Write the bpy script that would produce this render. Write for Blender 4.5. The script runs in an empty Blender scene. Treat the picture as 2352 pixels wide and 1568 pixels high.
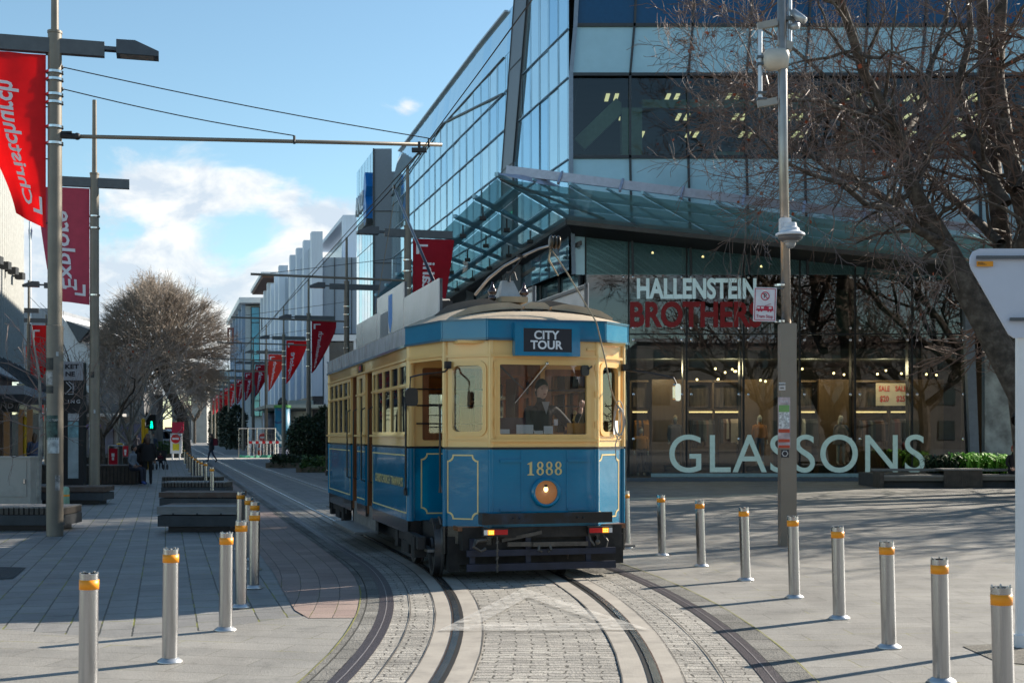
import bpy, bmesh, math, random
from mathutils import Vector, Matrix, geometry
R = math.radians
sc = bpy.context.scene
# ---------------------------------------------------------------- camera
# the photograph was taken level, 1.67 m above the road, with a 45 mm lens
CAMH, FPX, CX, HY = 1.67, 2940.0, 1176.0, 997.0      # focal length, centre column and horizon row on a 2352-wide view
cd = bpy.data.cameras.new('camera'); cam = bpy.data.objects.new('camera', cd); sc.collection.objects.link(cam)
cam.location = (0, 0, CAMH); cam.rotation_euler = (R(90), 0, 0)
cd.sensor_width = 36; cd.lens = 45.0; cd.shift_y = (HY - 784) / 2352.0
cd.clip_start = 0.1; cd.clip_end = 3000
cd.dof.use_dof = True; cd.dof.focus_distance = 15.0; cd.dof.aperture_fstop = 5.0
sc.camera = cam
# ---------------------------------------------------------------- light
SUN_DIR = Vector((0.82 * math.cos(R(29)), 0.572 * math.cos(R(29)), math.sin(R(29)))).normalized()   # towards the sun
sd = bpy.data.lights.new('sun', 'SUN'); sun = bpy.data.objects.new('sun', sd); sc.collection.objects.link(sun)
sd.energy = 5.0; sd.angle = R(0.5); sd.color = (1.0, 0.90, 0.76)
sun.rotation_euler = SUN_DIR.to_track_quat('Z', 'Y').to_euler(); sun.location = (30, 30, 40)
sc.view_settings.view_transform = 'Standard'; sc.view_settings.look = 'None'
sc.view_settings.gamma = 1.0; sc.view_settings.exposure = 1.1
try: sc.view_settings.use_curve_mapping = False
except Exception: pass
W = bpy.data.worlds.new('World'); sc.world = W; W.use_nodes = True
nt = W.node_tree; nt.nodes.clear()
def N(t, ty, **kw):
    n = t.nodes.new(ty)
    for k, v in kw.items():
        if k in n.inputs: n.inputs[k].default_value = v
        else: setattr(n, k, v)
    return n
def Lk(t, a, b): t.links.new(a, b)
sky = N(nt, 'ShaderNodeTexSky', sky_type='NISHITA', sun_disc=False)
sky.sun_elevation = R(29); sky.sun_rotation = math.atan2(SUN_DIR.x, SUN_DIR.y)
sky.air_density = 1.0; sky.dust_density = 0.05; sky.ozone_density = 2.2; sky.altitude = 0
geo = N(nt, 'ShaderNodeTexCoord')
nrm = N(nt, 'ShaderNodeVectorMath', operation='NORMALIZE'); Lk(nt, geo.outputs['Generated'], nrm.inputs[0])
sep = N(nt, 'ShaderNodeSeparateXYZ'); Lk(nt, nrm.outputs[0], sep.inputs[0])
# cloud field: noise over the direction, thresholded more generously inside the banks the photograph shows
sclv = N(nt, 'ShaderNodeVectorMath', operation='MULTIPLY'); sclv.inputs[1].default_value = (1, 1, 1.7)
Lk(nt, nrm.outputs[0], sclv.inputs[0])
n1 = N(nt, 'ShaderNodeTexNoise', Scale=8.5, Detail=10.0, Roughness=0.58, Distortion=0.35); Lk(nt, sclv.outputs[0], n1.inputs['Vector'])
def m(op, a, b=None, c=None, clamp=False):
    n = N(nt, 'ShaderNodeMath', operation=op, use_clamp=clamp)
    for i, x in enumerate((a, b, c)):
        if x is None: continue
        if isinstance(x, (int, float)): n.inputs[i].default_value = x
        else: Lk(nt, x, n.inputs[i])
    return n.outputs[0]
def blob(px, py, rx, ry):
    d = Vector(((px - CX) / FPX, 1, (HY - py) / FPX)).normalized()
    # distance from the bank's direction, squashed vertically
    s = N(nt, 'ShaderNodeVectorMath', operation='SUBTRACT'); s.inputs[1].default_value = d; Lk(nt, nrm.outputs[0], s.inputs[0])
    q = N(nt, 'ShaderNodeVectorMath', operation='MULTIPLY'); q.inputs[1].default_value = (FPX / rx, 0.6*FPX / rx, FPX / ry); Lk(nt, s.outputs[0], q.inputs[0])
    l = N(nt, 'ShaderNodeVectorMath', operation='LENGTH'); Lk(nt, q.outputs[0], l.inputs[0])
    return m('SUBTRACT', 1.0, l.outputs['Value'], clamp=True)
msk = m('MAXIMUM', blob(260, 690, 640, 400), blob(720, 620, 320, 270))
msk = m('MAXIMUM', msk, blob(380, 480, 380, 230))
msk = m('MAXIMUM', msk, m('MULTIPLY', blob(935, 245, 95, 75), 0.62))
# low clouds elsewhere round the horizon (seen only in the windows)
band = m('SUBTRACT', 1.0, m('ABSOLUTE', m('MULTIPLY', m('SUBTRACT', sep.outputs['Z'], 0.13), 6.5)), clamp=True)
n2 = N(nt, 'ShaderNodeTexNoise', Scale=1.6, Detail=2.0); Lk(nt, nrm.outputs[0], n2.inputs['Vector'])
west = m('MULTIPLY', m('SUBTRACT', -0.36, sep.outputs['X']), 4.0, clamp=True)
back = m('MULTIPLY', m('SUBTRACT', 0.35, sep.outputs['Y']), 3.0, clamp=True)
els = m('MULTIPLY', m('MULTIPLY', band, m('MAXIMUM', west, back)), m('MULTIPLY', n2.outputs['Fac'], 1.25))
msk = m('MAXIMUM', msk, els)
thr = m('SUBTRACT', 0.82, m('MULTIPLY', m('POWER', msk, 0.5), 0.57))
cl = N(nt, 'ShaderNodeMapRange', interpolation_type='SMOOTHSTEP'); cl.inputs['From Min'].default_value = 0; cl.inputs['From Max'].default_value = 0.15
Lk(nt, m('SUBTRACT', n1.outputs['Fac'], thr), cl.inputs['Value'])
n3 = N(nt, 'ShaderNodeTexNoise', Scale=14.0, Detail=7.0, Roughness=0.6, Distortion=0.4); Lk(nt, sclv.outputs[0], n3.inputs['Vector'])
ccol = N(nt, 'ShaderNodeValToRGB'); ccol.color_ramp.elements[0].position = 0.42; ccol.color_ramp.elements[0].color = (4.0, 4.55, 5.2, 1)
ccol.color_ramp.elements[1].position = 0.58; ccol.color_ramp.elements[1].color = (6.3, 6.3, 6.2, 1); Lk(nt, n3.outputs['Fac'], ccol.inputs['Fac'])
mix = N(nt, 'ShaderNodeMix', data_type='RGBA')
Lk(nt, m('MULTIPLY', cl.outputs[0], 0.93), mix.inputs[0]); skt = N(nt, 'ShaderNodeVectorMath', operation='MULTIPLY'); skt.inputs[1].default_value = (1.02, 1.10, 1.00); Lk(nt, sky.outputs[0], skt.inputs[0]); Lk(nt, skt.outputs[0], mix.inputs[6]); Lk(nt, ccol.outputs[0], mix.inputs[7])
bg = N(nt, 'ShaderNodeBackground', Strength=0.081); Lk(nt, mix.outputs[2], bg.inputs['Color'])
wo = N(nt, 'ShaderNodeOutputWorld'); Lk(nt, bg.outputs[0], wo.inputs['Surface'])
sc.cycles.max_bounces = 6; sc.cycles.transparent_max_bounces = 24; sc.cycles.caustics_reflective = False; sc.cycles.caustics_refractive = False
sc.cycles.use_denoising = True

# ---------------------------------------------------------------- where a place in the photograph lies
def G(px, py):
    Y = FPX * CAMH / (py - HY); return Vector(((px - CX) / FPX * Y, Y, 0))
def P(px, py, Y): return Vector(((px - CX) / FPX * Y, Y, CAMH + (HY - py) / FPX * Y))
TH = R(15.15)                                        # the street runs 15 degrees left of the view
SD = Vector((-math.sin(TH), math.cos(TH), 0)); SN = Vector((math.cos(TH), math.sin(TH), 0))
def ST(c, Y, z=0.0):                                 # a line parallel to the street: X = c - .271 Y
    return Vector((c - math.tan(TH) * Y, Y, z))

# ---------------------------------------------------------------- materials
MATS = {}
def mat(name, col, rough=0.6, metal=0.0, var=0.12, scale=6.0, bump=0.0, bscale=60.0, spec=0.5, coat=0.0, emis=None, estr=0.0, stretch=None, dirt=None, dscale=1.2, damt=0.5):
    if name in MATS: return MATS[name]
    M = bpy.data.materials.new(name); M.use_nodes = True; t = M.node_tree; b = t.nodes['Principled BSDF']
    b.inputs['Roughness'].default_value = rough; b.inputs['Metallic'].default_value = metal
    b.inputs['Specular IOR Level'].default_value = spec; b.inputs['Coat Weight'].default_value = coat
    tc = N(t, 'ShaderNodeTexCoord'); src = tc.outputs['Object']
    if stretch:
        mp = N(t, 'ShaderNodeMapping'); mp.inputs['Scale'].default_value = stretch; Lk(t, src, mp.inputs['Vector']); src = mp.outputs[0]
    nz = N(t, 'ShaderNodeTexNoise', Scale=scale, Detail=5.0, Roughness=0.6); Lk(t, src, nz.inputs['Vector'])
    cr = N(t, 'ShaderNodeValToRGB'); e = cr.color_ramp.elements
    e[0].position = 0.3; e[1].position = 0.7
    e[0].color = tuple(max(0, c * (1 - var)) for c in col) + (1,); e[1].color = tuple(min(1, c * (1 + var)) for c in col) + (1,)
    Lk(t, nz.outputs['Fac'], cr.inputs['Fac']); out = cr.outputs['Color']
    if dirt:
        n2 = N(t, 'ShaderNodeTexNoise', Scale=dscale, Detail=6.0, Roughness=0.7); Lk(t, tc.outputs['Object'], n2.inputs['Vector'])
        r2 = N(t, 'ShaderNodeMapRange'); r2.inputs['From Min'].default_value = 0.5; r2.inputs['From Max'].default_value = 0.72; r2.inputs['To Max'].default_value = damt
        Lk(t, n2.outputs['Fac'], r2.inputs['Value'])
        mx = N(t, 'ShaderNodeMix', data_type='RGBA'); Lk(t, r2.outputs[0], mx.inputs[0]); Lk(t, out, mx.inputs[6]); mx.inputs[7].default_value = dirt + (1,); out = mx.outputs[2]
    Lk(t, out, b.inputs['Base Color'])
    if bump:
        nb = N(t, 'ShaderNodeTexNoise', Scale=bscale, Detail=4.0); Lk(t, src, nb.inputs['Vector'])
        bp = N(t, 'ShaderNodeBump', Strength=bump, Distance=0.02); Lk(t, nb.outputs['Fac'], bp.inputs['Height']); Lk(t, bp.outputs[0], b.inputs['Normal'])
    if emis: b.inputs['Emission Color'].default_value = emis + (1,); b.inputs['Emission Strength'].default_value = estr
    MATS[name] = M; return M
def glass(name, tint=(0.8, 0.9, 0.88), refl=1.0, ior=1.5, rough=0.0, body=None, bodyfac=0.0, wav=0.0):
    """thin pane: lets light straight through, mirrors by Fresnel"""
    if name in MATS: return MATS[name]
    M = bpy.data.materials.new(name); M.use_nodes = True; t = M.node_tree; t.nodes.clear()
    tr = N(t, 'ShaderNodeBsdfTransparent'); tr.inputs[0].default_value = tint + (1,)
    gl = N(t, 'ShaderNodeBsdfGlossy', Roughness=rough); gl.inputs[0].default_value = (0.95, 0.97, 1, 1)
    fr = N(t, 'ShaderNodeFresnel', IOR=ior); ml = N(t, 'ShaderNodeMath', operation='MULTIPLY', use_clamp=True); ml.inputs[1].default_value = refl
    if wav:
        tc = N(t, 'ShaderNodeTexCoord'); nb = N(t, 'ShaderNodeTexNoise', Scale=0.8, Detail=1.0); Lk(t, tc.outputs['Object'], nb.inputs['Vector'])
        bp = N(t, 'ShaderNodeBump', Strength=wav, Distance=0.02); Lk(t, nb.outputs['Fac'], bp.inputs['Height']); Lk(t, bp.outputs[0], gl.inputs['Normal'])
    Lk(t, fr.outputs[0], ml.inputs[0]); base = tr.outputs[0]
    if body:
        df = N(t, 'ShaderNodeBsdfDiffuse'); df.inputs[0].default_value = body + (1,)
        m0 = N(t, 'ShaderNodeMixShader'); m0.inputs[0].default_value = bodyfac; Lk(t, base, m0.inputs[1]); Lk(t, df.outputs[0], m0.inputs[2]); base = m0.outputs[0]
    mx = N(t, 'ShaderNodeMixShader'); Lk(t, ml.outputs[0], mx.inputs[0]); Lk(t, base, mx.inputs[1]); Lk(t, gl.outputs[0], mx.inputs[2])
    o = N(t, 'ShaderNodeOutputMaterial'); Lk(t, mx.outputs[0], o.inputs[0]); MATS[name] = M; return M
def brickmat(name, c1, c2, mort, bw, rh, ms=0.006, rot=0.0, uv=False, rough=0.75, offset=0.5, moss=None, bump=0.4, nvar=0.25, spec=0.4, patch=None, shift=(0, 0), mossthr=0.5, dist=None, stain=0.0):
    if name in MATS: return MATS[name]
    M = bpy.data.materials.new(name); M.use_nodes = True; t = M.node_tree; b = t.nodes['Principled BSDF']
    b.inputs['Roughness'].default_value = rough; b.inputs['Specular IOR Level'].default_value = spec
    tc = N(t, 'ShaderNodeTexCoord'); mp = N(t, 'ShaderNodeMapping'); mp.inputs['Rotation'].default_value = (0, 0, rot); mp.inputs['Location'].default_value = (shift[0], shift[1], 0)
    Lk(t, tc.outputs['UV' if uv else 'Object'], mp.inputs['Vector'])
    nd = N(t, 'ShaderNodeTexNoise', Scale=9.0, Detail=3.0); Lk(t, mp.outputs[0], nd.inputs['Vector'])
    ad = N(t, 'ShaderNodeMix', data_type='RGBA', blend_type='LINEAR_LIGHT'); ad.inputs[0].default_value = dist or ms * 0.9; Lk(t, mp.outputs[0], ad.inputs[6]); Lk(t, nd.outputs['Color'], ad.inputs[7])
    br = N(t, 'ShaderNodeTexBrick'); br.offset = offset
    for k, v in (('Scale', 1.0), ('Mortar Size', ms), ('Mortar Smooth', 0.3), ('Brick Width', bw), ('Row Height', rh), ('Bias', 0.0)): br.inputs[k].default_value = v
    br.inputs['Color1'].default_value = c1 + (1,); br.inputs['Color2'].default_value = c2 + (1,); br.inputs['Mortar'].default_value = mort + (1,)
    Lk(t, ad.outputs[2], br.inputs['Vector']); out = br.outputs['Color']
    n1 = N(t, 'ShaderNodeTexNoise', Scale=1.1, Detail=7.0, Roughness=0.65); Lk(t, tc.outputs['Object'], n1.inputs['Vector'])
    mr = N(t, 'ShaderNodeMapRange'); mr.inputs['From Min'].default_value = 0.3; mr.inputs['From Max'].default_value = 0.7
    mr.inputs['To Min'].default_value = 1 - nvar; mr.inputs['To Max'].default_value = 1 + nvar * 0.6; Lk(t, n1.outputs['Fac'], mr.inputs['Value'])
    nf = N(t, 'ShaderNodeTexNoise', Scale=45.0, Detail=3.0, Roughness=0.7); Lk(t, tc.outputs['Object'], nf.inputs['Vector'])
    mf = N(t, 'ShaderNodeMapRange'); mf.inputs['From Min'].default_value = 0.3; mf.inputs['From Max'].default_value = 0.7; mf.inputs['To Min'].default_value = 0.86; mf.inputs['To Max'].default_value = 1.12; Lk(t, nf.outputs['Fac'], mf.inputs['Value'])
    mm = N(t, 'ShaderNodeMath', operation='MULTIPLY'); Lk(t, mr.outputs[0], mm.inputs[0]); Lk(t, mf.outputs[0], mm.inputs[1])
    mu = N(t, 'ShaderNodeVectorMath', operation='SCALE'); Lk(t, out, mu.inputs[0]); Lk(t, mm.outputs[0], mu.inputs['Scale']); out = mu.outputs[0]
    if stain:
        ns = N(t, 'ShaderNodeTexNoise', Scale=2.6, Detail=8.0, Roughness=0.78); Lk(t, tc.outputs['Object'], ns.inputs['Vector'])
        rs = N(t, 'ShaderNodeMapRange'); rs.inputs['From Min'].default_value = 0.53; rs.inputs['From Max'].default_value = 0.66; rs.inputs['To Min'].default_value = 1; rs.inputs['To Max'].default_value = 1 - stain; Lk(t, ns.outputs['Fac'], rs.inputs['Value'])
        vo = N(t, 'ShaderNodeTexVoronoi', Scale=2.2); Lk(t, tc.outputs['Object'], vo.inputs['Vector'])
        rv = N(t, 'ShaderNodeMapRange'); rv.inputs['From Min'].default_value = 0.035; rv.inputs['From Max'].default_value = 0.055; rv.inputs['To Min'].default_value = 0.72; Lk(t, vo.outputs['Distance'], rv.inputs['Value'])
        mm2 = N(t, 'ShaderNodeMath', operation='MULTIPLY'); Lk(t, rs.outputs[0], mm2.inputs[0]); Lk(t, rv.outputs[0], mm2.inputs[1])
        m3 = N(t, 'ShaderNodeVectorMath', operation='SCALE'); Lk(t, out, m3.inputs[0]); Lk(t, mm2.outputs[0], m3.inputs['Scale']); out = m3.outputs[0]
    if moss:
        n2 = N(t, 'ShaderNodeTexNoise', Scale=1.7, Detail=4.0); Lk(t, tc.outputs['Object'], n2.inputs['Vector'])
        r2 = N(t, 'ShaderNodeMapRange'); r2.inputs['From Min'].default_value = mossthr; r2.inputs['From Max'].default_value = mossthr + 0.1; Lk(t, n2.outputs['Fac'], r2.inputs['Value'])
        m2 = N(t, 'ShaderNodeMath', operation='MULTIPLY'); Lk(t, r2.outputs[0], m2.inputs[0]); Lk(t, br.outputs['Fac'], m2.inputs[1])
        mx = N(t, 'ShaderNodeMix', data_type='RGBA'); Lk(t, m2.outputs[0], mx.inputs[0]); Lk(t, out, mx.inputs[6]); mx.inputs[7].default_value = moss + (1,); out = mx.outputs[2]
    Lk(t, out, b.inputs['Base Color'])
    hs = N(t, 'ShaderNodeMath', operation='SUBTRACT'); Lk(t, nf.outputs['Fac'], hs.inputs[0]); Lk(t, br.outputs['Fac'], hs.inputs[1])
    bp = N(t, 'ShaderNodeBump', Strength=bump, Distance=0.012); Lk(t, hs.outputs[0], bp.inputs['Height']); Lk(t, bp.outputs[0], b.inputs['Normal'])
    MATS[name] = M; return M

# ---------------------------------------------------------------- object helpers
COL = sc.collection
def thing(name, label, cat, loc=(0, 0, 0), rz=0.0, group=None):
    o = bpy.data.objects.new(name, None); COL.objects.link(o); o.location = loc; o.rotation_euler = (0, 0, rz)
    o.empty_display_size = 0.2; o['label'] = label; o['category'] = cat
    if group: o['group'] = group
    return o
def tag(o, label=None, cat=None, group=None, kind=None):
    if label: o['label'] = label
    if cat: o['category'] = cat
    if group: o['group'] = group
    if kind: o['kind'] = kind
    return o
def rootmat(o):
    Mx = Matrix.LocRotScale(o.location, o.rotation_euler, o.scale)
    return rootmat(o.parent) @ Mx if o.parent else Mx
def dup(root, loc, rz=None, label=None):
    r = root.copy(); COL.objects.link(r); r.location = loc
    if rz is not None: r.rotation_euler = (0, 0, rz)
    if label: r['label'] = label
    for ch in CH.get(root.name, []):
        c = ch.copy(); COL.objects.link(c); c.parent = r
        for g in CH.get(ch.name, []):
            k = g.copy(); COL.objects.link(k); k.parent = c
    return r
CH = {}
def frame(o, u, v):
    u = Vector(u).normalized(); v = Vector(v); v = (v - u * v.dot(u)).normalized(); w = u.cross(v)
    M = Matrix((u, v, w)).transposed().to_4x4(); M.translation = Vector(o); return M
EACH = set('''seat_edge sign_bracket lower_column cladding_fin facade_pier bulkhead_lower_panel bulkhead_upper_panel window_bar truck_frame dash_cover_strip side_window side_spandrel office_window upper_window shop_window side_shop_window spandrel_band ceiling_light office_slab spotlight wheel leg window window_row window_band glass_fixing canopy_glass clamp_band bolt tie bracket_clamp bracket_arm bracket_tube_upright street_column shop_light_panel led bolts tail_lens awning floodlight stiffener shop_back_wall canopy_fitting post_stud roof_vent door_post door_step dash_ledge lifeguard stay_clip stay_wire underframe_box terrace_wall slanting_roof lower_storey_frame hinge'''.split())
class MB:
    def __init__(s): s.v = []; s.f = []; s.m = []; s.uv = None; s.M = Matrix.Identity(4); s.mi = 0
    def add(s, vs, fs):
        k = len(s.v); s.v += [s.M @ Vector(p) for p in vs]
        s.f += [tuple(i + k for i in f) for f in fs]; s.m += [s.mi] * len(fs); return s
    def box(s, c, size, rz=0.0, taper=1.0):
        hx, hy, hz = size[0] / 2, size[1] / 2, size[2] / 2; vs = []
        for z, t in ((-hz, 1), (hz, taper)):
            for x, y in ((-1, -1), (1, -1), (1, 1), (-1, 1)):
                X, Y = x * hx * t, y * hy * t
                vs.append((c[0] + X * math.cos(rz) - Y * math.sin(rz), c[1] + X * math.sin(rz) + Y * math.cos(rz), c[2] + z))
        return s.add(vs, [(0, 3, 2, 1), (4, 5, 6, 7), (0, 1, 5, 4), (1, 2, 6, 5), (2, 3, 7, 6), (3, 0, 4, 7)])
    def bb(s, x0, x1, y0, y1, z0, z1): return s.box(((x0 + x1) / 2, (y0 + y1) / 2, (z0 + z1) / 2), (abs(x1 - x0), abs(y1 - y0), abs(z1 - z0)))
    def wall(s, p0, p1, u0, u1, z0, z1, o0, o1):
        """box along the ground line p0-p1 from u0 to u1 metres, offset o0..o1 to the line's right"""
        p0 = Vector((p0[0], p0[1], 0)); p1 = Vector((p1[0], p1[1], 0)); d = (p1 - p0).normalized(); n = Vector((d.y, -d.x, 0)); vs = []
        for z in (z0, z1):
            for (u, o) in ((u0, o0), (u1, o0), (u1, o1), (u0, o1)):
                q = p0 + d * u + n * o; vs.append((q.x, q.y, z))
        return s.add(vs, [(0, 1, 2, 3), (4, 7, 6, 5), (0, 4, 5, 1), (1, 5, 6, 2), (2, 6, 7, 3), (3, 7, 4, 0)])
    def beam(s, a, b, w, h=None, up=(0, 0, 1)):
        a = Vector(a); b = Vector(b); h = h or w; d = b - a
        if abs(d.normalized().dot(Vector(up))) > 0.98: up = (0, 1, 0)
        sd_ = d.cross(Vector(up)).normalized() * w / 2; u = sd_.cross(d).normalized() * h / 2
        vs = [a - sd_ - u, a + sd_ - u, a + sd_ + u, a - sd_ + u, b - sd_ - u, b + sd_ - u, b + sd_ + u, b - sd_ + u]
        return s.add(vs, [(0, 1, 2, 3), (4, 7, 6, 5), (0, 4, 5, 1), (1, 5, 6, 2), (2, 6, 7, 3), (3, 7, 4, 0)])
    def tube(s, pts, rad, n=8, caps=True):
        pts = [Vector(p) for p in pts]; k = len(pts)
        if not isinstance(rad, (list, tuple)): rad = [rad] * k
        ref = Vector((0.31, 0.2, 0.93)); vs = []; fs = []
        for i, p in enumerate(pts):
            d = (pts[min(i + 1, k - 1)] - pts[max(i - 1, 0)]).normalized()
            a = d.cross(ref)
            if a.length < 0.2: a = d.cross(Vector((1, 0, 0)))
            a.normalize(); b = d.cross(a)
            for j in range(n):
                t = 2 * math.pi * j / n; vs.append(p + (a * math.cos(t) + b * math.sin(t)) * rad[i])
        for i in range(k - 1):
            for j in range(n):
                j2 = (j + 1) % n; fs.append((i * n + j, i * n + j2, (i + 1) * n + j2, (i + 1) * n + j))
        if caps: fs.append(tuple(range(n - 1, -1, -1))); fs.append(tuple((k - 1) * n + j for j in range(n)))
        return s.add(vs, fs)
    def lathe(s, prof, c=(0, 0, 0), n=24, axis='Z'):
        vs = []; fs = []; k = len(prof)
        for r, z in prof:
            for j in range(n):
                t = 2 * math.pi * j / n; x, y = r * math.cos(t), r * math.sin(t)
                vs.append(Vector(c) + (Vector((x, y, z)) if axis == 'Z' else Vector((x, z, y)) if axis == 'Y' else Vector((z, x, y))))
        for i in range(k - 1):
            for j in range(n):
                j2 = (j + 1) % n; fs.append((i * n + j, i * n + j2, (i + 1) * n + j2, (i + 1) * n + j))
        if prof[0][0] > 1e-4: fs.append(tuple(range(n - 1, -1, -1)))
        if prof[-1][0] > 1e-4: fs.append(tuple((k - 1) * n + j for j in range(n)))
        return s.add(vs, fs)
    def sphere(s, c, r, sz=(1, 1, 1), n=14, m=9):
        vs = []; fs = []
        for i in range(m + 1):
            a = math.pi * i / m
            for j in range(n):
                t = 2 * math.pi * j / n
                vs.append((c[0] + r * sz[0] * math.sin(a) * math.cos(t), c[1] + r * sz[1] * math.sin(a) * math.sin(t), c[2] + r * sz[2] * math.cos(a)))
        for i in range(m):
            for j in range(n):
                j2 = (j + 1) % n; fs.append((i * n + j, (i + 1) * n + j, (i + 1) * n + j2, i * n + j2))
        return s.add(vs, fs)
    def plate(s, F, outer, holes=(), t=0.02):
        """flat plate in the frame's u,v plane, thickness t towards -w, with holes"""
        old = s.M; s.M = old @ F
        loops = [[Vector((p[0], p[1], 0)) for p in outer]] + [[Vector((p[0], p[1], 0)) for p in h] for h in holes]
        tris = geometry.tessellate_polygon(loops); flat = [p for l in loops for p in l]; n = len(flat)
        vs = [(p.x, p.y, 0) for p in flat] + [(p.x, p.y, -t) for p in flat]; fs = []
        for a, b, c in tris:
            ar = (flat[b] - flat[a]).cross(flat[c] - flat[a]).z
            if ar < 0: a, c = c, a
            fs.append((a, b, c)); fs.append((n + c, n + b, n + a))
        k = 0
        for l in loops:
            for i in range(len(l)):
                j = (i + 1) % len(l); fs.append((k + i, n + k + i, n + k + j, k + j))
            k += len(l)
        s.add(vs, fs); s.M = old; return s
    def sheet(s, rows):
        """grid of points -> quads"""
        k = len(rows[0]); vs = [p for r in rows for p in r]; fs = []
        for i in range(len(rows) - 1):
            for j in range(k - 1): fs.append((i * k + j, i * k + j + 1, (i + 1) * k + j + 1, (i + 1) * k + j))
        return s.add(vs, fs)
    def pieces(s):
        p = list(range(len(s.v)))
        def f(i):
            while p[i] != i: p[i] = p[p[i]]; i = p[i]
            return i
        for fc in s.f:
            r = f(fc[0])
            for q in fc[1:]: p[f(q)] = r
        g_ = {}
        for k, fc in enumerate(s.f): g_.setdefault(f(fc[0]), []).append(k)
        out = []
        for ks in g_.values():
            b = MB(); ix = {}
            for k in ks:
                for i in s.f[k]:
                    if i not in ix: ix[i] = len(b.v); b.v.append(s.v[i])
                b.f.append(tuple(ix[i] for i in s.f[k])); b.m.append(s.m[k])
            out.append(b)
        return out
    def build(s, name, mats, parent=None, smooth=False, world=False, loc=None, autosm=False, fix=False):
        if name in EACH and s.uv is None and not getattr(s, 'one', False):
            r = None
            for b in s.pieces(): b.one = True; o = b.build(name, mats, parent, smooth, world, loc, autosm, fix); r = r or o
            return r
        me = bpy.data.meshes.new(name); vs = s.v
        if parent is not None and world:
            inv = rootmat(parent).inverted(); vs = [inv @ Vector(p) for p in vs]
        if loc is not None: vs = [Vector(p) - Vector(loc) for p in vs]
        me.from_pydata([tuple(p) for p in vs], [], s.f)
        if not isinstance(mats, (list, tuple)): mats = [mats]
        for q in mats: me.materials.append(q)
        if len(mats) > 1: me.polygons.foreach_set('material_index', s.m)
        if s.uv:
            l = me.uv_layers.new(name='UVMap'); l.data.foreach_set('uv', [c for f in s.uv for c in f])
        if smooth:
            me.polygons.foreach_set('use_smooth', [True] * len(me.polygons))
            if autosm: me.set_sharp_from_angle(angle=R(35))
        if fix:
            b = bmesh.new(); b.from_mesh(me); bmesh.ops.recalc_face_normals(b, faces=b.faces); b.to_mesh(me); b.free()
        me.update(); o = bpy.data.objects.new(name, me); COL.objects.link(o)
        if loc is not None: o.location = loc
        if parent is not None: o.parent = parent; CH.setdefault(parent.name, []).append(o)
        return o
def rrect(x0, x1, y0, y1, r, n=5):
    pts = []
    for cx, cy, a0 in ((x1 - r, y1 - r, 0), (x0 + r, y1 - r, 90), (x0 + r, y0 + r, 180), (x1 - r, y0 + r, 270)):
        for i in range(n + 1):
            a = R(a0 + 90 * i / n); pts.append((cx + r * math.cos(a), cy + r * math.sin(a)))
    return pts
def ring(cx, cy, rx, ry, n=28): return [(cx + rx * math.cos(2 * math.pi * i / n), cy + ry * math.sin(2 * math.pi * i / n)) for i in range(n)]
def text(name, s, F, size, M, parent, depth=0.004, bold=0.0, sx=1.0, align='CENTER', mirror=False, world=False, spacing=1.0):
    """lettering as a mesh in the frame F (u right, v up, w towards the reader)"""
    c = bpy.data.curves.new('t', 'FONT'); c.body = s; c.size = size; c.extrude = depth / 2; c.offset = bold; c.align_x = align; c.align_y = 'CENTER'; c.space_character = spacing; c.resolution_u = 8 if size > 0.8 else 3
    o = bpy.data.objects.new('t', c); me = bpy.data.meshes.new_from_object(o); bpy.data.objects.remove(o)
    S = Matrix.Diagonal((-sx if mirror else sx, 1, 1, 1)); T = F @ S
    if parent is not None and world: T = rootmat(parent).inverted() @ T
    me.transform(T); me.materials.clear(); me.materials.append(M); me.name = name
    ob = bpy.data.objects.new(name, me); COL.objects.link(ob)
    if parent is not None: ob.parent = parent; CH.setdefault(parent.name, []).append(ob)
    return ob
ORD = ['first', 'second', 'third', 'fourth', 'fifth', 'sixth', 'seventh', 'eighth', 'ninth', 'tenth', 'eleventh', 'twelfth', 'thirteenth']

# ---------------------------------------------------------------- shared materials
STEEL = mat('brushed_steel', (0.46, 0.47, 0.49), 0.15, 1.0, 0.2, 3, 0.10, 90, stretch=(9, 9, 0.25))
ORANGE = mat('orange_band', (0.95, 0.33, 0.01), 0.45, 0, 0.02)
POLE = mat('pole_bronze_grey', (0.20, 0.175, 0.14), 0.45, 0.15, 0.12, 3, dirt=(0.28, 0.26, 0.22), damt=0.4)
GREYMET = mat('grey_metal', (0.10, 0.11, 0.12), 0.45, 0.3)
DKMET = mat('dark_metal', (0.03, 0.032, 0.035), 0.5, 0.3)
BLACK = mat('black_paint', (0.012, 0.012, 0.014), 0.32, 0, 0.3)
WHITE = mat('white_paint', (0.78, 0.79, 0.80), 0.4, 0, 0.04)
RED = mat('red_banner_cloth', (0.85, 0.02, 0.028), 0.7, 0, 0.12, 4)
REDD = mat('deep_red_banner_cloth', (0.52, 0.012, 0.035), 0.7, 0, 0.12, 4)
REDO = mat('orange_red_banner_cloth', (0.72, 0.06, 0.04), 0.7, 0, 0.12, 4)
def translucent(M, col, f=0.5):
    t = M.node_tree; o = next(n for n in t.nodes if n.type == 'OUTPUT_MATERIAL'); p = t.nodes['Principled BSDF']; tl = N(t, 'ShaderNodeBsdfTranslucent'); tl.inputs[0].default_value = col + (1,)
    mx = N(t, 'ShaderNodeMixShader'); mx.inputs[0].default_value = f; Lk(t, p.outputs[0], mx.inputs[1]); Lk(t, tl.outputs[0], mx.inputs[2]); Lk(t, mx.outputs[0], o.inputs[0])
for M_, c_ in ((RED, (0.9, 0.02, 0.02)), (REDD, (0.6, 0.01, 0.03)), (REDO, (0.9, 0.07, 0.04))): translucent(M_, c_)
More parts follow.
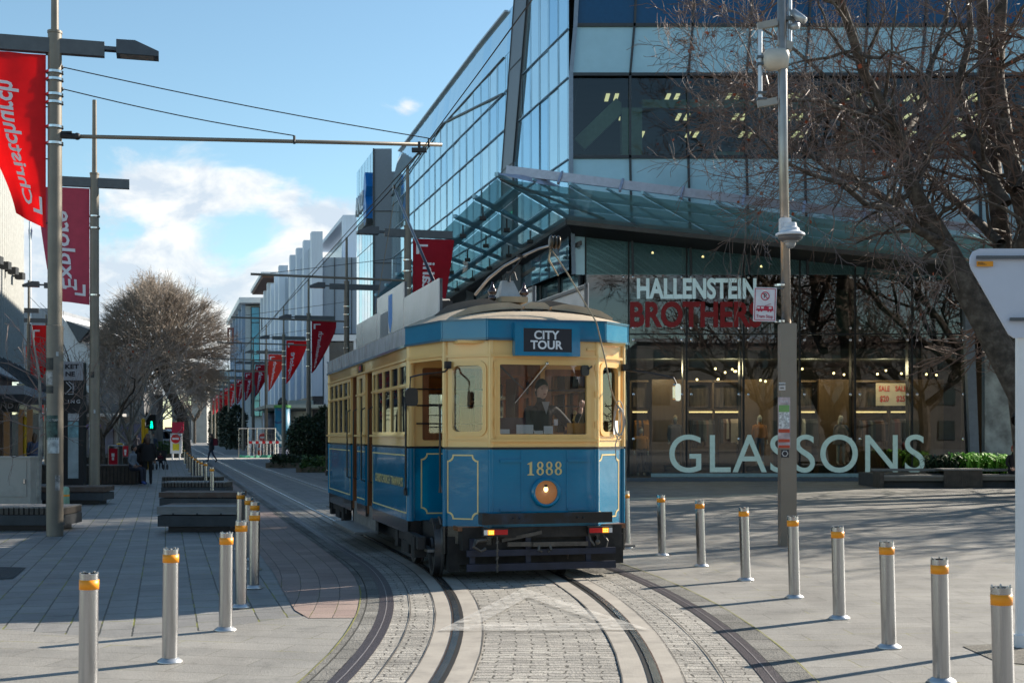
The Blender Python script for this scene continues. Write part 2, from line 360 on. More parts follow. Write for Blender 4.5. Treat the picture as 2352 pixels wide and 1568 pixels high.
BTEXT = mat('banner_white', (0.80, 0.75, 0.78), 0.7, 0, 0.04)
# ================================================================ ground and track
RC = 27.0; CC = Vector((0.28 - RC, 10.2, 0)); T0 = CC + RC * SN
def track(s, off=0.0, z=0.0):                       # s metres along the centre line (0 where the curve begins), off to the right
    if s >= 0: p = T0 + SD * s; n = SN
    else:
        a = TH + s / RC; n = Vector((math.cos(a), math.sin(a), 0)); p = CC + n * RC
    q = p + n * off; return Vector((q.x, q.y, z))
def svals(s0, s1):
    out = []; s = s0
    while s < min(s1, 0): out.append(s); s += 0.45
    s = max(s, 0) if s0 < 0 else s0
    while s < s1: out.append(s); s += 8
    out.append(s1); return out
def strip(name, o0, o1, s0, s1, z, M, no=2, edge=0.0, seed=1, up=False):
    rnd = random.Random(seed); b = MB(); sv = svals(s0, s1); rows = []; uvs = []
    for s in sv:
        e0 = rnd.uniform(-edge, edge); e1 = rnd.uniform(-edge, edge)
        offs = [o0 + e0 + (o1 + e1 - o0 - e0) * i / (no - 1) for i in range(no)]
        rows.append([track(s, o, z) for o in offs]); uvs.append([(s, o) for o in offs])
    b.sheet(rows); b.uv = []
    for i in range(len(rows) - 1):
        for j in range(no - 1): b.uv += [uvs[i][j], uvs[i][j + 1], uvs[i + 1][j + 1], uvs[i + 1][j]]
    return tag(b.build(name, M), kind='structure')
g = MB(); g.add([(-900, -300, -0.004), (900, -300, -0.004), (900, 1500, -0.004), (-900, 1500, -0.004)], [(0, 1, 2, 3)])
PAVE_ROT = -(math.pi / 2 + TH)
pv = brickmat('mall_paving', (0.180, 0.177, 0.172), (0.240, 0.233, 0.220), (0.045, 0.045, 0.04), 0.50, 0.27, 0.009, rot=PAVE_ROT, moss=(0.15, 0.155, 0.02), mossthr=0.50, nvar=0.26, rough=0.62, stain=0.25)
tag(g.build('ground', pv), kind='structure')
# lighter, larger pavers laid across the near end of the mall and over the whole crossing
pv2 = brickmat('crossing_paving', (0.235, 0.225, 0.205), (0.275, 0.262, 0.238), (0.17, 0.16, 0.135), 0.95, 0.32, 0.006, rot=R(12), moss=(0.22, 0.21, 0.05), mossthr=0.56, nvar=0.26, rough=0.62, stain=0.28)
b = MB(); L = [G(-400, 1440), G(0, 1444), G(260, 1464), G(480, 1446), G(640, 1420), G(830, 1402)]
poly = [(-40, -60, 0), (-40, L[0].y, 0)] + [(p.x, p.y, 0) for p in L]
edge_l = [track(s, -1.66, 0) for s in (-5, -7, -9, -12, -15, -18, -22, -30)]
poly += [tuple(p) for p in edge_l] + [(-16, -60, 0)]
b.plate(Matrix.Translation((0, 0, 0.0)), [(p[0], p[1]) for p in poly], t=0.003); tag(b.build('paving_near_left', pv2), kind='structure')
b = MB(); er = [track(s, 1.82, 0) for s in (-30, -26, -22, -18, -15, -12, -9, -7, -5, -3, -1, 0, 4, 8, 12)]
poly = [(p.x, p.y) for p in er] + [(2.0, 34), (40, 34), (40, -60), (-14, -60)]
b.plate(Matrix.Identity(4), poly, t=0.003); tag(b.build('paving_near_right', brickmat('plaza_paving', (0.215, 0.207, 0.192), (0.245, 0.236, 0.217), (0.15, 0.142, 0.125), 0.9, 0.30, 0.006, rot=R(-4), moss=(0.2, 0.19, 0.06), mossthr=0.54, nvar=0.28, rough=0.6, stain=0.3)), kind='structure')
sett = brickmat('stone_setts', (0.27, 0.258, 0.235), (0.375, 0.355, 0.32), (0.085, 0.08, 0.07), 0.25, 0.10, 0.007, rot=math.pi / 2, uv=True, nvar=0.32, bump=1.2, rough=0.8, dist=0.045, stain=0.25)
conc = mat('track_concrete', (0.31, 0.285, 0.25), 0.75, 0, 0.14, 2.5, 0.15, 70, dirt=(0.13, 0.12, 0.11), damt=0.5, dscale=3)
farset = brickmat('street_setts', (0.175, 0.173, 0.17), (0.23, 0.225, 0.215), (0.08, 0.08, 0.08), 0.30, 0.30, 0.006, uv=True, nvar=0.2, bump=0.4)
S0 = -36
strip('track_setts', -1.34, 1.46, S0, 14, 0.004, sett, no=6)
strip('street_paving', -1.34, 4.6, 14, 330, 0.004, farset, no=3)
strip('drain_channel', -1.47, -1.33, S0, 60, 0.009, mat('iron_grate', (0.055, 0.045, 0.05), 0.5, 0.4, 0.4, 40, 0.5, 80))
for k_, (a_, b_) in enumerate(((-1.405, -1.395), (1.53, 1.54))):
    strip('drain_slot', a_, b_, S0, 60, 0.012, mat('slot_grey', (0.22, 0.2, 0.2), 0.5, 0.3, 0.8, 90))
strip('drain_channel', 1.46, 1.60, S0, 60, 0.009, MATS['iron_grate'])
rough_st = brickmat('rough_kerb_stone', (0.13, 0.127, 0.118), (0.20, 0.195, 0.18), (0.045, 0.045, 0.04), 0.45, 0.40, 0.008, uv=True, bump=1.6, nvar=0.5, rough=0.9)
strip('kerb_stone_strip', -1.66, -1.47, S0, 80, 0.007, rough_st, edge=0.008)
strip('kerb_stone_strip', 1.60, 1.82, S0, 30, 0.007, rough_st, edge=0.008)
mossm = mat('joint_moss', (0.17, 0.165, 0.04), 0.9, 0, 0.5, 30)
strip('mossy_joint', 1.817, 1.829, S0, 10, 0.010, mossm, edge=0.004); strip('mossy_joint', -1.668, -1.656, S0, -3, 0.010, mossm, edge=0.004)
seam = mat('open_joint', (0.06, 0.055, 0.05), 0.9, 0, 0.4, 20)
for o_ in (-0.935, -0.515, 0.51, 0.935, -1.17, 1.2):
    strip('paving_joint', o_ - 0.005, o_ + 0.005, S0, 20, 0.0135, seam, edge=0.003, seed=int(o_ * 99))
railst = mat('rail_steel', (0.60, 0.59, 0.58), 0.26, 1.0, 0.25, 3, stretch=(1, 1, 1))
for sg in (-1, 1):
    c = 0.7175 * sg
    strip('track_concrete', c - 0.215, c + 0.21, S0, 60, 0.010, conc)
    strip('rail_groove', c - 0.036 if sg > 0 else c - 0.004, c + 0.004 if sg > 0 else c + 0.036, S0, 60, 0.014, mat('rail_groove_black', (0.012, 0.011, 0.010), 0.6, 0.2, 0.4))
    strip('tram_rail', c - 0.002 if sg > 0 else c - 0.052, c + 0.052 if sg > 0 else c + 0.002, S0, 330, 0.020, railst)
    strip('rail_edge', c + 0.052 if sg > 0 else c - 0.066, c + 0.066 if sg > 0 else c - 0.052, S0, 330, 0.016, mat('rail_rust', (0.085, 0.055, 0.04), 0.6, 0.5, 0.4, 12))
# pink brick band beside the track
pink = brickmat('pink_brick', (0.235, 0.172, 0.152), (0.29, 0.218, 0.19), (0.07, 0.06, 0.05), 0.42, 0.21, 0.005, uv=True, nvar=0.2, moss=(0.12, 0.11, 0.03))
b = MB(); rows = []; b.uv = []; sv = [-5.6, -5, -4, -3, -2, -1, 0, 2, 4, 7, 10, 14, 20, 30]
wd = [0.42, 0.6, 0.74, 0.84, 0.90, 0.93, 0.95, 0.93, 0.9, 0.82, 0.7, 0.5, 0.5, 0.5]
for s_, w_ in zip(sv, wd): rows.append([track(s_, -1.665 - w_, 0.004), track(s_, -1.665, 0.004)])
b.sheet(rows)
for i in range(len(sv) - 1): b.uv += [(sv[i], -wd[i]), (sv[i], 0), (sv[i + 1], 0), (sv[i + 1], -wd[i + 1])]
tag(b.build('pink_brick_band', pink), kind='structure')
# worn white triangle painted on the setts
tm = bpy.data.materials.new('worn_road_paint'); tm.use_nodes = True; t = tm.node_tree; pb = t.nodes['Principled BSDF']
pb.inputs['Base Color'].default_value = (0.60, 0.58, 0.54, 1); pb.inputs['Roughness'].default_value = 0.7
tc = N(t, 'ShaderNodeTexCoord'); nz = N(t, 'ShaderNodeTexNoise', Scale=9.0, Detail=8.0, Roughness=0.75); Lk(t, tc.outputs['Object'], nz.inputs['Vector'])
mr = N(t, 'ShaderNodeMapRange'); mr.inputs['From Min'].default_value = 0.36; mr.inputs['From Max'].default_value = 0.62; mr.inputs['To Min'].default_value = 0.05; mr.inputs['To Max'].default_value = 0.55
Lk(t, nz.outputs['Fac'], mr.inputs['Value']); Lk(t, mr.outputs[0], pb.inputs['Alpha'])
A, B_, C_ = Vector((-0.62, 10.75, 0)), Vector((0.12, 13.75, 0)), Vector((1.17, 10.80, 0)); cen = (A + B_ + C_) / 3
inn = [cen + (p - cen) * 0.60 for p in (A, B_, C_)]
b = MB(); b.add([tuple(p + Vector((0, 0, 0.0245))) for p in (A, B_, C_)] + [tuple(p + Vector((0, 0, 0.0245))) for p in inn], [(0, 2, 5, 3), (2, 1, 4, 5), (1, 0, 3, 4)])
tag(b.build('road_marking', tm), kind='structure')
# herringbone edge course and tree pit on the right, patch on the left
b = MB(); rows = []
for i in range(40):
    x = 3.2 + i * 0.33; y = 18.4 + 0.02 * i; b.add([(x, y, 0.004), (x + 0.012, y, 0.004), (x - 0.2 + 0.012, y + 0.55, 0.004), (x - 0.2, y + 0.55, 0.004)], [(0, 1, 2, 3)])
tag(b.build('soldier_course_joints', seam), kind='structure')
b = MB(); q = [G(2210, 1484), G(2300, 1478), G(2400, 1500), G(2400, 1530), G(2290, 1520)]
b.add([(p.x, p.y, 0.006) for p in q], [(0, 1, 2, 3, 4)]); tag(b.build('gravel_patch', mat('gravel', (0.16, 0.15, 0.13), 0.95, 0, 0.7, 60, 1.0, 120)), kind='structure')
b = MB(); q = [G(-60, 1300), G(60, 1303), G(30, 1328), G(-60, 1332)]
b.add([(p.x, p.y, 0.004) for p in q], [(0, 1, 2, 3)]); tag(b.build('asphalt_patch', mat('asphalt', (0.05, 0.05, 0.05), 0.95, 0, 0.3, 30, 0.5, 90)), kind='structure')
# cross street surface, sunlight put in as a paler colour, far beyond the mall's first block
b = MB(); b.wall((-60, 90), (60, 105), 0, 125, 0.001, 0.008, -8, 12)
tag(b.build('cross_street', mat('crossing_sun_tone', (0.40, 0.385, 0.35), 0.8, 0, 0.12, 2)), kind='structure')
# ================================================================ the tram
TX, TY = 0.373, 14.6
tram = thing('tram', 'blue and cream vintage tram number 1888 showing CITY TOUR, rolling along the curved track', 'tram', (TX, TY, 0), TH)
def tw(x, y, z=0.0):
    return Vector((TX + x * math.cos(TH) - y * math.sin(TH), TY + x * math.sin(TH) + y * math.cos(TH), z))
BLUE = mat('tram_blue_enamel', (0.0, 0.18, 0.33), 0.13, 0, 0.10, 1.2, 0.4, 2.4, coat=0.3, spec=0.38, dirt=(0.0, 0.14, 0.27), dscale=2.0, damt=0.5)
CREAM = mat('tram_cream_enamel', (0.88, 0.565, 0.215), 0.24, 0, 0.05, 1.5, 0.06, 2.6, coat=0.4)
CREAMD = mat('tram_cream_trim', (0.82, 0.51, 0.18), 0.28, 0, 0.06, 2, coat=0.3)
WOOD = mat('varnished_wood', (0.20, 0.07, 0.022), 0.35, 0, 0.3, 3, stretch=(8, 8, 0.6), coat=0.4)
LINE = mat('yellow_lining', (0.80, 0.62, 0.27), 0.4, 0, 0.04)
SKIRT = mat('black_skirt', (0.016, 0.015, 0.015), 0.25, 0, 0.5, 2, 0.15, 6, coat=0.4, dirt=(0.07, 0.055, 0.045), damt=0.5)
UNDER = mat('underframe_black', (0.017, 0.016, 0.016), 0.6, 0.2, 0.6, 7, dirt=(0.07, 0.06, 0.05), dscale=5, damt=0.5)
CANVAS = mat('roof_canvas', (0.42, 0.34, 0.245), 0.75, 0, 0.16, 3, 0.2, 40, dirt=(0.24, 0.20, 0.155), dscale=2.5)
RGREY = mat('roof_board_grey', (0.115, 0.105, 0.095), 0.75, 0, 0.2, 4)
FASC = mat('silver_fascia', (0.42, 0.45, 0.50), 0.22, 0.35, 0.35, 2, 0.12, 3, stretch=(1, 3, 1))
ALU = mat('aluminium_sheet', (0.62, 0.64, 0.66), 0.25, 0.55, 0.12, 1.5, 0.12, 2)
CHROME = mat('polished_steel', (0.65, 0.64, 0.62), 0.15, 1.0, 0.05)
TGL = glass('tram_glass', (0.93, 0.94, 0.94), 1.2, 1.5, wav=0.15)
TGS = glass('tram_side_glass', (0.30, 0.32, 0.35), 0.55, 1.45, body=(0.02, 0.024, 0.03), bodyfac=0.55, wav=0.3)
LEN = 10.48
def pos(x, y): return Vector((x, y, 0))
def notch(x0, x1, y0, y1, r, ins=0.0, n=4):
    x0 += ins; x1 -= ins; y0 += ins; y1 -= ins; pts = []
    for cx, cy, a0 in ((x1, y1, -90), (x0, y1, 0), (x0, y0, 90), (x1, y0, 180)):
        for i in range(n + 1):
            a = R(a0 - 90 * i / n) ; pts.append((cx + r * math.cos(a), cy + r * math.sin(a)))
    return pts
def lining(F, x0, x1, y0, y1, name='lining', par=None, r=0.07, w=0.016):
    b = MB(); o = []; i_ = []
    def path(d):
        pts = []
        for cx, cy, a0, a1 in ((x1 - d, y1 - d, 270, 180), (x0 + d, y1 - d, 360, 270), (x0 + d, y0 + d, 90, 0), (x1 - d, y0 + d, 180, 90)):
            for k in range(5):
                a = R(a0 + (a1 - a0) * k / 4); pts.append((cx + r * math.cos(a), cy + r * math.sin(a)))
        return pts
    F2 = F @ Matrix.Translation((0, 0, 0.004)); b.plate(F2, path(0), [path(w)[::-1]], 0.003); return b.build(name, LINE, par or tram)
Z0, ZB, ZC, ZT = 0.62, 1.50, 1.525, 2.73          # skirt top, belt, cream foot, cream top
def fr(a, b_, z=0.0, o=0.0):
    a = Vector((a[0], a[1], z)); b_ = Vector((b_[0], b_[1], z)); F = frame(a, b_ - a, (0, 0, 1)); return F @ Matrix.Translation((0, 0, o)), (b_ - a).length
def end_cab(flip):
    def q(x, y): return (x, y) if not flip else (-x, LEN - y)
    P1, F1, F2_, P2 = q(-1.08, 0.38), q(-0.63, 0.0), q(0.63, 0.0), q(1.08, 0.38)
    A1, A2 = q(-1.33, 1.364), q(1.33, 1.364)
    blue = MB(); cream = MB(); skirt = MB(); belt = MB(); mould = MB(); band = MB(); bandl = MB()
    for k, (a, c) in enumerate(((P1, F1), (F1, F2_), (F2_, P2))):
        F, L = fr(a, c)
        blue.plate(F, [(0, Z0), (L, Z0), (L, ZB), (0, ZB)], t=0.04)
        if k == 1: hole = rrect(0.10, 1.13, 1.67, 2.46, 0.012, 1)
        elif k == 0: hole = rrect(0.10, 0.49, 1.70, 2.45, 0.07)
        else: hole = rrect(0.10, 0.46, 1.70, 2.45, 0.07)
        cream.plate(F, [(0, ZC), (L, ZC), (L, ZT), (0, ZT)], [hole[::-1]], 0.045)
        # raised window frame
        if k != 1:
            x0, x1 = (0.10, 0.49) if k == 0 else (0.10, 0.46)
            mould.plate(F @ Matrix.Translation((0, 0, 0.018)), rrect(x0 - 0.055, x1 + 0.045, 1.645, 2.505, 0.10), [rrect(x0, x1, 1.70, 2.45, 0.07)[::-1]], 0.018)
        else:
            mould.plate(F @ Matrix.Translation((0, 0, 0.014)), rrect(0.055, 1.19, 1.60, 2.52, 0.01, 1), [rrect(0.10, 1.13, 1.67, 2.46, 0.01, 1)[::-1]], 0.014)
            mould.plate(F @ Matrix.Translation((0, 0, 0.035)), [(0.0, 1.585), (L, 1.585), (L, 1.615), (0, 1.615)], t=0.035)
        belt.plate(F @ Matrix.Translation((0, 0, 0.012)), [(-0.01, ZB), (L + 0.01, ZB), (L + 0.01, ZC), (-0.01, ZC)], t=0.05)
        mould.plate(F @ Matrix.Translation((0, 0, 0.022)), [(-0.01, 2.545), (L + 0.01, 2.545), (L + 0.01, 2.575), (-0.01, 2.575)], t=0.022)
        if k != 1: mould.plate(F @ Matrix.Translation((0, 0, 0.012)), [(-0.01, 1.60), (L + 0.01, 1.60), (L + 0.01, 1.618), (-0.01, 1.618)], t=0.012)
        z0 = 0.42 if k != 1 else 0.50
        skirt.plate(F @ Matrix.Translation((0, 0, -0.004)), [(0, z0), (L, z0), (L, Z0), (0, Z0)], t=0.03)
    for c in (F1, F2_):
        blue.tube([(c[0], c[1] + (0.02 if not flip else -0.02), Z0), (c[0], c[1] + (0.02 if not flip else -0.02), ZB)], 0.032, 12)
        cream.tube([(c[0], c[1] + (0.02 if not flip else -0.02), ZC), (c[0], c[1] + (0.02 if not flip else -0.02), ZT)], 0.034, 12)
    for c in (P1, P2):
        blue.tube([(c[0], c[1], Z0), (c[0], c[1], ZB)], 0.03, 10); cream.tube([(c[0], c[1], ZC), (c[0], c[1], ZT)], 0.032, 10)
        skirt.tube([(c[0], c[1], 0.30), (c[0], c[1], Z0)], 0.028, 8)
    # header over the open doorway
    for a, c in ((A1, P1), (P2, A2)):
        F, L = fr(a, c); pts = [(0, 2.40), (0.03, 2.49), (0.1, 2.53), (L - 0.12, 2.53), (L - 0.04, 2.49), (L, 2.40), (L, ZT), (0, ZT)]
        cream.plate(F, pts, t=0.045); mould.plate(F @ Matrix.Translation((0, 0, 0.022)), [(0, 2.565), (L, 2.565), (L, 2.595), (0, 2.595)], t=0.022)
    # blue roof band follows a slightly larger outline
    RO = [q(-1.36, 1.364), q(-1.13, 0.32), q(-0.69, -0.045), q(0.72, -0.045), q(1.13, 0.32), q(1.36, 1.364)]
    for k in range(5):
        F, L = fr(RO[k], RO[k + 1]); band.plate(F, [(-0.01, ZT + 0.01), (L + 0.01, ZT + 0.01), (L + 0.01, 2.965), (-0.01, 2.965)], t=0.06)
        bandl.plate(F @ Matrix.Translation((0, 0, 0.012)), [(-0.014, ZT), (L + 0.014, ZT), (L + 0.014, ZT + 0.026), (-0.014, ZT + 0.026)], t=0.07)
        bandl.plate(F @ Matrix.Translation((0, 0, 0.010)), [(-0.012, 2.952), (L + 0.012, 2.952), (L + 0.012, 2.972), (-0.012, 2.972)], t=0.07)
    cab = blue.build('cab_lower_panel', BLUE, tram); up = cream.build('cab_upper_panel', CREAM, tram)
    mould.build('window_moulding', CREAMD, up); belt.build('belt_strip', BLACK, tram); skirt.build('cab_skirt', SKIRT, tram)
    rb = band.build('roof_band', BLUE, tram); bandl.build('band_trim', mat('band_trim_teal', (0.012, 0.10, 0.17), 0.25, coat=0.4), rb)
    # panes
    for k, (a, c, x0, x1, z0, z1) in enumerate(((P1, F1, 0.10, 0.49, 1.70, 2.45), (F1, F2_, 0.10, 1.13, 1.67, 2.46), (F2_, P2, 0.10, 0.46, 1.70, 2.45))):
        F, L = fr(a, c, 0, -0.028); g_ = MB(); g_.plate(F, [(x0 - 0.01, z0 - 0.01), (x1 + 0.01, z0 - 0.01), (x1 + 0.01, z1 + 0.01), (x0 - 0.01, z1 + 0.01)], t=0.004)
        g_.build('windscreen' if k == 1 else 'side_window', TGL, tram)
    # panel lining on the angled faces
    for a, c in ((P1, F1), (F2_, P2)):
        F, L = fr(a, c); lining(F, 0.03, 0.43 if a is P1 or flip else 0.50, 0.70, 1.44, par=cab)
    # bulkhead between cab and saloon
    F, L = fr(q(-1.33, 1.364), q(1.33, 1.364)); bk = MB(); bu = MB(); wd = MB()
    bu.plate(F, [(0.0, 0.62), (0.98, 0.62), (0.98, ZB), (0, ZB)], t=0.04); bu.plate(F, [(1.68, 0.62), (L, 0.62), (L, ZB), (1.68, ZB)], t=0.04)
    bk.plate(F, [(0, ZC), (0.98, ZC), (0.98, 2.9), (0, 2.9)], [rrect(0.24, 0.86, 1.66, 2.42, 0.03)[::-1]], 0.04)
    bk.plate(F, [(1.68, ZC), (L, ZC), (L, 2.9), (1.68, 2.9)], [rrect(1.80, 2.42, 1.66, 2.42, 0.03)[::-1]], 0.04)
    wd.plate(F, [(0.98, 0.62), (1.68, 0.62), (1.68, 2.9), (0.98, 2.9)], [rrect(1.08, 1.58, 1.5, 2.4, 0.03)[::-1]], 0.045)
    wd.plate(F @ Matrix.Translation((0, 0, 0.012)), rrect(0.18, 0.92, 1.60, 2.48, 0.02, 2), [rrect(0.26, 0.84, 1.68, 2.40, 0.03)[::-1]], 0.012)
    wd.plate(F @ Matrix.Translation((0, 0, 0.012)), rrect(1.74, 2.48, 1.60, 2.48, 0.02, 2), [rrect(1.82, 2.40, 1.68, 2.40, 0.03)[::-1]], 0.012)
    for x in (0.03, L - 0.03): bk.tube([F @ Vector((x, ZC, 0.02)), F @ Vector((x, 2.73, 0.02))], 0.05, 12); bu.tube([F @ Vector((x, Z0, 0.02)), F @ Vector((x, ZB, 0.02))], 0.05, 12)
    B1 = bu.build('bulkhead_lower_panel', BLUE, tram); lining(F, 0.16, 0.90, 0.70, 1.44, par=B1); bk.build('bulkhead_upper_panel', CREAM, tram)
    wdo = wd.build('bulkhead_woodwork', WOOD, tram)
    bt = MB(); bt.plate(F @ Matrix.Translation((0, 0, 0.01)), [(0.0, ZB), (0.98, ZB), (0.98, ZC), (0, ZC)], t=0.045); bt.build('belt_strip', BLACK, tram)
    bars = MB()
    for z in (1.80, 2.02, 2.22):
        bars.tube([F @ Vector((0.1, z, 0.03)), F @ Vector((1.0, z, 0.03))], 0.009, 6); bars.tube([F @ Vector((1.66, z, 0.03)), F @ Vector((2.55, z, 0.03))], 0.009, 6)
    bars.build('window_bar', BLACK, tram)
    # skirt behind doorway, step, floor
    s2 = MB(); s2.plate(F, [(0, 0.34), (L, 0.34), (L, 0.62), (0, 0.62)], t=0.04); s2.build('step_riser', SKIRT, tram)
    ys = sorted((q(0, 0.45)[1], q(0, 1.32)[1])); stp = MB()
    for sx in (-1, 1): stp.bb(sx * 1.04, sx * 1.27, ys[0], ys[1], 0.315, 0.345)
    stp.build('door_step', mat('worn_step', (0.20, 0.19, 0.18), 0.5, 0.3, 0.3, 10), tram)
    fl = MB(); ys = sorted((q(0, 0.06)[1], q(0, 1.34)[1])); fl.bb(-1.0, 1.0, ys[0], ys[1], 0.58, 0.63)
    fl.build('cab_floor', WOOD, tram)
    ce = MB(); ce.bb(-1.0, 1.0, ys[0], ys[1], 2.70, 2.73); ce.build('cab_ceiling', CREAM, tram)
    # grab rails either side of the doorway
    for sx in (-1, 1):
        hr = MB(); x, y = (sx * 1.37, 1.31); a = q(x, y); hr.tube([(a[0], a[1], 0.93), (a[0], a[1], 1.0), (a[0] , a[1] - (0.02 if not flip else -0.02), 1.03), (a[0], a[1] - (0.03 if not flip else -0.03), 1.95), (a[0], a[1], 2.0), (a[0], a[1], 2.10)], [0.022, 0.022, 0.013, 0.013, 0.02, 0.02], 8)
        hr.build('grab_rail', BLACK, tram)
        x, y = (sx * 1.13, 0.42); a = q(x, y); hr = MB(); hr.tube([(a[0], a[1], 1.0), (a[0], a[1], 1.08), (a[0], a[1], 1.95), (a[0], a[1], 2.02)], [0.02, 0.012, 0.012, 0.02], 8); hr.build('grab_rail', BLACK, tram)
end_cab(False); end_cab(True)
# ---- front details
F, L = fr((-0.63, 0), (0.63, 0)); C0 = 0.63
db = MB(); db.plate(F @ Matrix.Translation((0, 0, 0.125)), [(C0 - 0.385, 2.555), (C0 + 0.385, 2.555), (C0 + 0.385, 2.93), (C0 - 0.385, 2.93)], [[(C0 - 0.285, 2.60), (C0 - 0.285, 2.865), (C0 + 0.285, 2.865), (C0 + 0.285, 2.60)]], 0.125)
dbo = db.build('destination_box', BLUE, tram)
ds = MB(); ds.plate(F @ Matrix.Translation((0, 0, 0.115)), [(C0 - 0.29, 2.595), (C0 + 0.29, 2.595), (C0 + 0.29, 2.87), (C0 - 0.29, 2.87)], t=0.01)
ds.build('destination_blind', mat('blind_navy_black', (0.008, 0.012, 0.022), 0.35), dbo)
LET = mat('blind_lettering', (0.68, 0.72, 0.76), 0.5)
for s_, z_, sx_ in (('CITY', 2.787, 1.02), ('TOUR', 2.675, 1.02)):
    text('destination_lettering', s_, F @ Matrix.Translation((C0 - 0.015, z_, 0.118)), 0.133, LET, dbo, 0.003, 0.0035, sx_)
# fleet number, digits with serifs cut as plates
def eight(b, F, x, y, h):
    w = h * 0.56; pts = []
    top = ring(x, y + h * 0.735, w * 0.43, h * 0.265, 20); bot = ring(x, y + h * 0.27, w * 0.5, h * 0.27, 20)
    b.plate(F, top, [ring(x, y + h * 0.745, w * 0.20, h * 0.175, 14)[::-1]], 0.003); b.plate(F @ Matrix.Translation((0, 0, 0.0007)), bot, [ring(x, y + h * 0.255, w * 0.23, h * 0.185, 14)[::-1]], 0.003)
nb = MB(); Fz = F @ Matrix.Translation((0, 0, 0.006)); y0, h = 1.205, 0.155
for k in range(3): eight(nb, Fz, C0 - 0.055 + 0.108 * k, y0, h)
x = C0 - 0.168
nb.plate(Fz, [(x - 0.038, y0), (x + 0.042, y0), (x + 0.042, y0 + 0.008), (x + 0.017, y0 + 0.016), (x + 0.017, y0 + h), (x + 0.009, y0 + h), (x - 0.040, y0 + h - 0.026), (x - 0.036, y0 + h - 0.034), (x - 0.013, y0 + h - 0.03), (x - 0.013, y0 + 0.016), (x - 0.038, y0 + 0.008)], t=0.003)
nb.build('fleet_number', mat('gold_number', (0.62, 0.50, 0.22), 0.4, 0.1, 0.1), tram)
hx, hz = 0.01, 1.01
hl = MB(); hl.lathe([(0.135, 0.0), (0.172, 0.0), (0.175, -0.03), (0.155, -0.05), (0.135, -0.045), (0.132, 0.03), (0.0, 0.06)][0:6], (hx, 0, hz), 32, 'Y')
hlo = hl.build('headlight', BLUE, tram, smooth=True, autosm=True)
rf = MB(); rf.lathe([(0.133, -0.012), (0.10, 0.02), (0.05, 0.035), (0.0, 0.04)], (hx, 0, hz), 28, 'Y')
rf.build('reflector', mat('headlight_reflector', (0.50, 0.27, 0.15), 0.35, 0.4, 0.1, emis=(0.9, 0.36, 0.12), estr=0.10), hlo, smooth=True)
bl = MB(); bl.sphere((hx, -0.012, hz + 0.035), 0.026, (1, 1, 1.25)); bl.build('bulb', mat('bulb_lit', (1, 0.8, 0.4), 0.4, emis=(1.0, 0.68, 0.25), estr=1.6), hlo, smooth=True)
bs = MB(); bs.tube([(hx, -0.01, hz + 0.06), (hx, -0.01, hz + 0.09)], 0.02, 8); bs.build('bulb_socket', BLACK, hlo)
# access steps on the dash and hatch ledges
for x in (-0.40, 0.40):
    for z in (0.80, 1.355):
        bx_ = MB(); bx_.bb(x - 0.13, x + 0.13, -0.022, 0.0, z, z + 0.03); bx_.build('dash_ledge', BLUE, tram)
jn = MB()
for x in (-0.27, 0.27): jn.bb(x - 0.012, x + 0.012, -0.008, 0, 0.7, 1.49)
jn.build('dash_cover_strip', BLUE, tram)
bp = MB(); bp.bb(-0.77, 0.76, -0.16, -0.10, 0.665, 0.785); bp.bb(-0.5, -0.44, -0.1, 0.0, 0.68, 0.77); bp.bb(0.44, 0.5, -0.1, 0.0, 0.68, 0.77)
bp.bb(-0.775, -0.70, -0.165, 0.02, 0.66, 0.79)
for x in (-0.42, -0.34, 0.34, 0.41): bp.sphere((x, -0.165, 0.725), 0.014)
bp.build('bumper', mat('bumper_worn_black', (0.012, 0.011, 0.011), 0.35, 0.1, 0.4, 6, dirt=(0.03, 0.06, 0.11), dscale=4, damt=0.6), tram)
for sg in (-1, 1):
    hb = MB(); cxx = sg * 0.62 + 0.01; hb.bb(cxx - 0.15, cxx + 0.15, -0.13, -0.06, 0.53, 0.62); ho = hb.build('tail_light', BLACK, tram)
    for nm, M_, a0, a1 in (('white_lens', mat('lens_white', (0.75, 0.75, 0.75), 0.2, 0.2), 0.095, 0.137), ('orange_lens', mat('lens_orange_lit', (0.95, 0.35, 0.02), 0.25, emis=(1, 0.32, 0.02), estr=0.55), 0.02, 0.092), ('red_lens', mat('lens_red', (0.60, 0.01, 0.012), 0.2), -0.137, 0.017)):
        l_ = MB(); l_.bb(cxx + sg * a0, cxx + sg * a1, -0.139, -0.128, 0.547, 0.603)
        if nm == 'orange_lens':
            pass
        l_.build(nm, M_, ho)
    dd = MB()
    for i in range(3):
        for j in range(2): dd.sphere((cxx + sg * (0.035 + 0.02 * i), -0.14, 0.563 + 0.022 * j), 0.006, n=6, m=4)
    dd.build('led', mat('led_amber', (1, 0.7, 0.2), 0.3, emis=(1, 0.62, 0.1), estr=2), ho)
lg = MB(); lg.bb(-0.92, 0.84, -0.06, -0.02, 0.135, 0.215); lg.bb(-0.92, 0.84, -0.05, -0.015, 0.30, 0.37)
for x in (-0.85, 0.52, -0.2): lg.bb(x - 0.03, x + 0.03, -0.02, 0.01, 0.16, 0.5)
lg.build('lifeguard', mat('lifeguard_blueblack', (0.012, 0.016, 0.035), 0.55, 0, 0.4, 6), tram)
uf = MB(); uf.bb(-0.93, 0.93, 0.30, 0.36, 0.18, 0.50); uf.bb(-1.16, -1.08, 0.50, 1.30, 0.35, 0.63); uf.bb(1.08, 1.16, 0.5, 1.3, 0.35, 0.63); uf.bb(-0.95, 0.95, 0.05, 0.20, 0.36, 0.62); uf.bb(-0.6, 0.6, -0.02, 0.06, 0.50, 0.62)
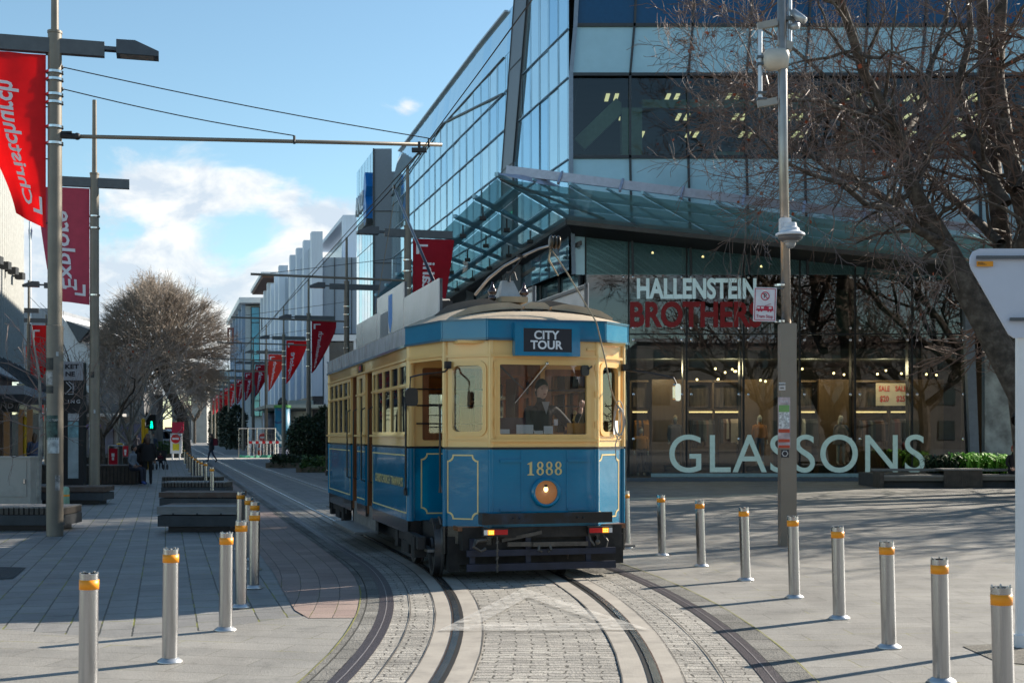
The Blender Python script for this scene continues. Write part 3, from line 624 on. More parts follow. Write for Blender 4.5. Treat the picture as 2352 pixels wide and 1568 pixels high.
uf.bb(-0.95, 0.95, 0.2, LEN - 0.2, 0.42, 0.60); uf.bb(-1.06, -0.93, 0.30, 0.5, 0.10, 0.5); uf.bb(0.93, 1.06, 0.3, 0.5, 0.15, 0.5)
uf.bb(-1.1, 1.1, 3.6, 6.9, 0.22, 0.44); uf.bb(-0.9, 0.9, 7.1, 9.9, 0.3, 0.45); uf.build('underframe', UNDER, tram)
cp = MB(); cp.beam((-0.45, -0.03, 0.43), (0.5, -0.05, 0.42), 0.03, 0.05); cp.beam((-0.5, 0.02, 0.47), (-0.05, -0.05, 0.56), 0.03, 0.04)
cp.bb(-0.16, 0.1, -0.09, -0.04, 0.40, 0.45); cp.tube([(-0.09, -0.08, 0.42), (-0.10, -0.1, 0.36), (-0.06, -0.1, 0.345)], 0.016, 6); cp.tube([(0.03, -0.08, 0.42), (0.05, -0.1, 0.36), (0.01, -0.1, 0.345)], 0.016, 6)
cp.tube([(-0.70, -0.06, 0.49), (-0.84, -0.14, 0.48), (-0.88, -0.2, 0.42), (-0.80, -0.2, 0.375), (-0.74, -0.18, 0.40)], [0.03, 0.028, 0.02, 0.016, 0.02], 8)
for i in range(9): cp.tube([(-0.60 + 0.006 * (i % 2), -0.16, 0.53 - 0.045 * i), (-0.60 - 0.006 * (i % 2), -0.16, 0.49 - 0.045 * i)], 0.014 if i % 2 else 0.009, 6)
cp.tube([(0.5, -0.08, 0.55), (0.52, -0.1, 0.46), (0.56, -0.12, 0.40)], 0.012, 6); cp.sphere((0.60, -0.11, 0.44), 0.03, (1, 0.6, 1)); cp.tube([(0.66, -0.08, 0.55), (0.72, -0.12, 0.45), (0.7, -0.12, 0.38)], 0.01, 6)
cp.build('coupler', mat('coupler_iron', (0.10, 0.09, 0.08), 0.5, 0.5, 0.4, 8), tram)
# ---- wheels and trucks, set on the rails under the car
def to_local(w):
    d = w - Vector((TX, TY, 0)); return Vector((d.x * math.cos(TH) + d.y * math.sin(TH), -d.x * math.sin(TH) + d.y * math.cos(TH), w.z))
for s_ in (-2.15, -0.55, 4.7, 6.3):
    ax = [to_local(track(s_, o, 0.35)) for o in (-0.78, 0.78)]; b = MB()
    for k, o in enumerate((-1, 1)):
        c = to_local(track(s_, o * 0.735, 0)); d = (ax[1] - ax[0]).normalized(); wh = MB()
        F_ = frame(Vector((c.x, c.y, 0.355)), d.cross(Vector((0, 0, 1))), (0, 0, 1))
        wh.M = F_; wh.lathe([(0.04, 0.06), (0.10, 0.06), (0.12, 0.02), (0.27, 0.01), (0.29, 0.045), (0.335, 0.045), (0.335, -0.03), (0.355, -0.045), (0.355, -0.06), (0.1, -0.06), (0.04, -0.07)], (0, 0, 0), 28, 'Z')
        wh.build('wheel', mat('wheel_steel', (0.10, 0.09, 0.085), 0.45, 0.7, 0.4, 6), tram, smooth=True, autosm=True)
    b.tube([ax[0], ax[1]], 0.05, 8); b.build('axle', UNDER, tram)
for s_ in (-1.35, 5.5):
    b = MB()
    for o in (-0.93, 0.93):
        a_ = to_local(track(s_ - 1.1, o, 0.42)); c_ = to_local(track(s_ + 1.1, o, 0.42)); b.beam(a_, c_, 0.08, 0.14); m_ = (a_ + c_) / 2; b.box((m_.x, m_.y, 0.3), (0.1, 0.5, 0.14))
        for s2 in (-0.8, 0.8):
            p_ = to_local(track(s_ + s2, o, 0.36)); b.box(p_, (0.14, 0.22, 0.24))
    b.build('truck_frame', UNDER, tram)
# ---- saloon sides
PY = [1.364, 4.15, 4.80, 5.68, 6.33, 9.12]
glz = []
for side in (-1, 1):
    def fs(y0, y1, o=0.0):
        return fr((side * 1.33, y1), (side * 1.33, y0), 0, o) if side < 0 else fr((side * 1.33, y0), (side * 1.33, y1), 0, o)
    lower = MB(); upper = MB(); sk = MB(); sill = MB(); bt = MB(); fas = MB(); fl_ = MB()
    for (y0, y1, nwin) in ((1.364, 4.15, 4), (4.80, 5.68, 1), (6.33, 9.12, 4)):
        F, L = fs(y0, y1); lower.plate(F, [(0, Z0), (L, Z0), (L, ZB), (0, ZB)], t=0.05)
        holes = []
        if nwin == 4:
            narrow = 0.30; p = (L - narrow - 0.10) / 4; xs = []
            # the narrow light stands next to the doorway
            doorfirst = (side < 0) == (y1 < 5)
            x = 0.07
            if doorfirst: xs.append((x, x + narrow - 0.07)); x += narrow
            for k in range(4): xs.append((x, x + p - 0.085)); x += p
            if not doorfirst: xs.append((x, x + narrow - 0.07))
        else: xs = [(0.28, L - 0.28)]
        for a, c in xs:
            holes.append(rrect(a, c, 1.70, 2.24, 0.02, 2)[::-1]); holes.append(rrect(a, c, 2.29, 2.51, 0.03, 3)[::-1])
        upper.plate(F, [(0, ZC), (L, ZC), (L, ZT), (0, ZT)], holes, 0.07)
        g_ = MB(); Fg, _ = fs(y0, y1, -0.02); g_.plate(Fg, [(0.04, 1.68), (L - 0.04, 1.68), (L - 0.04, 2.53), (0.04, 2.53)], t=0.004); glz.append(g_)
        sill.plate(F @ Matrix.Translation((0, 0, 0.05)), [(-0.02, 1.635), (L + 0.02, 1.635), (L + 0.02, 1.665), (-0.02, 1.665)], t=0.05)
        sill.plate(F @ Matrix.Translation((0, 0, 0.018)), [(0, 2.255), (L, 2.255), (L, 2.275), (0, 2.275)], t=0.018)
        bt.plate(F @ Matrix.Translation((0, 0, 0.012)), [(0, ZB), (L, ZB), (L, ZC), (0, ZC)], t=0.06)
        sk.plate(F @ Matrix.Translation((0, 0, -0.005)), [(0, 0.46), (L, 0.46), (L, Z0), (0, Z0)], t=0.03)
        for z in (0.70, 1.405): fl_.plate(F @ Matrix.Translation((0, 0, 0.004)), [(0.06, z), (L - 0.06, z), (L - 0.06, z + 0.016), (0.06, z + 0.016)], t=0.003)
        for xx in ((0.06, L - 0.076) if nwin == 4 else ()): fl_.plate(F @ Matrix.Translation((0, 0, 0.0045)), [(xx, 0.7), (xx + 0.014, 0.7), (xx + 0.014, 1.42), (xx, 1.42)], t=0.003)
    F, L = fs(PY[0], PY[-1])
    upper.plate(F, [(0, 2.56), (L, 2.56), (L, ZT), (0, ZT)], t=0.069)
    for k in (1, 3):
        pass
    sill.plate(F @ Matrix.Translation((0, 0, 0.03)), [(0, 2.565), (L, 2.565), (L, 2.59), (0, 2.59)], t=0.03)
    fas.plate(F @ Matrix.Translation((0, 0, 0.03)), [(0, ZT + 0.025), (L, ZT + 0.025), (L, 2.965), (0, 2.965)], t=0.04)
    lo = lower.build('side_panel', BLUE, tram); fl_.build('lining', LINE, lo); uo = upper.build('window_frame', CREAM, tram); sill.build('sill', CREAMD, uo)
    bt.build('belt_strip', BLACK, tram); sk.build('side_skirt', SKIRT, tram); fo = fas.build('side_fascia', FASC, tram)
    fb = MB(); fb.plate(F @ Matrix.Translation((0, 0, 0.036)), [(0, ZT), (L, ZT), (L, ZT + 0.03), (0, ZT + 0.03)], t=0.04); fb.build('fascia_foot', mat('band_trim_teal', (0.012, 0.10, 0.17), 0.25), fo)
    # lettering panel: gold fleet name, mid panel
    mid = 2.75 if side < 0 else 7.73
    Fm, Lm = fs(1.364, 4.15) if side < 0 else fs(6.33, 9.12)
    text('fleet_lettering', 'CHRISTCHURCH TRAMWAYS', Fm @ Matrix.Translation((Lm * 0.5, 1.07, 0.006)), 0.155, mat('gold_number', (0, 0, 0)), lo, 0.003, 0.003, 1.05)
    # doorway: steps, posts, rails
    for (y0, y1) in ((4.15, 4.80), (5.68, 6.33)):
        dp = MB(); ym = (y0 + y1) / 2
        for yy in (y0 + 0.03, y1 - 0.03): dp.bb(side * 1.22, side * 1.30, yy - 0.03, yy + 0.03, 0.5, 2.56)
        dp.build('door_post', WOOD, tram)
        dr = MB(); dr.bb(side * 0.80, side * 0.84, y0 + 0.06, y1 - 0.06, 0.75, 2.5); dr.build('inner_door', WOOD, tram)
    st = MB(); st.bb(side * 1.27, side * 1.60, 4.0, 6.5, 0.26, 0.29); st.bb(side * 1.24, side * 1.28, 4.15, 6.33, 0.26, 0.62); st.build('door_step', mat('worn_step', (0, 0, 0)), tram)
    for yy in (4.12, 4.83, 5.65, 6.36):
        hr = MB(); x = side * 1.385; hr.tube([(side * 1.33, yy, 0.98), (x, yy, 1.0), (x, yy, 2.02), (side * 1.33, yy, 2.06)], 0.012, 6); hr.build('grab_rail', BLACK, tram)
for g_ in glz: g_.build('side_window', TGS, tram)
# interior
it = MB(); it.bb(-1.25, 1.25, 1.4, 9.08, 0.62, 0.66); it.build('saloon_floor', WOOD, tram)
it = MB(); it.bb(-1.28, 1.28, 1.4, 9.08, 2.70, 2.73); it.build('saloon_ceiling', CREAM, tram)
for k in range(5):
    for sx in (-1, 1):
        for base in (1.75, 6.6):
            if k > 3: continue
            y = base + 0.62 * k; b = MB(); b.bb(sx * 0.35, sx * 1.2, y, y + 0.42, 1.02, 1.08); b.bb(sx * 0.35, sx * 1.2, y + 0.38, y + 0.43, 1.08, 1.55); b.bb(sx * 0.4, sx * 0.46, y + 0.05, y + 0.36, 0.66, 1.02)
            b.build('bench_seat', WOOD, tram)
# driver's desk, controller handles and notes in the windscreen
b = MB(); b.bb(-0.58, -0.2, 0.10, 0.34, 0.63, 1.86); b.bb(0.34, 0.58, 0.12, 0.36, 0.63, 1.72); b.build('control_desk', mat('desk_maroon', (0.045, 0.012, 0.02), 0.5), tram)
b = MB(); b.bb(0.30, 0.56, 0.10, 0.11, 1.68, 1.80); b.build('orange_placard', mat('placard_orange', (0.65, 0.28, 0.03), 0.6), tram)
b = MB(); b.tube([(0.42, 0.16, 1.72), (0.42, 0.16, 1.79), (0.39, 0.14, 1.83), (0.40, 0.12, 1.90)], [0.02, 0.018, 0.014, 0.012], 8); b.sphere((0.40, 0.12, 1.92), 0.022, (1, 1, 1.5)); b.build('brake_handle', mat('brass', (0.45, 0.30, 0.10), 0.35, 0.8), tram)
NOTE = mat('paper_note', (0.9, 0.93, 0.96), 0.6, 0, 0.03)
for x0, x1, z1 in ((-0.53, -0.40, 1.728), (-0.32, -0.12, 1.78), (-0.11, -0.005, 1.712), (0.005, 0.115, 1.765)):
    b = MB(); b.bb(x0, x1, 0.052, 0.056, 1.675, z1); b.build('paper_note', NOTE, tram)
b = MB(); b.box((0.93, 0.205, 1.75), (0.10, 0.004, 0.16), R(40)); b.build('paper_note', NOTE, tram)
# wipers
for a, c, M_ in (((0.02, -0.03, 2.475), (-0.36, -0.025, 2.02), CHROME), ((-0.52, 0.045, 2.45), (-0.19, 0.045, 2.14), BLACK)):
    b = MB(); b.tube([a, Vector(a).lerp(Vector(c), 0.55)], 0.011, 6); b.tube([Vector(a).lerp(Vector(c), 0.5), c], 0.006, 6); b.sphere(a, 0.02); b.build('wiper', M_, tram)
# mirrors on arms
b = MB(); b.tube([(-1.06, 0.33, 2.46), (-1.06, 0.24, 2.43), (-1.12, 0.2, 2.38), (-1.45, -0.02, 2.33), (-1.57, -0.10, 2.30), (-1.58, -0.10, 2.16)], 0.011, 6); b.bb(-1.10, -1.03, 0.27, 0.34, 2.42, 2.50); ma = b.build('mirror_arm', BLACK, tram)
b = MB(); b.plate(frame((-1.56, -0.14, 2.08), (1, 0.15, 0), (0, 0, 1)), rrect(-0.068, 0.068, -0.10, 0.10, 0.045), t=0.05); b.build('mirror', BLACK, ma)
b = MB(); b.tube([(1.09, 0.34, 2.46), (1.12, 0.26, 2.42), (1.3, 0.1, 2.39), (1.56, -0.04, 2.33), (1.60, -0.05, 2.24)], 0.011, 6); b.bb(1.05, 1.12, 0.28, 0.34, 2.42, 2.50); ma = b.build('mirror_arm', BLACK, tram)
b = MB(); b.plate(frame((1.60, -0.08, 2.16), (1, 0.5, 0), (0, 0, 1)), rrect(-0.05, 0.05, -0.10, 0.10, 0.035), t=0.04); b.build('mirror', CHROME, ma)
b = MB(); b.plate(frame((0.46, -0.09, 2.40), (1, 0.2, 0), (0, 0, 1)), rrect(-0.05, 0.05, -0.06, 0.06, 0.03), t=0.03); b.tube([(0.50, -0.1, 2.42), (0.56, -0.02, 2.45)], 0.01, 6); b.build('small_mirror', BLACK, tram)
# marker lights and hinge lugs
b = MB()
for z in (1.75, 2.1, 2.4): b.bb(-0.60, -0.575, -0.02, 0, z, z + 0.09); b.bb(0.60, 0.625, -0.02, 0, z, z + 0.07)
b.tube([(-0.588, -0.03, 1.65), (-0.588, -0.03, 2.42)], 0.006, 6); b.bb(0.50, 0.60, -0.03, 0, 2.63, 2.66); b.build('hinge', CREAMD, tram)
# ---- roof
def hw(y):
    y = min(y, LEN - y); pts = ((-0.06, 0.69), (0.32, 1.13), (1.364, 1.36), (99, 1.36))
    for (a, w0), (c, w1) in zip(pts, pts[1:]):
        if y <= c: return w0 + (w1 - w0) * (y - a) / (c - a) if c < 90 else w0
def rh(y):
    y = max(0, min(y, LEN - y) + 0.04); return 0.335 * min(1, (y / 1.5)) ** 0.62 if y < 1.5 else 0.335
ys = [-0.045, 0.0, 0.06, 0.14, 0.25, 0.32, 0.45, 0.7, 1.0, 1.364, 2, 3, 4, 5.24]
ys = ys + [LEN - y for y in ys[-2::-1]]; rows = []
for y in ys:
    w = hw(y); H = rh(y); rows.append([(w * (j / 8 - 1), y, 2.962 + H * (1 - abs(j / 8 - 1) ** 2.3)) for j in range(17)])
b = MB(); b.sheet(rows); ro = b.build('roof', CANVAS, tram, smooth=True)
def arc(y, x0, x1, wdt, hgt, name, M_, lift=0.0, yd=0.1):
    b = MB(); n = 10; rows = []
    for i in range(n + 1):
        x = x0 + (x1 - x0) * i / n; z = 2.962 + rh(y) * (1 - abs(x / hw(y)) ** 2.3) + lift
        t = hgt * min(1, 4 * min(i, n - i) / n + 0.15); rows.append([(x, y - wdt / 2, z - 0.03), (x, y - wdt / 2, z + t), (x, y + wdt / 2, z + t), (x, y + wdt / 2, z - 0.03)])
    b.sheet(rows); b.add([rows[0][0], rows[0][1], rows[0][2], rows[0][3]], [(0, 1, 2, 3)]); b.add(rows[-1], [(0, 1, 2, 3)]); return b.build(name, M_, tram)
for x0, x1 in ((-1.02, -0.20), (0.24, 1.05)): arc(1.25, x0, x1, 0.05, 0.085, 'roof_board', RGREY)
for x0, x1 in ((-0.95, -0.16), (-0.13, 0.17), (0.20, 0.95)): arc(0.62, x0, x1, 0.5, 0.05, 'roof_hood', CANVAS)
for x0, x1 in ((-0.48, -0.20), (-0.07, 0.1), (0.24, 0.5)): arc(0.34, x0, x1, 0.03, 0.016, 'roof_vent_slot', DKMET)
for yy in (2.4, 4.0, 5.6, 7.2, 8.8): arc(yy, -1.2, 1.2, 0.07, 0.02, 'roof_batten', RGREY)
# trolley gear
b = MB(); b.box((0.0, 1.55, 3.34), (0.34, 0.5, 0.07)); b.build('trolley_plank', mat('old_timber', (0.30, 0.25, 0.17), 0.8, 0, 0.2, 8), tram)
b = MB(); b.add([(-0.15, 1.45, 3.37), (0.13, 1.45, 3.37), (0.13, 1.75, 3.37), (-0.15, 1.75, 3.37), (-0.09, 1.55, 3.60), (0.05, 1.55, 3.60), (0.05, 1.65, 3.60), (-0.09, 1.65, 3.60)], [(0, 1, 5, 4), (1, 2, 6, 5), (2, 3, 7, 6), (3, 0, 4, 7), (4, 5, 6, 7)])
b.build('trolley_base', mat('galvanised', (0.42, 0.42, 0.40), 0.5, 0.4, 0.15), tram)
for x in (-0.235, 0.175):
    b = MB(); b.lathe([(0.03, 0), (0.05, 0.02), (0.05, 0.06), (0.03, 0.075), (0.058, 0.10), (0.058, 0.13), (0.035, 0.16), (0.02, 0.19), (0.012, 0.24)], (x, 1.5, 3.33), 14); b.build('insulator', mat('brown_porcelain', (0.035, 0.012, 0.008), 0.15, coat=0.8), tram, smooth=True)
b = MB(); HK = to_local(P(1198, 592, 16.0)); b.tube([(-0.02, 1.5, 3.58), (-0.01, 1.5, 3.66), HK], [0.022, 0.012, 0.012], 8); b.tube([(-0.08, 1.5, 3.6), (-0.05, 1.5, 3.7), (0.05, 1.5, 3.7), (0.08, 1.5, 3.6)], 0.01, 6); b.box(HK + Vector((0, 0, 0.02)), (0.12, 0.05, 0.03)); b.build('pole_hook', DKMET, tram)
# front trolley pole, tied down and reaching forward
pts = [to_local(P(*q)) for q in ((1092, 676, 17.2), (1122, 640, 16.8), (1158, 611, 16.4), (1200, 588, 16.0), (1238, 571, 15.7), (1266, 563, 15.4))]
b = MB(); b.tube(pts, [0.022, 0.02, 0.018, 0.017, 0.016, 0.015], 10); pf = b.build('trolley_pole', mat('pole_steel_grey', (0.30, 0.30, 0.31), 0.3, 0.9), tram, smooth=True)
b = MB()
for dx in (-0.045, 0, 0.045): b.lathe([(0.02, -0.012), (0.075, -0.012), (0.085, 0.0), (0.075, 0.012), (0.02, 0.012)], (pts[-1].x + 0.03 + dx, pts[-1].y - 0.04, pts[-1].z + 0.03), 14, 'X')
b.build('trolley_wheel', mat('bronze', (0.07, 0.055, 0.04), 0.35, 0.8), pf, smooth=True)
TIP = pts[-1]; b = MB(); b.tube([(-0.85, 2.7, 3.36), (-0.55, 2.55, 3.40)], 0.045, 10); b.tube([(-0.75, 2.5, 3.42), (-0.55, 2.62, 3.44)], 0.03, 8); b.box((-0.62, 2.6, 3.36), (0.2, 0.2, 0.14)); b.build('pole_spring', DKMET, tram)
# rear trolley pole up to the wire
def_tip = P(905, 432, 24.6); tl = to_local(def_tip)
b = MB(); b.tube([(-0.10, 4.6, 3.38), Vector((-0.10, 4.6, 3.38)).lerp(tl, 0.5), tl], [0.03, 0.026, 0.02], 10); pf2 = b.build('trolley_pole', mat('pole_blue_black', (0.03, 0.035, 0.05), 0.3, 0.6), tram, smooth=True)
b = MB(); b.lathe([(0.02, -0.02), (0.06, -0.02), (0.07, 0), (0.06, 0.02), (0.02, 0.02)], tl, 14, 'X'); b.build('trolley_wheel', MATS['bronze'], pf2)
b = MB(); b.tube([tl - Vector((0, 0, 0.25)), Vector((-0.5, LEN + 0.1, 2.6))], 0.008, 5); b.build('trolley_rope', mat('rope_grey', (0.2, 0.18, 0.15), 0.9), tram)
# rope from the front pole down to the coil on the corner post
rope = MB(); rope.tube([TIP - Vector((0, 0, .05)), TIP.lerp(Vector((0.60, -0.12, 2.9)), 0.35), (0.58, -0.12, 2.95), (0.68, -0.16, 2.5), (0.75, -0.12, 2.2), (0.90, 0.05, 1.98)], 0.009, 6)
rp = rope.build('trolley_rope', mat('rope_tan', (0.30, 0.24, 0.16), 0.9, 0, 0.2, 30), tram)
b = MB(); b.tube([TIP, TIP + Vector((-0.04, -0.03, -0.18)), TIP + Vector((0.03, -0.08, -0.32)), TIP + Vector((0.06, -0.1, -0.38))], [0.012, 0.014, 0.009, 0.006], 6); b.build('rope_knot', MATS['rope_tan'], rp)
cl_ = MB()
for i, (rx, rz, dx) in enumerate(((0.055, 0.19, 0), (0.07, 0.16, 0.01), (0.045, 0.17, -0.01), (0.065, 0.20, 0.015))):
    cl_.tube([(0.90 + dx + rx * math.sin(t) - 0.0, 0.03 + 0.08 * rx * math.sin(t) - 0.02 + 0.012 * i, 1.80 + 0.02 * i + rz * math.cos(t)) for t in [2 * math.pi * k / 16 for k in range(17)]], 0.007, 5)
cl_.tube([(0.90, 0.0, 1.95), (0.91, 0.02, 1.7), (0.86, 0.02, 1.55), (0.88, 0.05, 1.38), (0.90, 0.06, 1.35)], 0.007, 5)
cl_.build('rope_coil', mat('rope_grey_light', (0.36, 0.35, 0.33), 0.8), rp)
# advertising boards along the roof edge
for sx in (-1, 1):
    for (y0, y1, z1) in ((1.29, 3.62, 3.57), (3.66, 5.98, 3.80), (6.02, 8.25, 3.57)):
        b = MB(); b.bb(sx * 0.95, sx * 0.965, y0, y1, 3.13, z1); bo = b.build('roof_board_sign', ALU, tram)
        fr_ = MB()
        for yy in (y0 + 0.02, y1 - 0.02): fr_.bb(sx * 0.915, sx * 0.948, yy - 0.02, yy + 0.02, 3.02, z1)
        fr_.bb(sx * 0.925, sx * 0.948, y0, y1, z1 - 0.06, z1 - 0.02); fr_.build('sign_frame', GREYMET, bo)
        if y0 > 3 and y0 < 5:
            s_ = MB(); FF = frame((sx * 0.968, 4.75, 3.45), (0, sx, 0), (0, 0, 1)); s_.plate(FF, [(-0.16, -0.12), (0, -0.28), (0.16, -0.12), (0.16, 0.28), (-0.16, 0.28)], t=0.003); s_.build('shield_emblem', mat('shield_blue', (0.02, 0.22, 0.62), 0.4), bo)
            s_ = MB(); FF = frame((sx * 0.968, 5.3, 3.45), (0, sx, 0), (0, 0, 1)); s_.plate(FF, [(-0.36, -0.3), (0.34, -0.3), (0.34, 0.06), (-0.36, 0.06)], t=0.003); s_.build('advert_panel', mat('advert_grey', (0.16, 0.19, 0.22), 0.4), bo)
b = MB(); b.tube([(-0.9, 8.5, 3.1), (-0.9, 8.6, 3.35), (-0.8, 8.8, 3.42), (-0.6, 9, 3.4)], 0.025, 6); b.tube([(-0.75, 8.3, 3.14), (-0.75, 8.45, 3.34), (-0.6, 8.6, 3.4)], 0.02, 6); b.box((-0.7, 8.6, 3.38), (0.4, 0.12, 0.08)); b.build('roof_gear', DKMET, tram)
b = MB(); b.lathe([(0.0, 0.0), (0.05, 0.0), (0.045, -0.03), (0.0, -0.05)], (0, 0, 0), 14, 'X'); 
dv = MB(); dv.bb(-1.36, -1.345, 5.0, 5.3, 2.60, 2.71); dv.build('side_destination', BLACK, tram)
dv = MB(); dv.bb(-1.364, -1.358, 5.05, 5.2, 2.63, 2.69); dv.build('side_destination_red', mat('sign_red', (0.6, 0.02, 0.02), 0.4), tram)
# ================================================================ buildings
FRAMEM = mat('curtain_frame', (0.045, 0.05, 0.058), 0.4, 0.4)
FIN = mat('fin_slate_grey', (0.13, 0.155, 0.185), 0.45, 0.3, 0.06)
SPAN = mat('spandrel_glass', (0.36, 0.56, 0.64), 0.14, 0.1, 0.05, 2, coat=0.5, spec=0.6)
def facade_mirror(name, col, seed, met=0.55):
    return mat(name, col, 0.05, met, 0.03, 0.4, 0.06, 0.9, spec=0.9, coat=0.3)
FM = [facade_mirror('facade_glass_a', (0.50, 0.78, 0.92), 1, 0.8), facade_mirror('facade_glass_b', (0.40, 0.70, 0.88), 2, 0.8), facade_mirror('facade_glass_c', (0.62, 0.84, 0.92), 3, 0.8)]
SHOPG = glass('shop_glass', (0.62, 0.74, 0.70), 2.6, 1.5, wav=0.05)
OFFG = glass('office_glass', (0.46, 0.58, 0.50), 1.4, 1.5, wav=0.05)
TOPG = mat('deep_blue_glass', (0.003, 0.06, 0.16), 0.08, 0.0, 0.1, spec=0.5)
CANG = glass('canopy_glass', (0.55, 0.78, 0.80), 0.3, 1.4, body=(0.40, 0.74, 0.78), bodyfac=0.50)
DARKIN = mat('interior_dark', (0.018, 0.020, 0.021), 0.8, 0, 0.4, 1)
INFL = mat('interior_floor', (0.06, 0.055, 0.05), 0.5)
OAK = mat('oak_panel', (0.12, 0.072, 0.034), 0.5, 0, 0.12, 2, stretch=(6, 6, 0.5))
FY = 46.0                                             # the shop front stands square to the view, 46 m off
XC, XR = 2.15, 19.6                                   # its corner and right end
CL = XC + math.tan(TH) * FY                            # the long side runs down the street from the corner
def side(Y, z=0.0, off=0.0): return ST(CL + off, Y, z)
glassb = thing('corner_office_building', 'large glass office building with angled mirrored side, glass canopy and shops on its ground floor', 'building', (XC, FY, 0))
rows_z = [9.0, 11.62, 14.58, 16.35, 20.0]
# --- front curtain wall (rows above the canopy) ; edges lean in and out a little from floor to floor
lean = {7.4: 0.10, 9.0: 0.06, 11.62: 0.0, 14.58: 0.0, 16.35: 0.16, 19.4: 0.30, 20.6: 0.36}
def xl(z): 
    ks = sorted(lean); z = max(ks[0], min(ks[-1], z))
    for a, c in zip(ks, ks[1:]):
        if z <= c: return XC + lean[a] + (lean[c] - lean[a]) * (z - a) / (c - a)
fr_ = MB(); ncol = 9; cw = (XR - XC) / ncol * 1.0
cw = 2.09; ncol = 9
def col_x(k, z): return xl(z) + k * cw if k else xl(z)
glass_lo = MB(); sp = MB(); tg = MB()
for k in range(ncol):
    for (z0, z1, b_) in ((7.4, 11.62, sp), (14.58, 16.35, sp), (16.35, 20.6, tg), (11.62, 14.58, glass_lo)):
        yo = FY - (0.0)
        o_ = 0.10 if b_ is glass_lo else 0.0
        b_.add([(col_x(k, z0) + 0.03, FY + o_, z0), (col_x(k + 1, z0), FY + o_, z0), (col_x(k + 1, z1), FY + o_, z1), (col_x(k, z1) + 0.03, FY + o_, z1)], [(0, 1, 2, 3)])
for k in range(ncol + 1):
    for z0, z1 in ((7.4, 11.62), (11.62, 14.58), (14.58, 16.35), (16.35, 20.6)):
        fr_.beam((col_x(k, z0), FY - 0.02, z0), (col_x(k, z1), FY - 0.02, z1), 0.08, 0.14, (0, 1, 0))
for z in (11.62, 14.58, 16.35): fr_.beam((xl(z) - 0.02, FY - 0.04, z), (XC + ncol * cw + 0.3, FY - 0.04, z), 0.10, 0.11)
fr_.build('front_mullions', FRAMEM, glassb, world=True)
sp.build('spandrel_band', SPAN, glassb, world=True); glass_lo.build('office_window', OFFG, glassb, world=True); tg.build('upper_window', TOPG, glassb, world=True)
# office interior behind the clear floor, its ceiling lights on
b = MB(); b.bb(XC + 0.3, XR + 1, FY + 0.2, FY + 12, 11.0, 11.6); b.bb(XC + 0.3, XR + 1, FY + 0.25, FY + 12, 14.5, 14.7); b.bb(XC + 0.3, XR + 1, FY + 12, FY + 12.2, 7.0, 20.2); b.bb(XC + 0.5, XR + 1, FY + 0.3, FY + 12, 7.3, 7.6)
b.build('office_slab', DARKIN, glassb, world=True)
PALE = mat('pale_green_column', (0.30, 0.38, 0.34), 0.7)
for x in (XC + 1.9, XC + 10.2):
    b = MB(); b.bb(x, x + 0.75, FY + 1.2, FY + 1.9, 11.6, 14.0); b.build('office_column', PALE, glassb, world=True)
b = MB(); b.beam((XC + 0.35, FY + 1.5, 12.4), (XC + 1.9, FY + 1.5, 13.9), 0.3, 0.55); b.bb(XC + 1.9, XC + 12, FY + 1.2, FY + 1.9, 13.7, 14.0); b.build('office_beam', PALE, glassb, world=True)
OL = mat('office_light', (1, 0.9, 0.6), 0.5, emis=(1.0, 0.86, 0.50), estr=0.55)
rnd = random.Random(4)
b = MB()
for i in range(7):
    for j in range(3):
        x = XC + 1.4 + i * 2.3 + 0.8 * j; y = FY + 2.2 + j * 3.0
        b.bb(x, x + 0.14, y, y + 1.0, 14.45, 14.49); b.bb(x + 0.34, x + 0.48, y, y + 1.0, 14.45, 14.49)
b.build('ceiling_light', OL, glassb, world=True)
for x in (XC + 5.3, XC + 9.0):
    b = MB(); b.bb(x, x + 1.0, FY + 0.6, FY + 0.8, 11.62, 11.95); b.build('desk_screen', mat('pale_blue_board', (0.3, 0.4, 0.42), 0.6), glassb, world=True)
# --- long mirrored side
YE = 82.5; YF0, YF1 = 53.4, 55.2                      # fin recess
def sidepanels(Ya, Yb, step, zs, seed):
    rnd = random.Random(seed); bs = [MB(), MB(), MB()]; bw = [MB(), MB(), MB()]; fr2 = MB(); Y = Ya
    while Y < Yb - 0.01:
        Y2 = min(Yb, Y + step)
        for i in range(len(zs) - 1):
            z0, z1 = zs[i], zs[i + 1]; k = rnd.choice((0, 0, 1, 2)) if i % 2 else rnd.choice((0, 2, 2))
            t0 = rnd.uniform(-0.012, 0.012); t1 = rnd.uniform(-0.012, 0.012)
            p = [side(Y, z0, t0), side(Y2, z0, t1), side(Y2, z1, t1 + rnd.uniform(-0.01, 0.01)), side(Y, z1, t0 + rnd.uniform(-0.01, 0.01))]
            (bw if i % 2 else bs)[k].add([p[1], p[0], p[3], p[2]], [(0, 1, 2, 3)])
        fr2.beam(side(Y, zs[0], -0.03), side(Y, zs[-1], -0.03), 0.014, 0.012)
        Y = Y2
    for z in zs[1:-1]: fr2.beam(side(Ya, z, -0.04), side(Yb, z, -0.04), 0.04, 0.04)
    for k in range(3):
        if bs[k].f: bs[k].build('side_spandrel', FM[k], glassb, world=True)
        if bw[k].f: bw[k].build('side_window', FM[k], glassb, world=True)
    fr2.build('side_mullions', mat('side_frame', (0.16, 0.24, 0.31), 0.4, 0.4), glassb, world=True)
sidepanels(46.35, YF0, 1.2, [7.6, 11.62, 14.58, 16.35, 20.6], 1)
sidepanels(YF0, YE, 1.45, [7.6, 10.6, 13.0, 14.75, 16.35, 17.9], 2)
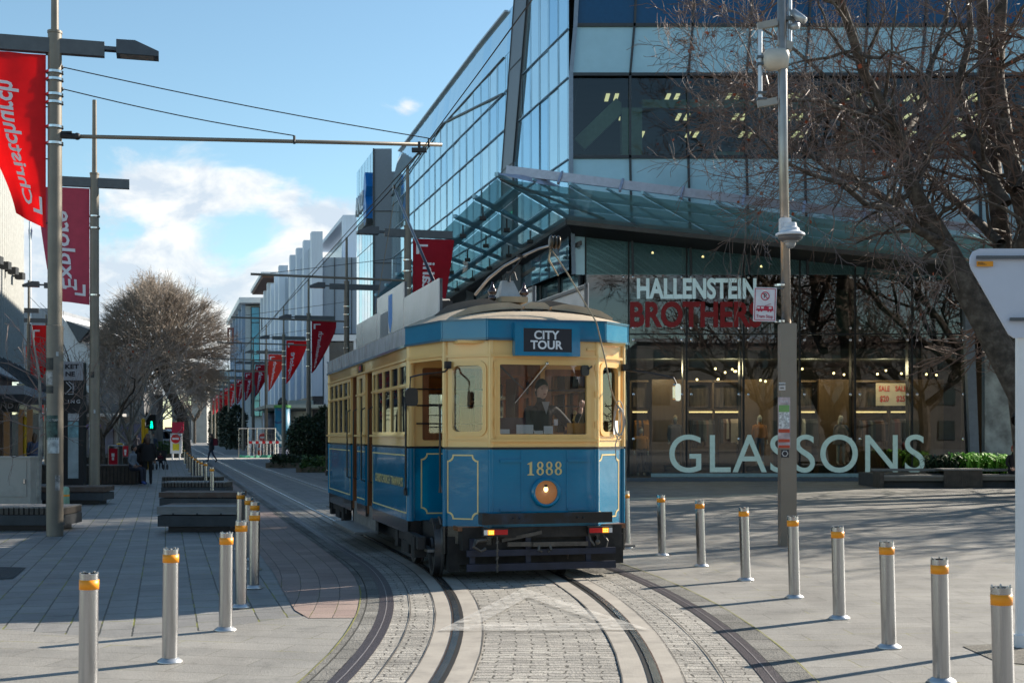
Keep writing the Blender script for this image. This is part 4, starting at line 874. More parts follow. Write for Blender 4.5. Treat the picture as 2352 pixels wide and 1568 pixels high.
# folded top row leaning back to the roof edge
rnd = random.Random(3); bs = [MB(), MB(), MB()]; Y = YF0; st = 1.45
def topz(Y): return 19.85
def topoff(Y): return 0.15 + 0.35 * max(0, min(1, (Y - 60) / 22))
while Y < YE - 0.01:
    Y2 = min(YE, Y + st); k = rnd.choice((0, 2, 2))
    bs[k].add([side(Y2, 17.9, 0), side(Y, 17.9, 0), side(Y, topz(Y), topoff(Y)), side(Y2, topz(Y2), topoff(Y2))], [(0, 1, 2, 3)]); Y = Y2
for k in range(3):
    if bs[k].f: bs[k].build('side_spandrel', FM[k], glassb, world=True)
f3 = MB(); f3.beam(side(YF1, 16.35, -0.07), side(67, 17.95, -0.07), 0.06, 0.06)
f3.beam(side(67, 17.95, -0.07), side(YE, 17.0, -0.07), 0.06, 0.06); f3.beam(side(YF1, 17.9, -0.03), side(YE, 17.9, -0.03), 0.05, 0.05)
f3.build('crease_line', FRAMEM, glassb, world=True)
cap = MB()
Ys = [YF1 + (YE - YF1) * i / 12 for i in range(13)]
for a, c in zip(Ys, Ys[1:]): cap.beam(side(a, topz(a) + 0.06, topoff(a) - 0.05), side(c, topz(c) + 0.06, topoff(c) - 0.05), 0.16, 0.08)
cap.build('roof_coping', mat('coping_grey', (0.5, 0.56, 0.62), 0.4, 0.4), glassb, world=True)
# slanting fin recess
b = MB()
for z0, z1, s1, s2 in ((7.6, 13.0, 0, 0), (13.0, 20.8, -2.6, -2.3)):
    b.add([side(YF1, z0, -0.10), side(YF0, z0, -0.10), side(YF0 + s1, z1, -0.10), side(YF1 + s2, z1, -0.10), side(YF1, z0, 0.3), side(YF0, z0, 0.3), side(YF0 + s1, z1, 0.3), side(YF1 + s2, z1, 0.3)], [(0, 1, 2, 3), (0, 4, 5, 1), (1, 5, 6, 2), (2, 6, 7, 3), (3, 7, 4, 0)])
b.build('fin_panel', FIN, glassb, world=True)
b = MB()
for z, s_ in ((11.62, 0), (13.0, 0), (17.0, -1.25)): b.beam(side(YF0 + s_, z, -0.11), side(YF1 + s_, z, -0.11), 0.04, 0.05)
for a, s_ in ((YF0, -2.6), (YF1, -2.3)): b.beam(side(a, 7.6, -0.1), side(a, 13.0, -0.1), 0.06, 0.06); b.beam(side(a, 13.0, -0.1), side(a + s_, 20.8, -0.1), 0.06, 0.06)
b.build('fin_trim', FRAMEM, glassb, world=True)
# corner post of the two faces
b = MB(); ks = sorted(lean)
for a, c in zip(ks, ks[1:]): b.beam((xl(a) - 0.03, FY, a), (xl(c) - 0.03, FY, c), 0.14, 0.3)
b.build('corner_post', mat('post_grey', (0.2, 0.25, 0.32), 0.4, 0.4), glassb, world=True)
# solid core and roof so the block is closed from every side
b = MB(); q = [(side(46.6, 0, 0.5).x, 58.4), (XR + 1.2, 58.4), (XR + 1.2, 100), (side(100, 0, 0.8).x, 100)]
b.plate(Matrix.Translation((0, 0, 20.4)), [(side(58.4, 0, 2.2).x, 58.4), (XR + 1.2, 58.4), (XR + 1.2, 84), (side(84, 0, 2.2).x, 84)], t=20.4)
b.plate(Matrix.Translation((0, 0, 20.6)), [(XC + 0.45, FY + 0.02), (XR + 1.2, FY + 0.02), (XR + 1.2, 58.4), (side(58.4, 0, 1.7).x, 58.4)], t=0.3)
b.bb(XR + 0.9, XR + 1.2, FY, FY + 12.4, 0, 20.3); b.build('core', mat('core_grey', (0.12, 0.13, 0.14), 0.7), glassb, world=True)
# --- end block with the bank's sign
eb = MB(); c1 = CL - 1.0; Ye0, Ye1 = 84.0, 91.5
Q = [ST(c1, Ye0), ST(c1 + 2.0, Ye0), ST(c1 + 2.0, Ye1), ST(c1, Ye1)]
def L2(p): return (p.x, p.y)
eb.plate(Matrix.Translation((0, 0, 20.4)), [L2(ST(c1 + 0.1, Ye0)), L2(ST(c1 + 1.25, Ye0)), L2(ST(c1 + 1.25, Ye1)), L2(ST(c1 + 0.1, Ye1))], t=20.4)
eb.plate(Matrix.Translation((0, 0, 18.9)), [L2(ST(c1 + 1.25, Ye0 + 0.01)), L2(ST(c1 + 3.6, Ye0 + 0.01)), L2(ST(c1 + 3.6, Ye1)), L2(ST(c1 + 1.25, Ye1))], t=18.9)
eb.build('end_block', mat('end_block_grey', (0.19, 0.225, 0.27), 0.5, 0.2, 0.05), glassb, world=True)
b = MB(); rnd = random.Random(8)
n = 6
for i in range(n):
    Ya = Ye0 + (Ye1 - Ye0) * i / n; Yb = Ye0 + (Ye1 - Ye0) * (i + 1) / n
    for z0, z1 in ((4, 8.3), (8.3, 14.3), (14.3, 20.4)):
        o = rnd.uniform(-0.01, 0.01); b.add([ST(c1 + 0.06, Yb - 0.04, z0), ST(c1 + 0.06 + o, Ya + 0.04, z0), ST(c1 + 0.06 + o, Ya + 0.04, z1 - 0.06), ST(c1 + 0.06, Yb - 0.04, z1 - 0.06)], [(0, 1, 2, 3)])
b.build('end_glazing', FM[2], glassb, world=True)
b = MB()
for z in (6.5, 9.6, 12.9, 16.3): b.beam(ST(c1, Ye0 - 0.04, z), ST(c1 + 3.6, Ye0 - 0.04, z), 0.05, 0.05)
b.beam(ST(c1 + 0.05, Ye0 - 0.03, 0), ST(c1 + 0.05, Ye0 - 0.03, 20.4), 0.1, 0.1); b.build('panel_joint', FRAMEM, glassb, world=True)
# tilted fin between end block and long side
b = MB(); b.add([ST(c1 + 1.6, 83.4, 6), ST(c1 + 2.6, 83.2, 19.6), ST(c1 + 4.2, 82.6, 19.2), ST(c1 + 1.9, 82.8, 6)], [(0, 1, 2, 3)]); b.add([ST(c1 + 1.6, 83.6, 6), ST(c1 + 2.6, 83.4, 19.6), ST(c1 + 4.2, 82.8, 19.2), ST(c1 + 1.9, 83.0, 6)], [(3, 2, 1, 0)])
b.build('tilted_fin', SPAN, glassb, world=True)
# bank sign on the end block's street side: letters and emblem
Fs = frame(ST(c1 - 0.28, 86.2, 17.2), -SD, (0, 0, 1))
bk = MB(); bk.plate(Fs @ Matrix.Translation((-0.2, 0.0, 0)), [(-2.3, -1.1), (1.6, -1.1), (1.6, 1.1), (-2.3, 1.1)], t=0.2)
sg_ = MB(); sg_.plate(Fs @ Matrix.Translation((0, 0, 0.10)), [(0.75, -1.5), (1.25, -1.7), (1.75, -1.5), (1.9, -0.4), (1.5, 0.2), (1.9, 0.8), (1.5, 1.8), (1.0, 1.8), (0.6, 0.8), (1.0, 0.2), (0.6, -0.4)], t=0.5)
so = sg_.build('bank_emblem', mat('sign_blue', (0.005, 0.17, 0.55), 0.35), glassb, world=True)
text('bank_lettering', 'ANZ', Fs @ Matrix.Translation((-0.85, 0.05, 0.05)), 1.7, mat('sign_pale', (0.5, 0.58, 0.66), 0.4), glassb, 0.25, 0.03, 1.0, world=True)
b = MB(); b.bb(-1, 1, -0.1, 0.1, -0.1, 0.1); b.v = [Fs @ Vector((p.x * 1.9, p.z * 2 - 1.5, p.y * 2 - 0.1)) for p in b.v]; b.build('sign_bracket', DKMET, glassb, world=True)
# --- ground-floor shop front
mx = [P(x_, 997, FY).x for x_ in (1345, 1444, 1577, 1708, 1837, 1964, 2095, 2223)]
def cz(x): return 9.25 - (x - 1.9) * 0.108            # soffit line drops to the right
gl = MB(); mu = MB(); sp_ = MB()
for a, c in zip(mx, mx[1:]):
    gl.add([(a, FY, 0.12), (c, FY, 0.12), (c, FY, cz(c) - 0.1), (a, FY, cz(a) - 0.1)], [(0, 1, 2, 3)])
gl.build('shop_window', SHOPG, glassb, world=True)
for x in mx:
    mu.bb(x - 0.03, x + 0.03, FY - 0.03, FY + 0.10, 0.05, cz(x)); mu.bb(x - 0.13, x - 0.11, FY + 0.02, FY + 0.35, 0.05, cz(x))
mu.bb(mx[0], mx[-1], FY - 0.02, FY + 0.06, 5.24, 5.29); mu.build('shop_mullions', mat('black_frame', (0.012, 0.014, 0.016), 0.4, 0.3), glassb, world=True)
b = MB()
for x in mx[1:]:
    for z in (1.5, 3.1, 5.05, 5.48, 7.3):
        if z < cz(x) - 0.5:
            b.lathe([(0, 0), (0.05, 0), (0.05, -0.03), (0, -0.04)], (x - 0.17, FY, z), 8, 'Y'); b.lathe([(0, 0), (0.05, 0), (0.05, -0.03), (0, -0.04)], (x + 0.17, FY, z), 8, 'Y')
b.build('glass_fixing', CHROME, glassb, world=True)
b = MB(); b.bb(-0.2, XR + 1, FY - 0.35, FY - 0.02, 0.0, 0.12); b.build('plinth', mat('plinth_grey', (0.10, 0.12, 0.14), 0.5), glassb, world=True)
b = MB(); b.beam((mx[-1] + 0.2, FY - 0.1, 0), (mx[-1] - 0.1, FY - 0.1, 7.6), 0.32, 0.3); b.build('leaning_column', mat('column_blue_grey', (0.16, 0.19, 0.23), 0.5), glassb, world=True)
gx = mx[-1] + 0.5
b = MB(); b.add([(gx, FY, 0.12), (XR + 1, FY, 0.12), (XR + 1, FY, 7.6), (gx, FY, 7.6)], [(0, 1, 2, 3)]); b.build('shop_window', mat('printed_window', (0.07, 0.11, 0.13), 0.1, 0, 0.2, 1, coat=0.6), glassb, world=True)
po = MB(); po.plate(frame((gx + 0.1, FY - 0.02, 0.3), (1, 0, 0), (0, 0, 1)), [(0, 0.3), (1.1, 0.2), (1.5, 1.2), (1.3, 2.4), (1.7, 3.1), (1.2, 4.1), (0.8, 5.6), (0.2, 6.4), (0, 5)], t=0.01); po.build('window_poster', mat('poster_grey', (0.26, 0.29, 0.29), 0.4, 0, 0.7, 1.3), glassb, world=True)
text('window_lettering', 'BI', frame((gx + 1.45, FY - 0.05, 2.55), (1, 0.0, -0.35), (0.35, 0, 1)), 0.9, mat('poster_white', (0.6, 0.65, 0.65), 0.5), glassb, 0.02, 0.03, 1.0, world=True)
# interior of the shop
b = MB(); b.bb(0.8, XR + 0.8, FY + 0.1, FY + 12, -0.01, 0.10); b.build('shop_floor', mat('shop_floor_grey', (0.10, 0.09, 0.08), 0.4), glassb, world=True)
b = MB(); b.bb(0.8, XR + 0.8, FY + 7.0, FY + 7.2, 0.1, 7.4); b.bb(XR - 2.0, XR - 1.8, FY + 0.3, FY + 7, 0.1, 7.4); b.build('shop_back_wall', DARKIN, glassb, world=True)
b = MB(); b.bb(2.4, XR + 0.8, FY + 1.0, FY + 7, 4.45, 4.8); b.build('mezzanine_edge', mat('mezz_dark', (0.03, 0.035, 0.035), 0.6), glassb, world=True)
for a, c in ((8.3, 10.7), (12.6, 17.0)):
    b = MB(); b.bb(a, c, FY + 3.8, FY + 3.9, 5.5, 7.35); b.build('barber_wall', mat('barber_wall_green', (0.07, 0.11, 0.095), 0.7, 0, 0.2, 1), glassb, world=True)
text('barber_lettering', 'BARBER', frame((14.6, FY + 3.7, 7.0), (1, 0, 0), (0, 0, 1)), 0.75, mat('letter_dark', (0.03, 0.03, 0.03), 0.5), glassb, 0.03, 0.0, 0.95, world=True)
# shop signage on the glass
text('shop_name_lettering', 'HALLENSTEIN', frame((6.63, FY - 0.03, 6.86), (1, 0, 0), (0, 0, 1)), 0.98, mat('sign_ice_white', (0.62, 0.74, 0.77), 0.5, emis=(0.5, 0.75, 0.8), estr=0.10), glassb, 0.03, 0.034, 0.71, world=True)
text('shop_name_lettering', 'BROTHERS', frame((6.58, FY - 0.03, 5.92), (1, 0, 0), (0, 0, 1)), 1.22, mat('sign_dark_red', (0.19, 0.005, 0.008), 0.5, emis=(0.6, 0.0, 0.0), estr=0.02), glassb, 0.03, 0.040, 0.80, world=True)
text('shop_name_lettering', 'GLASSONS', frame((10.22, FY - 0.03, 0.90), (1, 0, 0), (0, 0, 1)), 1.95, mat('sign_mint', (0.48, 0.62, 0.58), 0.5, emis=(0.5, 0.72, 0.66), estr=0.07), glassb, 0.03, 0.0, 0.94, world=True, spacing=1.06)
b = MB(); b.bb(mx[1] - 0.4 + 1.2, mx[-3] + 0.3, FY - 0.05, FY - 0.02, 0.14, 0.27); b.build('sign_rail', mat('sign_mint_base', (0.30, 0.42, 0.42), 0.5), glassb, world=True)
# display wall: oak bays and lit recesses
WARM = mat('led_strip', (1, 0.8, 0.5), 0.5, emis=(1.0, 0.66, 0.28), estr=0.7)
bays = [(1450, 1490, 0), (1497, 1575, 1), (1580, 1640, 0), (1640, 1700, 0), (1704, 1775, 1), (1838, 1875, 0), (1880, 1955, 1), (1963, 2040, 0), (2044, 2085, 0), (2088, 2165, 1)]
for i, (a, c, oak) in enumerate(bays):
    xa, xc = P(a, 0, FY + 2.6).x, P(c, 0, FY + 2.6).x
    if oak:
        b = MB(); b.bb(xa, xc, FY + 2.5, FY + 2.75, 0.1, 3.75); b.build('oak_display_wall', OAK, glassb, world=True)
    else:
        b = MB(); b.bb(xa, xc, FY + 3.4, FY + 3.5, 0.1, 3.7); b.bb(xa, xc, FY + 2.6, FY + 3.4, 2.55, 2.62); b.bb(xa - 0.06, xa, FY + 2.6, FY + 3.4, 0.1, 3.7); b.bb(xa, xc, FY + 2.6, FY + 3.4, 3.65, 3.72); b.build('display_recess', OAK, glassb, world=True)
        b = MB(); b.bb(xa + 0.05, xc - 0.05, FY + 2.62, FY + 2.66, 2.49, 2.545); b.build('shelf_light', WARM, glassb, world=True)
        b = MB(); b.bb(xa + 0.1, xc - 0.1, FY + 3.1, FY + 3.35, 2.70, 3.45); b.build('shelf_picture', mat('shelf_goods', (0.10, 0.07, 0.05), 0.7, 0, 0.9, 3, stretch=(3, 1, 0.4)), glassb, world=True)
b = MB(); b.bb(P(2012, 0, FY + 2.3).x, P(2088, 0, FY + 2.3).x, FY + 2.3, FY + 2.33, 2.75, 3.6); so = b.build('sale_board', mat('sale_cream', (0.42, 0.33, 0.22), 0.6, emis=(1, 0.8, 0.5), estr=0.08), glassb, world=True)
SR = mat('sale_red', (0.5, 0.03, 0.02), 0.5)
for x_, p_ in ((2031, '$20'), (2069, '$25')):
    X_ = P(x_, 0, FY + 2.28).x
    text('sale_lettering', 'SALE', frame((X_, FY + 2.28, 3.38), (1, 0, 0), (0, 0, 1)), 0.28, SR, glassb, 0.01, 0.006, 0.7, world=True); text('sale_lettering', p_, frame((X_, FY + 2.28, 3.0), (1, 0, 0), (0, 0, 1)), 0.30, SR, glassb, 0.01, 0.008, 0.75, world=True)
rnd = random.Random(11); b = MB()
SPOT = mat('spot_bulb', (1, 0.85, 0.6), 0.4, emis=(1.0, 0.72, 0.32), estr=2.5)
for i in range(26):
    px = rnd.uniform(1465, 2180); py = rnd.choice((rnd.uniform(845, 878), rnd.uniform(850, 875), rnd.uniform(560, 640))); p = P(px, py, FY + rnd.uniform(1.4, 4))
    b.sphere(p, 0.045, n=6, m=4)
b.build('spotlight', SPOT, glassb, world=True)
for i, px in enumerate((1530, 1680, 1860, 2030)):
    ld = bpy.data.lights.new('shop_lamp', 'POINT'); lo = bpy.data.objects.new('shop_lamp', ld); COL.objects.link(lo)
    ld.energy = 45; ld.color = (1, 0.74, 0.45); ld.shadow_soft_size = 0.25; lo.parent = glassb; lo.location = rootmat(glassb).inverted() @ P(px, 0, FY + 1.3).xyz.copy(); lo.location.z = 4.1; tag(lo, kind=None)
# garments on rails
def rail_of_clothes(xa, xc, y, z, cols, seed, par_label):
    rn = random.Random(seed); t_ = thing('clothes_rack', par_label, 'clothes rack', ((xa + xc) / 2, y, 0.1), 0, 'clothes racks in the shop window')
    b = MB(); b.tube([(xa, y, z + 0.05), (xc, y, z + 0.05)], 0.015, 6); b.tube([(xa, y, 0.1), (xa, y, z + 0.05)], 0.015, 6); b.tube([(xc, y, 0.1), (xc, y, z + 0.05)], 0.015, 6); b.build('rail', DKMET, t_, world=True)
    x = xa + 0.08
    while x < xc - 0.08:
        w = rn.uniform(0.07, 0.12); h = rn.uniform(0.75, 1.05); cc = rn.choice(cols); b = MB()
        b.add([(x, y - 0.05, z), (x + w, y - 0.05, z), (x + w * 1.1, y - 0.24, z - 0.15), (x - w * .1, y - 0.24, z - 0.15), (x - 0.02, y - 0.27, z - h), (x + w * 1.2, y - 0.27, z - h), (x, y + 0.05, z), (x + w, y + 0.05, z), (x - 0.02, y + 0.2, z - h), (x + w * 1.2, y + 0.2, z - h)],
              [(0, 1, 2, 3), (3, 2, 5, 4), (6, 8, 9, 7), (0, 3, 4, 8, 6), (1, 7, 9, 5, 2), (0, 6, 7, 1), (4, 5, 9, 8)])
        b.build('garment', mat('cloth_%d_%d_%d' % tuple(int(c * 99) for c in cc), cc, 0.9, 0, 0.15, 5), t_, world=True); x += w
dk = [(0.02, 0.02, 0.025), (0.05, 0.02, 0.02), (0.04, 0.045, 0.05), (0.10, 0.10, 0.10), (0.16, 0.10, 0.09), (0.03, 0.04, 0.06)]
mixc = [(0.30, 0.28, 0.26), (0.10, 0.03, 0.035), (0.16, 0.08, 0.07), (0.05, 0.05, 0.06), (0.34, 0.30, 0.28)]
yR = FY + 2.3
rail_of_clothes(P(1452, 0, yR).x, P(1488, 0, yR).x, yR, 2.2, [(0.35, 0.14, 0.02), (0.02, 0.02, 0.03), (0.4, 0.4, 0.38)], 1, 'short clothes rail with mustard top beside the tram, left end of shop window')
rail_of_clothes(P(1586, 0, yR).x, P(1640, 0, yR).x, yR, 2.2, dk, 2, 'rail of grey and dark tops behind the letter L of the shop name')
rail_of_clothes(P(1650, 0, yR).x, P(1698, 0, yR).x, yR, 2.25, dk + [(0.45, 0.36, 0.30)], 3, 'rail with a pale draped blouse left of the letter A in the window')
rail_of_clothes(P(1838, 0, yR).x, P(1876, 0, yR).x, yR, 2.25, dk[:3] + [(0.5, 0.48, 0.44)], 4, 'rail of black coats with a cream dress just right of the camera pole')
rail_of_clothes(P(1968, 0, yR).x, P(2034, 0, yR).x, yR, 2.2, dk, 5, 'rail of dark brown garments under the left sale board')
rail_of_clothes(P(2040, 0, yR).x, P(2082, 0, yR).x, yR, 2.25, mixc, 6, 'rail of maroon and pale shirts under the right sale board')
for k, (a, c) in enumerate(((1530, 1590), (1715, 1790), (1880, 1960))):
    b = MB(); y_ = FY + 1.2; b.bb(P(a, 0, y_).x, P(c, 0, y_).x, y_, y_ + 0.8, 0.1, 0.52); b.build('display_plinth', mat('plinth_dark', (0.06, 0.045, 0.03), 0.6), glassb, world=True)
# side shop fronts below the canopy on the street side
b = MB(); mu = MB(); Y = 46.1; stp = 2.4
while Y < 84:
    b.add([side(min(84, Y + stp), 0.3, 0.35), side(Y, 0.3, 0.35), side(Y, 7.6, 0.35), side(min(84, Y + stp), 7.6, 0.35)], [(0, 1, 2, 3)]); mu.beam(side(Y, 0.1, 0.3), side(Y, 7.6, 0.3), 0.08, 0.1); Y += stp
b.build('side_shop_window', mat('side_shop_glass', (0.05, 0.10, 0.11), 0.07, 0.2, 0.3, 1.0, 0.05, 1.5, coat=0.5), glassb, world=True)
mu.beam(side(46, 4.6, 0.28), side(84, 4.6, 0.28), 0.08, 0.3); mu.build('side_shop_mullions', FRAMEM, glassb, world=True)
b = MB(); 
for Y in (52.5, 60.5, 68.5, 76.5): b.beam(side(Y, 0, -0.2), side(Y, 8.6, -0.2), 0.35, 0.35)
b.build('street_column', FIN, glassb, world=True)
b = MB()
for (px, py, w_, h_) in ((1262, 640, 38, 26), (1292, 625, 40, 44), (1232, 655, 22, 20)):
    p = P(px, py, 47.5); b.bb(p.x - w_ / 128, p.x + w_ / 128, 47.5, 47.6, p.z - h_ / 128, p.z + h_ / 128)
b.v = [Vector(((side(v.y, 0, 0.25).x if v.x < side(v.y, 0, 0.25).x else v.x), v.y, v.z)) for v in b.v]
# --- glass canopy
can = MB(); beams = MB(); edge = MB(); fasc = MB(); sof = MB(); spd = MB()
tip = P(1140, 410, 40.0); rgt = P(2300, 552, 40.6); inr = Vector((1.95, 45.2, 9.22)); inrR = Vector((XR + 0.5, 45.2, cz(XR + 0.5)))
lft = P(862, 683, 64.0); inl = side(68, 8.35, -0.6)
def quadgrid(A, B, C, D, nu, nv, cb, thick=None):
    for i in range(nu):
        for j in range(nv):
            def q(u, v): return A.lerp(B, u).lerp(D.lerp(C, u), v)
            g = 0.012
            cb.add([q((i + g) / nu, (j + g) / nv), q((i + 1 - g) / nu, (j + g) / nv), q((i + 1 - g) / nu, (j + 1 - g) / nv), q((i + g) / nu, (j + 1 - g) / nv)], [(0, 1, 2, 3)])
# right wing: outer edge tip->rgt, inner edge inr->inrR
quadgrid(tip, rgt, inrR, inr, 7, 3, can)
for i in range(0, 15):
    u = i / 14; a = tip.lerp(rgt, u); c = inr.lerp(inrR, u); beams.beam(a + Vector((0, 0, 0.12)), c + Vector((0, 0, 0.12)), 0.06 if i % 2 else 0.08, 0.06 if i % 2 else 0.10)
for v in (0.33, 0.66): beams.beam(tip.lerp(inr, v) + Vector((0, 0, 0.10)), rgt.lerp(inrR, v) + Vector((0, 0, 0.10)), 0.06, 0.10)
# left wing along the street
quadgrid(lft, tip, inr, inl, 8, 3, can)
for i in range(0, 9):
    u = i / 8; a = lft.lerp(tip, u); c = inl.lerp(inr, u); beams.beam(a + Vector((0, 0, 0.14)), c + Vector((0, 0, 0.14)), 0.12, 0.12)
    if 0 < i < 8:
        for v in (0.12, 0.45, 0.8):
            p_ = a.lerp(c, v) - Vector((0, 0, 0.05)); spd.beam(p_, p_ - Vector((0, 0, 0.35)), 0.05); spd.box(p_ - Vector((0, 0, 0.4)), (0.22, 0.22, 0.12))
for v in (0.30, 0.78): beams.beam(lft.lerp(inl, v) + Vector((0, 0, 0.2)), tip.lerp(inr, v) + Vector((0, 0, 0.2)), 0.26, 0.12)
cg = can.build('canopy_glass', CANG, glassb, world=True)
beams.build('canopy_beams', mat('canopy_steel_teal', (0.32, 0.52, 0.58), 0.5, 0.3), glassb, world=True); spd.build('canopy_fitting', DKMET, glassb, world=True)
edge.beam(tip + Vector((0.3, 0.3, 0.32)), rgt + Vector((0, 0.3, 0.32)), 0.12, 0.28)
edge.add([tip + Vector((0, 0, 0.15)), P(1250, 425, 40.2), P(1268, 440, 40.3), P(1150, 405, 40.1), P(1135, 397, 40.1), P(1240, 405, 40.4), P(1290, 430, 40.5)], [(0, 1, 5, 4), (1, 6, 5)])
for i in range(1, 9):
    a = tip.lerp(rgt, i / 8.3); edge.beam(a + Vector((0, -0.15, 0.05)), a + Vector((0.15, 0.3, 0.5)), 0.07, 0.09)
edge.build('canopy_edge_gutter', mat('canopy_silver', (0.42, 0.44, 0.52), 0.35, 0.5), glassb, world=True)
fasc.beam(inr, inrR, 0.12, 0.30); fasc.beam(inr, inl, 0.12, 0.30); fasc.build('canopy_fascia', mat('fascia_brown_grey', (0.15, 0.14, 0.14), 0.4, 0.4), glassb, world=True)
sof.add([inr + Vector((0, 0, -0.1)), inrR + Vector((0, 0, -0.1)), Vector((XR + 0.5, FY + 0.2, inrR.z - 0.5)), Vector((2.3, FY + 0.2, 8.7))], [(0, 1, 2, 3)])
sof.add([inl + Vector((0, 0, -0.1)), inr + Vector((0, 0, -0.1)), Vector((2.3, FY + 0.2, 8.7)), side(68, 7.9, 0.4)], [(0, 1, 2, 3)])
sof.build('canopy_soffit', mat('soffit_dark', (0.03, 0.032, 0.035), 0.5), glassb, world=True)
b = MB(); b.beam(inl.lerp(inr, 0.1) + Vector((0.2, 0.2, -0.9)), inr + Vector((0.5, 0.3, -0.75)), 0.08, 0.15); b.beam(P(1150, 412, 40.1), P(1388, 503, 44.8), 0.07); b.build('soffit_trim', MATS['fascia_brown_grey'], glassb, world=True)

# ================================================================ buildings further down on the right
ICE = mat('pale_metal_cladding', (0.62, 0.70, 0.80), 0.5, 0.1, 0.06, 1.5, stretch=(3, 3, 0.3)); ICED = mat('grey_metal_cladding', (0.27, 0.33, 0.40), 0.5, 0.15, 0.04)
WIN = mat('dark_window', (0.03, 0.045, 0.055), 0.12, 0, 0.3, 1, coat=0.3)
def block(b, c0, c1, Y0, Y1, z0, z1):
    b.plate(Matrix.Translation((0, 0, z1)), [L2(ST(c0, Y0)), L2(ST(c1, Y0)), L2(ST(c1, Y1)), L2(ST(c0, Y1))], t=z1 - z0)
c2 = 12.0
gb = thing('grey_clad_building', 'grey panelled building with pale upright fins and a slanting roof terrace, beyond the glass office', 'building', ST(c2, 105))
b = MB(); block(b, c2 + 0.95, c2 + 16, 105.3, 129, 4.8, 16.2); b.build('wall', ICED, gb, world=True)
b = MB()
for c_ in (c2 + 1.9, c2 + 3.3): b.beam(ST(c_, 105.22, 5), ST(c_, 105.22, 16.2), 0.06)
b.beam(ST(c2 + 0.95, 105.22, 9.9), ST(c2 + 8, 105.22, 9.9), 0.06); b.build('panel_joint', FRAMEM, gb, world=True)
b = MB(); block(b, c2 + 3.26, c2 + 4.4, 110, 110.8, 16.2, 20.5); b.build('roof_fin', ICE, gb, world=True)
b = MB(); block(b, c2 + 3.26, c2 + 9, 110.9, 130, 20.15, 20.5); block(b, c2 + 0.6, c2 + 3.6, 128.9, 130, 4.8, 17.0); b.build('slanting_roof', ICE, gb, world=True)
b = MB(); block(b, c2 + 4.2, c2 + 4.5, 113, 129, 16.2, 19.6); b.build('terrace_glazing', mat('terrace_glass', (0.30, 0.36, 0.38), 0.15, 0.2, 0.3, 0.4), gb, world=True)
for i, (Y0, zt) in enumerate([(105.0, 18.3), (111, 18.5), (117, 18.7), (123, 18.9)]):
    b = MB(); block(b, c2, c2 + 0.9, Y0, Y0 + 1.1, 4.8, zt); b.build('cladding_fin', ICE, gb, world=True)
b = MB(); block(b, c2 + 0.35, c2 + 0.6, 106, 129, 4.8, 17.6); b.build('recessed_wall', mat('recess_blue', (0.36, 0.44, 0.54), 0.5), gb, world=True)
b = MB(); block(b, c2 + 0.8, c2 + 10, 104.6, 109, 9.3, 9.8); b.build('lower_storey_frame', WHITE, gb, world=True)
b = MB()
for c_ in (c2 + 1.0, c2 + 3.4, c2 + 5.6): block(b, c_, c_ + 0.4, 104.7, 105.2, 3, 9.3)
b.build('lower_column', WHITE, gb, world=True)
b = MB(); block(b, c2 + 1.2, c2 + 8, 104.9, 105.1, 3.3, 9.2); b.build('window', WIN, gb, world=True)
b = MB(); block(b, c2 - 4.2, c2 + 4, 98, 112, 3.7, 3.95); block(b, c2 - 2.0, c2 - 0.1, 103, 128, 3.95, 4.4); b.build('awning', mat('awning_green_grey', (0.36, 0.40, 0.37), 0.6), gb, world=True)
b = MB(); block(b, c2 + 0.1, c2 + 14, 105.4, 129, 0, 4.8); b.build('ground_floor', mat('shopfront_dark', (0.09, 0.09, 0.10), 0.5, 0, 0.8, 0.6), gb, world=True)
wb = thing('white_finned_building', 'long white building with tall upright fins and a brown timber eave', 'building', ST(c2 - 0.4, 130.5))
b = MB(); block(b, c2 + 0.2, c2 + 14, 130.5, 161, 4.5, 17.6); b.build('wall', mat('pale_blue_wall', (0.42, 0.50, 0.60), 0.6, 0, 0.05), wb, world=True)
for i in range(6):
    Y0 = 130.6 + i * 5.0; b = MB(); block(b, c2 - 0.4, c2 + 0.5, Y0, Y0 + 1.2, 4.5, 18.9 - 0.35 * (i % 3)); b.build('cladding_fin', ICE, wb, world=True)
b = MB(); block(b, c2 - 1.3, c2 + 6, 143, 161, 19.4, 19.8); b.build('roof_eave', WHITE, wb, world=True)
b = MB(); block(b, c2 - 1.1, c2 + 6, 143.2, 160.8, 19.2, 19.4); b.build('timber_soffit', mat('timber_soffit', (0.16, 0.07, 0.04), 0.6), wb, world=True)
b = MB(); block(b, c2 + 0.1, c2 + 12, 130.5, 161, 0, 4.5); b.build('ground_floor', MATS['shopfront_dark'], wb, world=True)
tb = thing('blue_glass_building', 'blue glazed building with an overhanging white roof frame, far down the right side', 'building', ST(c2 - 2, 165))
b = MB(); block(b, c2 - 1.7, c2 + 12, 165, 196, 0, 18.2); b.build('wall', mat('pale_stone_wall', (0.50, 0.56, 0.60), 0.6), tb, world=True)
b = MB(); block(b, c2 - 1.0, c2 + 6, 164.5, 164.8, 4, 18.0); b.build('end_glazing', mat('turquoise_glass', (0.03, 0.24, 0.36), 0.08, 0.3, 0.5, 0.25, coat=0.5), tb, world=True)
b = MB()
for k in range(8): b.beam(ST(c2 - 1.0, 164.4, 4 + 2 * k), ST(c2 + 6, 164.4, 4 + 2 * k), 0.09)
for k in range(6): b.beam(ST(c2 - 1.0 + 1.1 * k, 164.4, 4), ST(c2 - 1.0 + 1.1 * k, 164.4, 18), 0.09)
b.build('glazing_bars', FRAMEM, tb, world=True)
b = MB(); block(b, c2 - 2.6, c2 + 6, 163, 197, 18.4, 19.1); b.build('roof_frame', WHITE, tb, world=True)
b = MB()
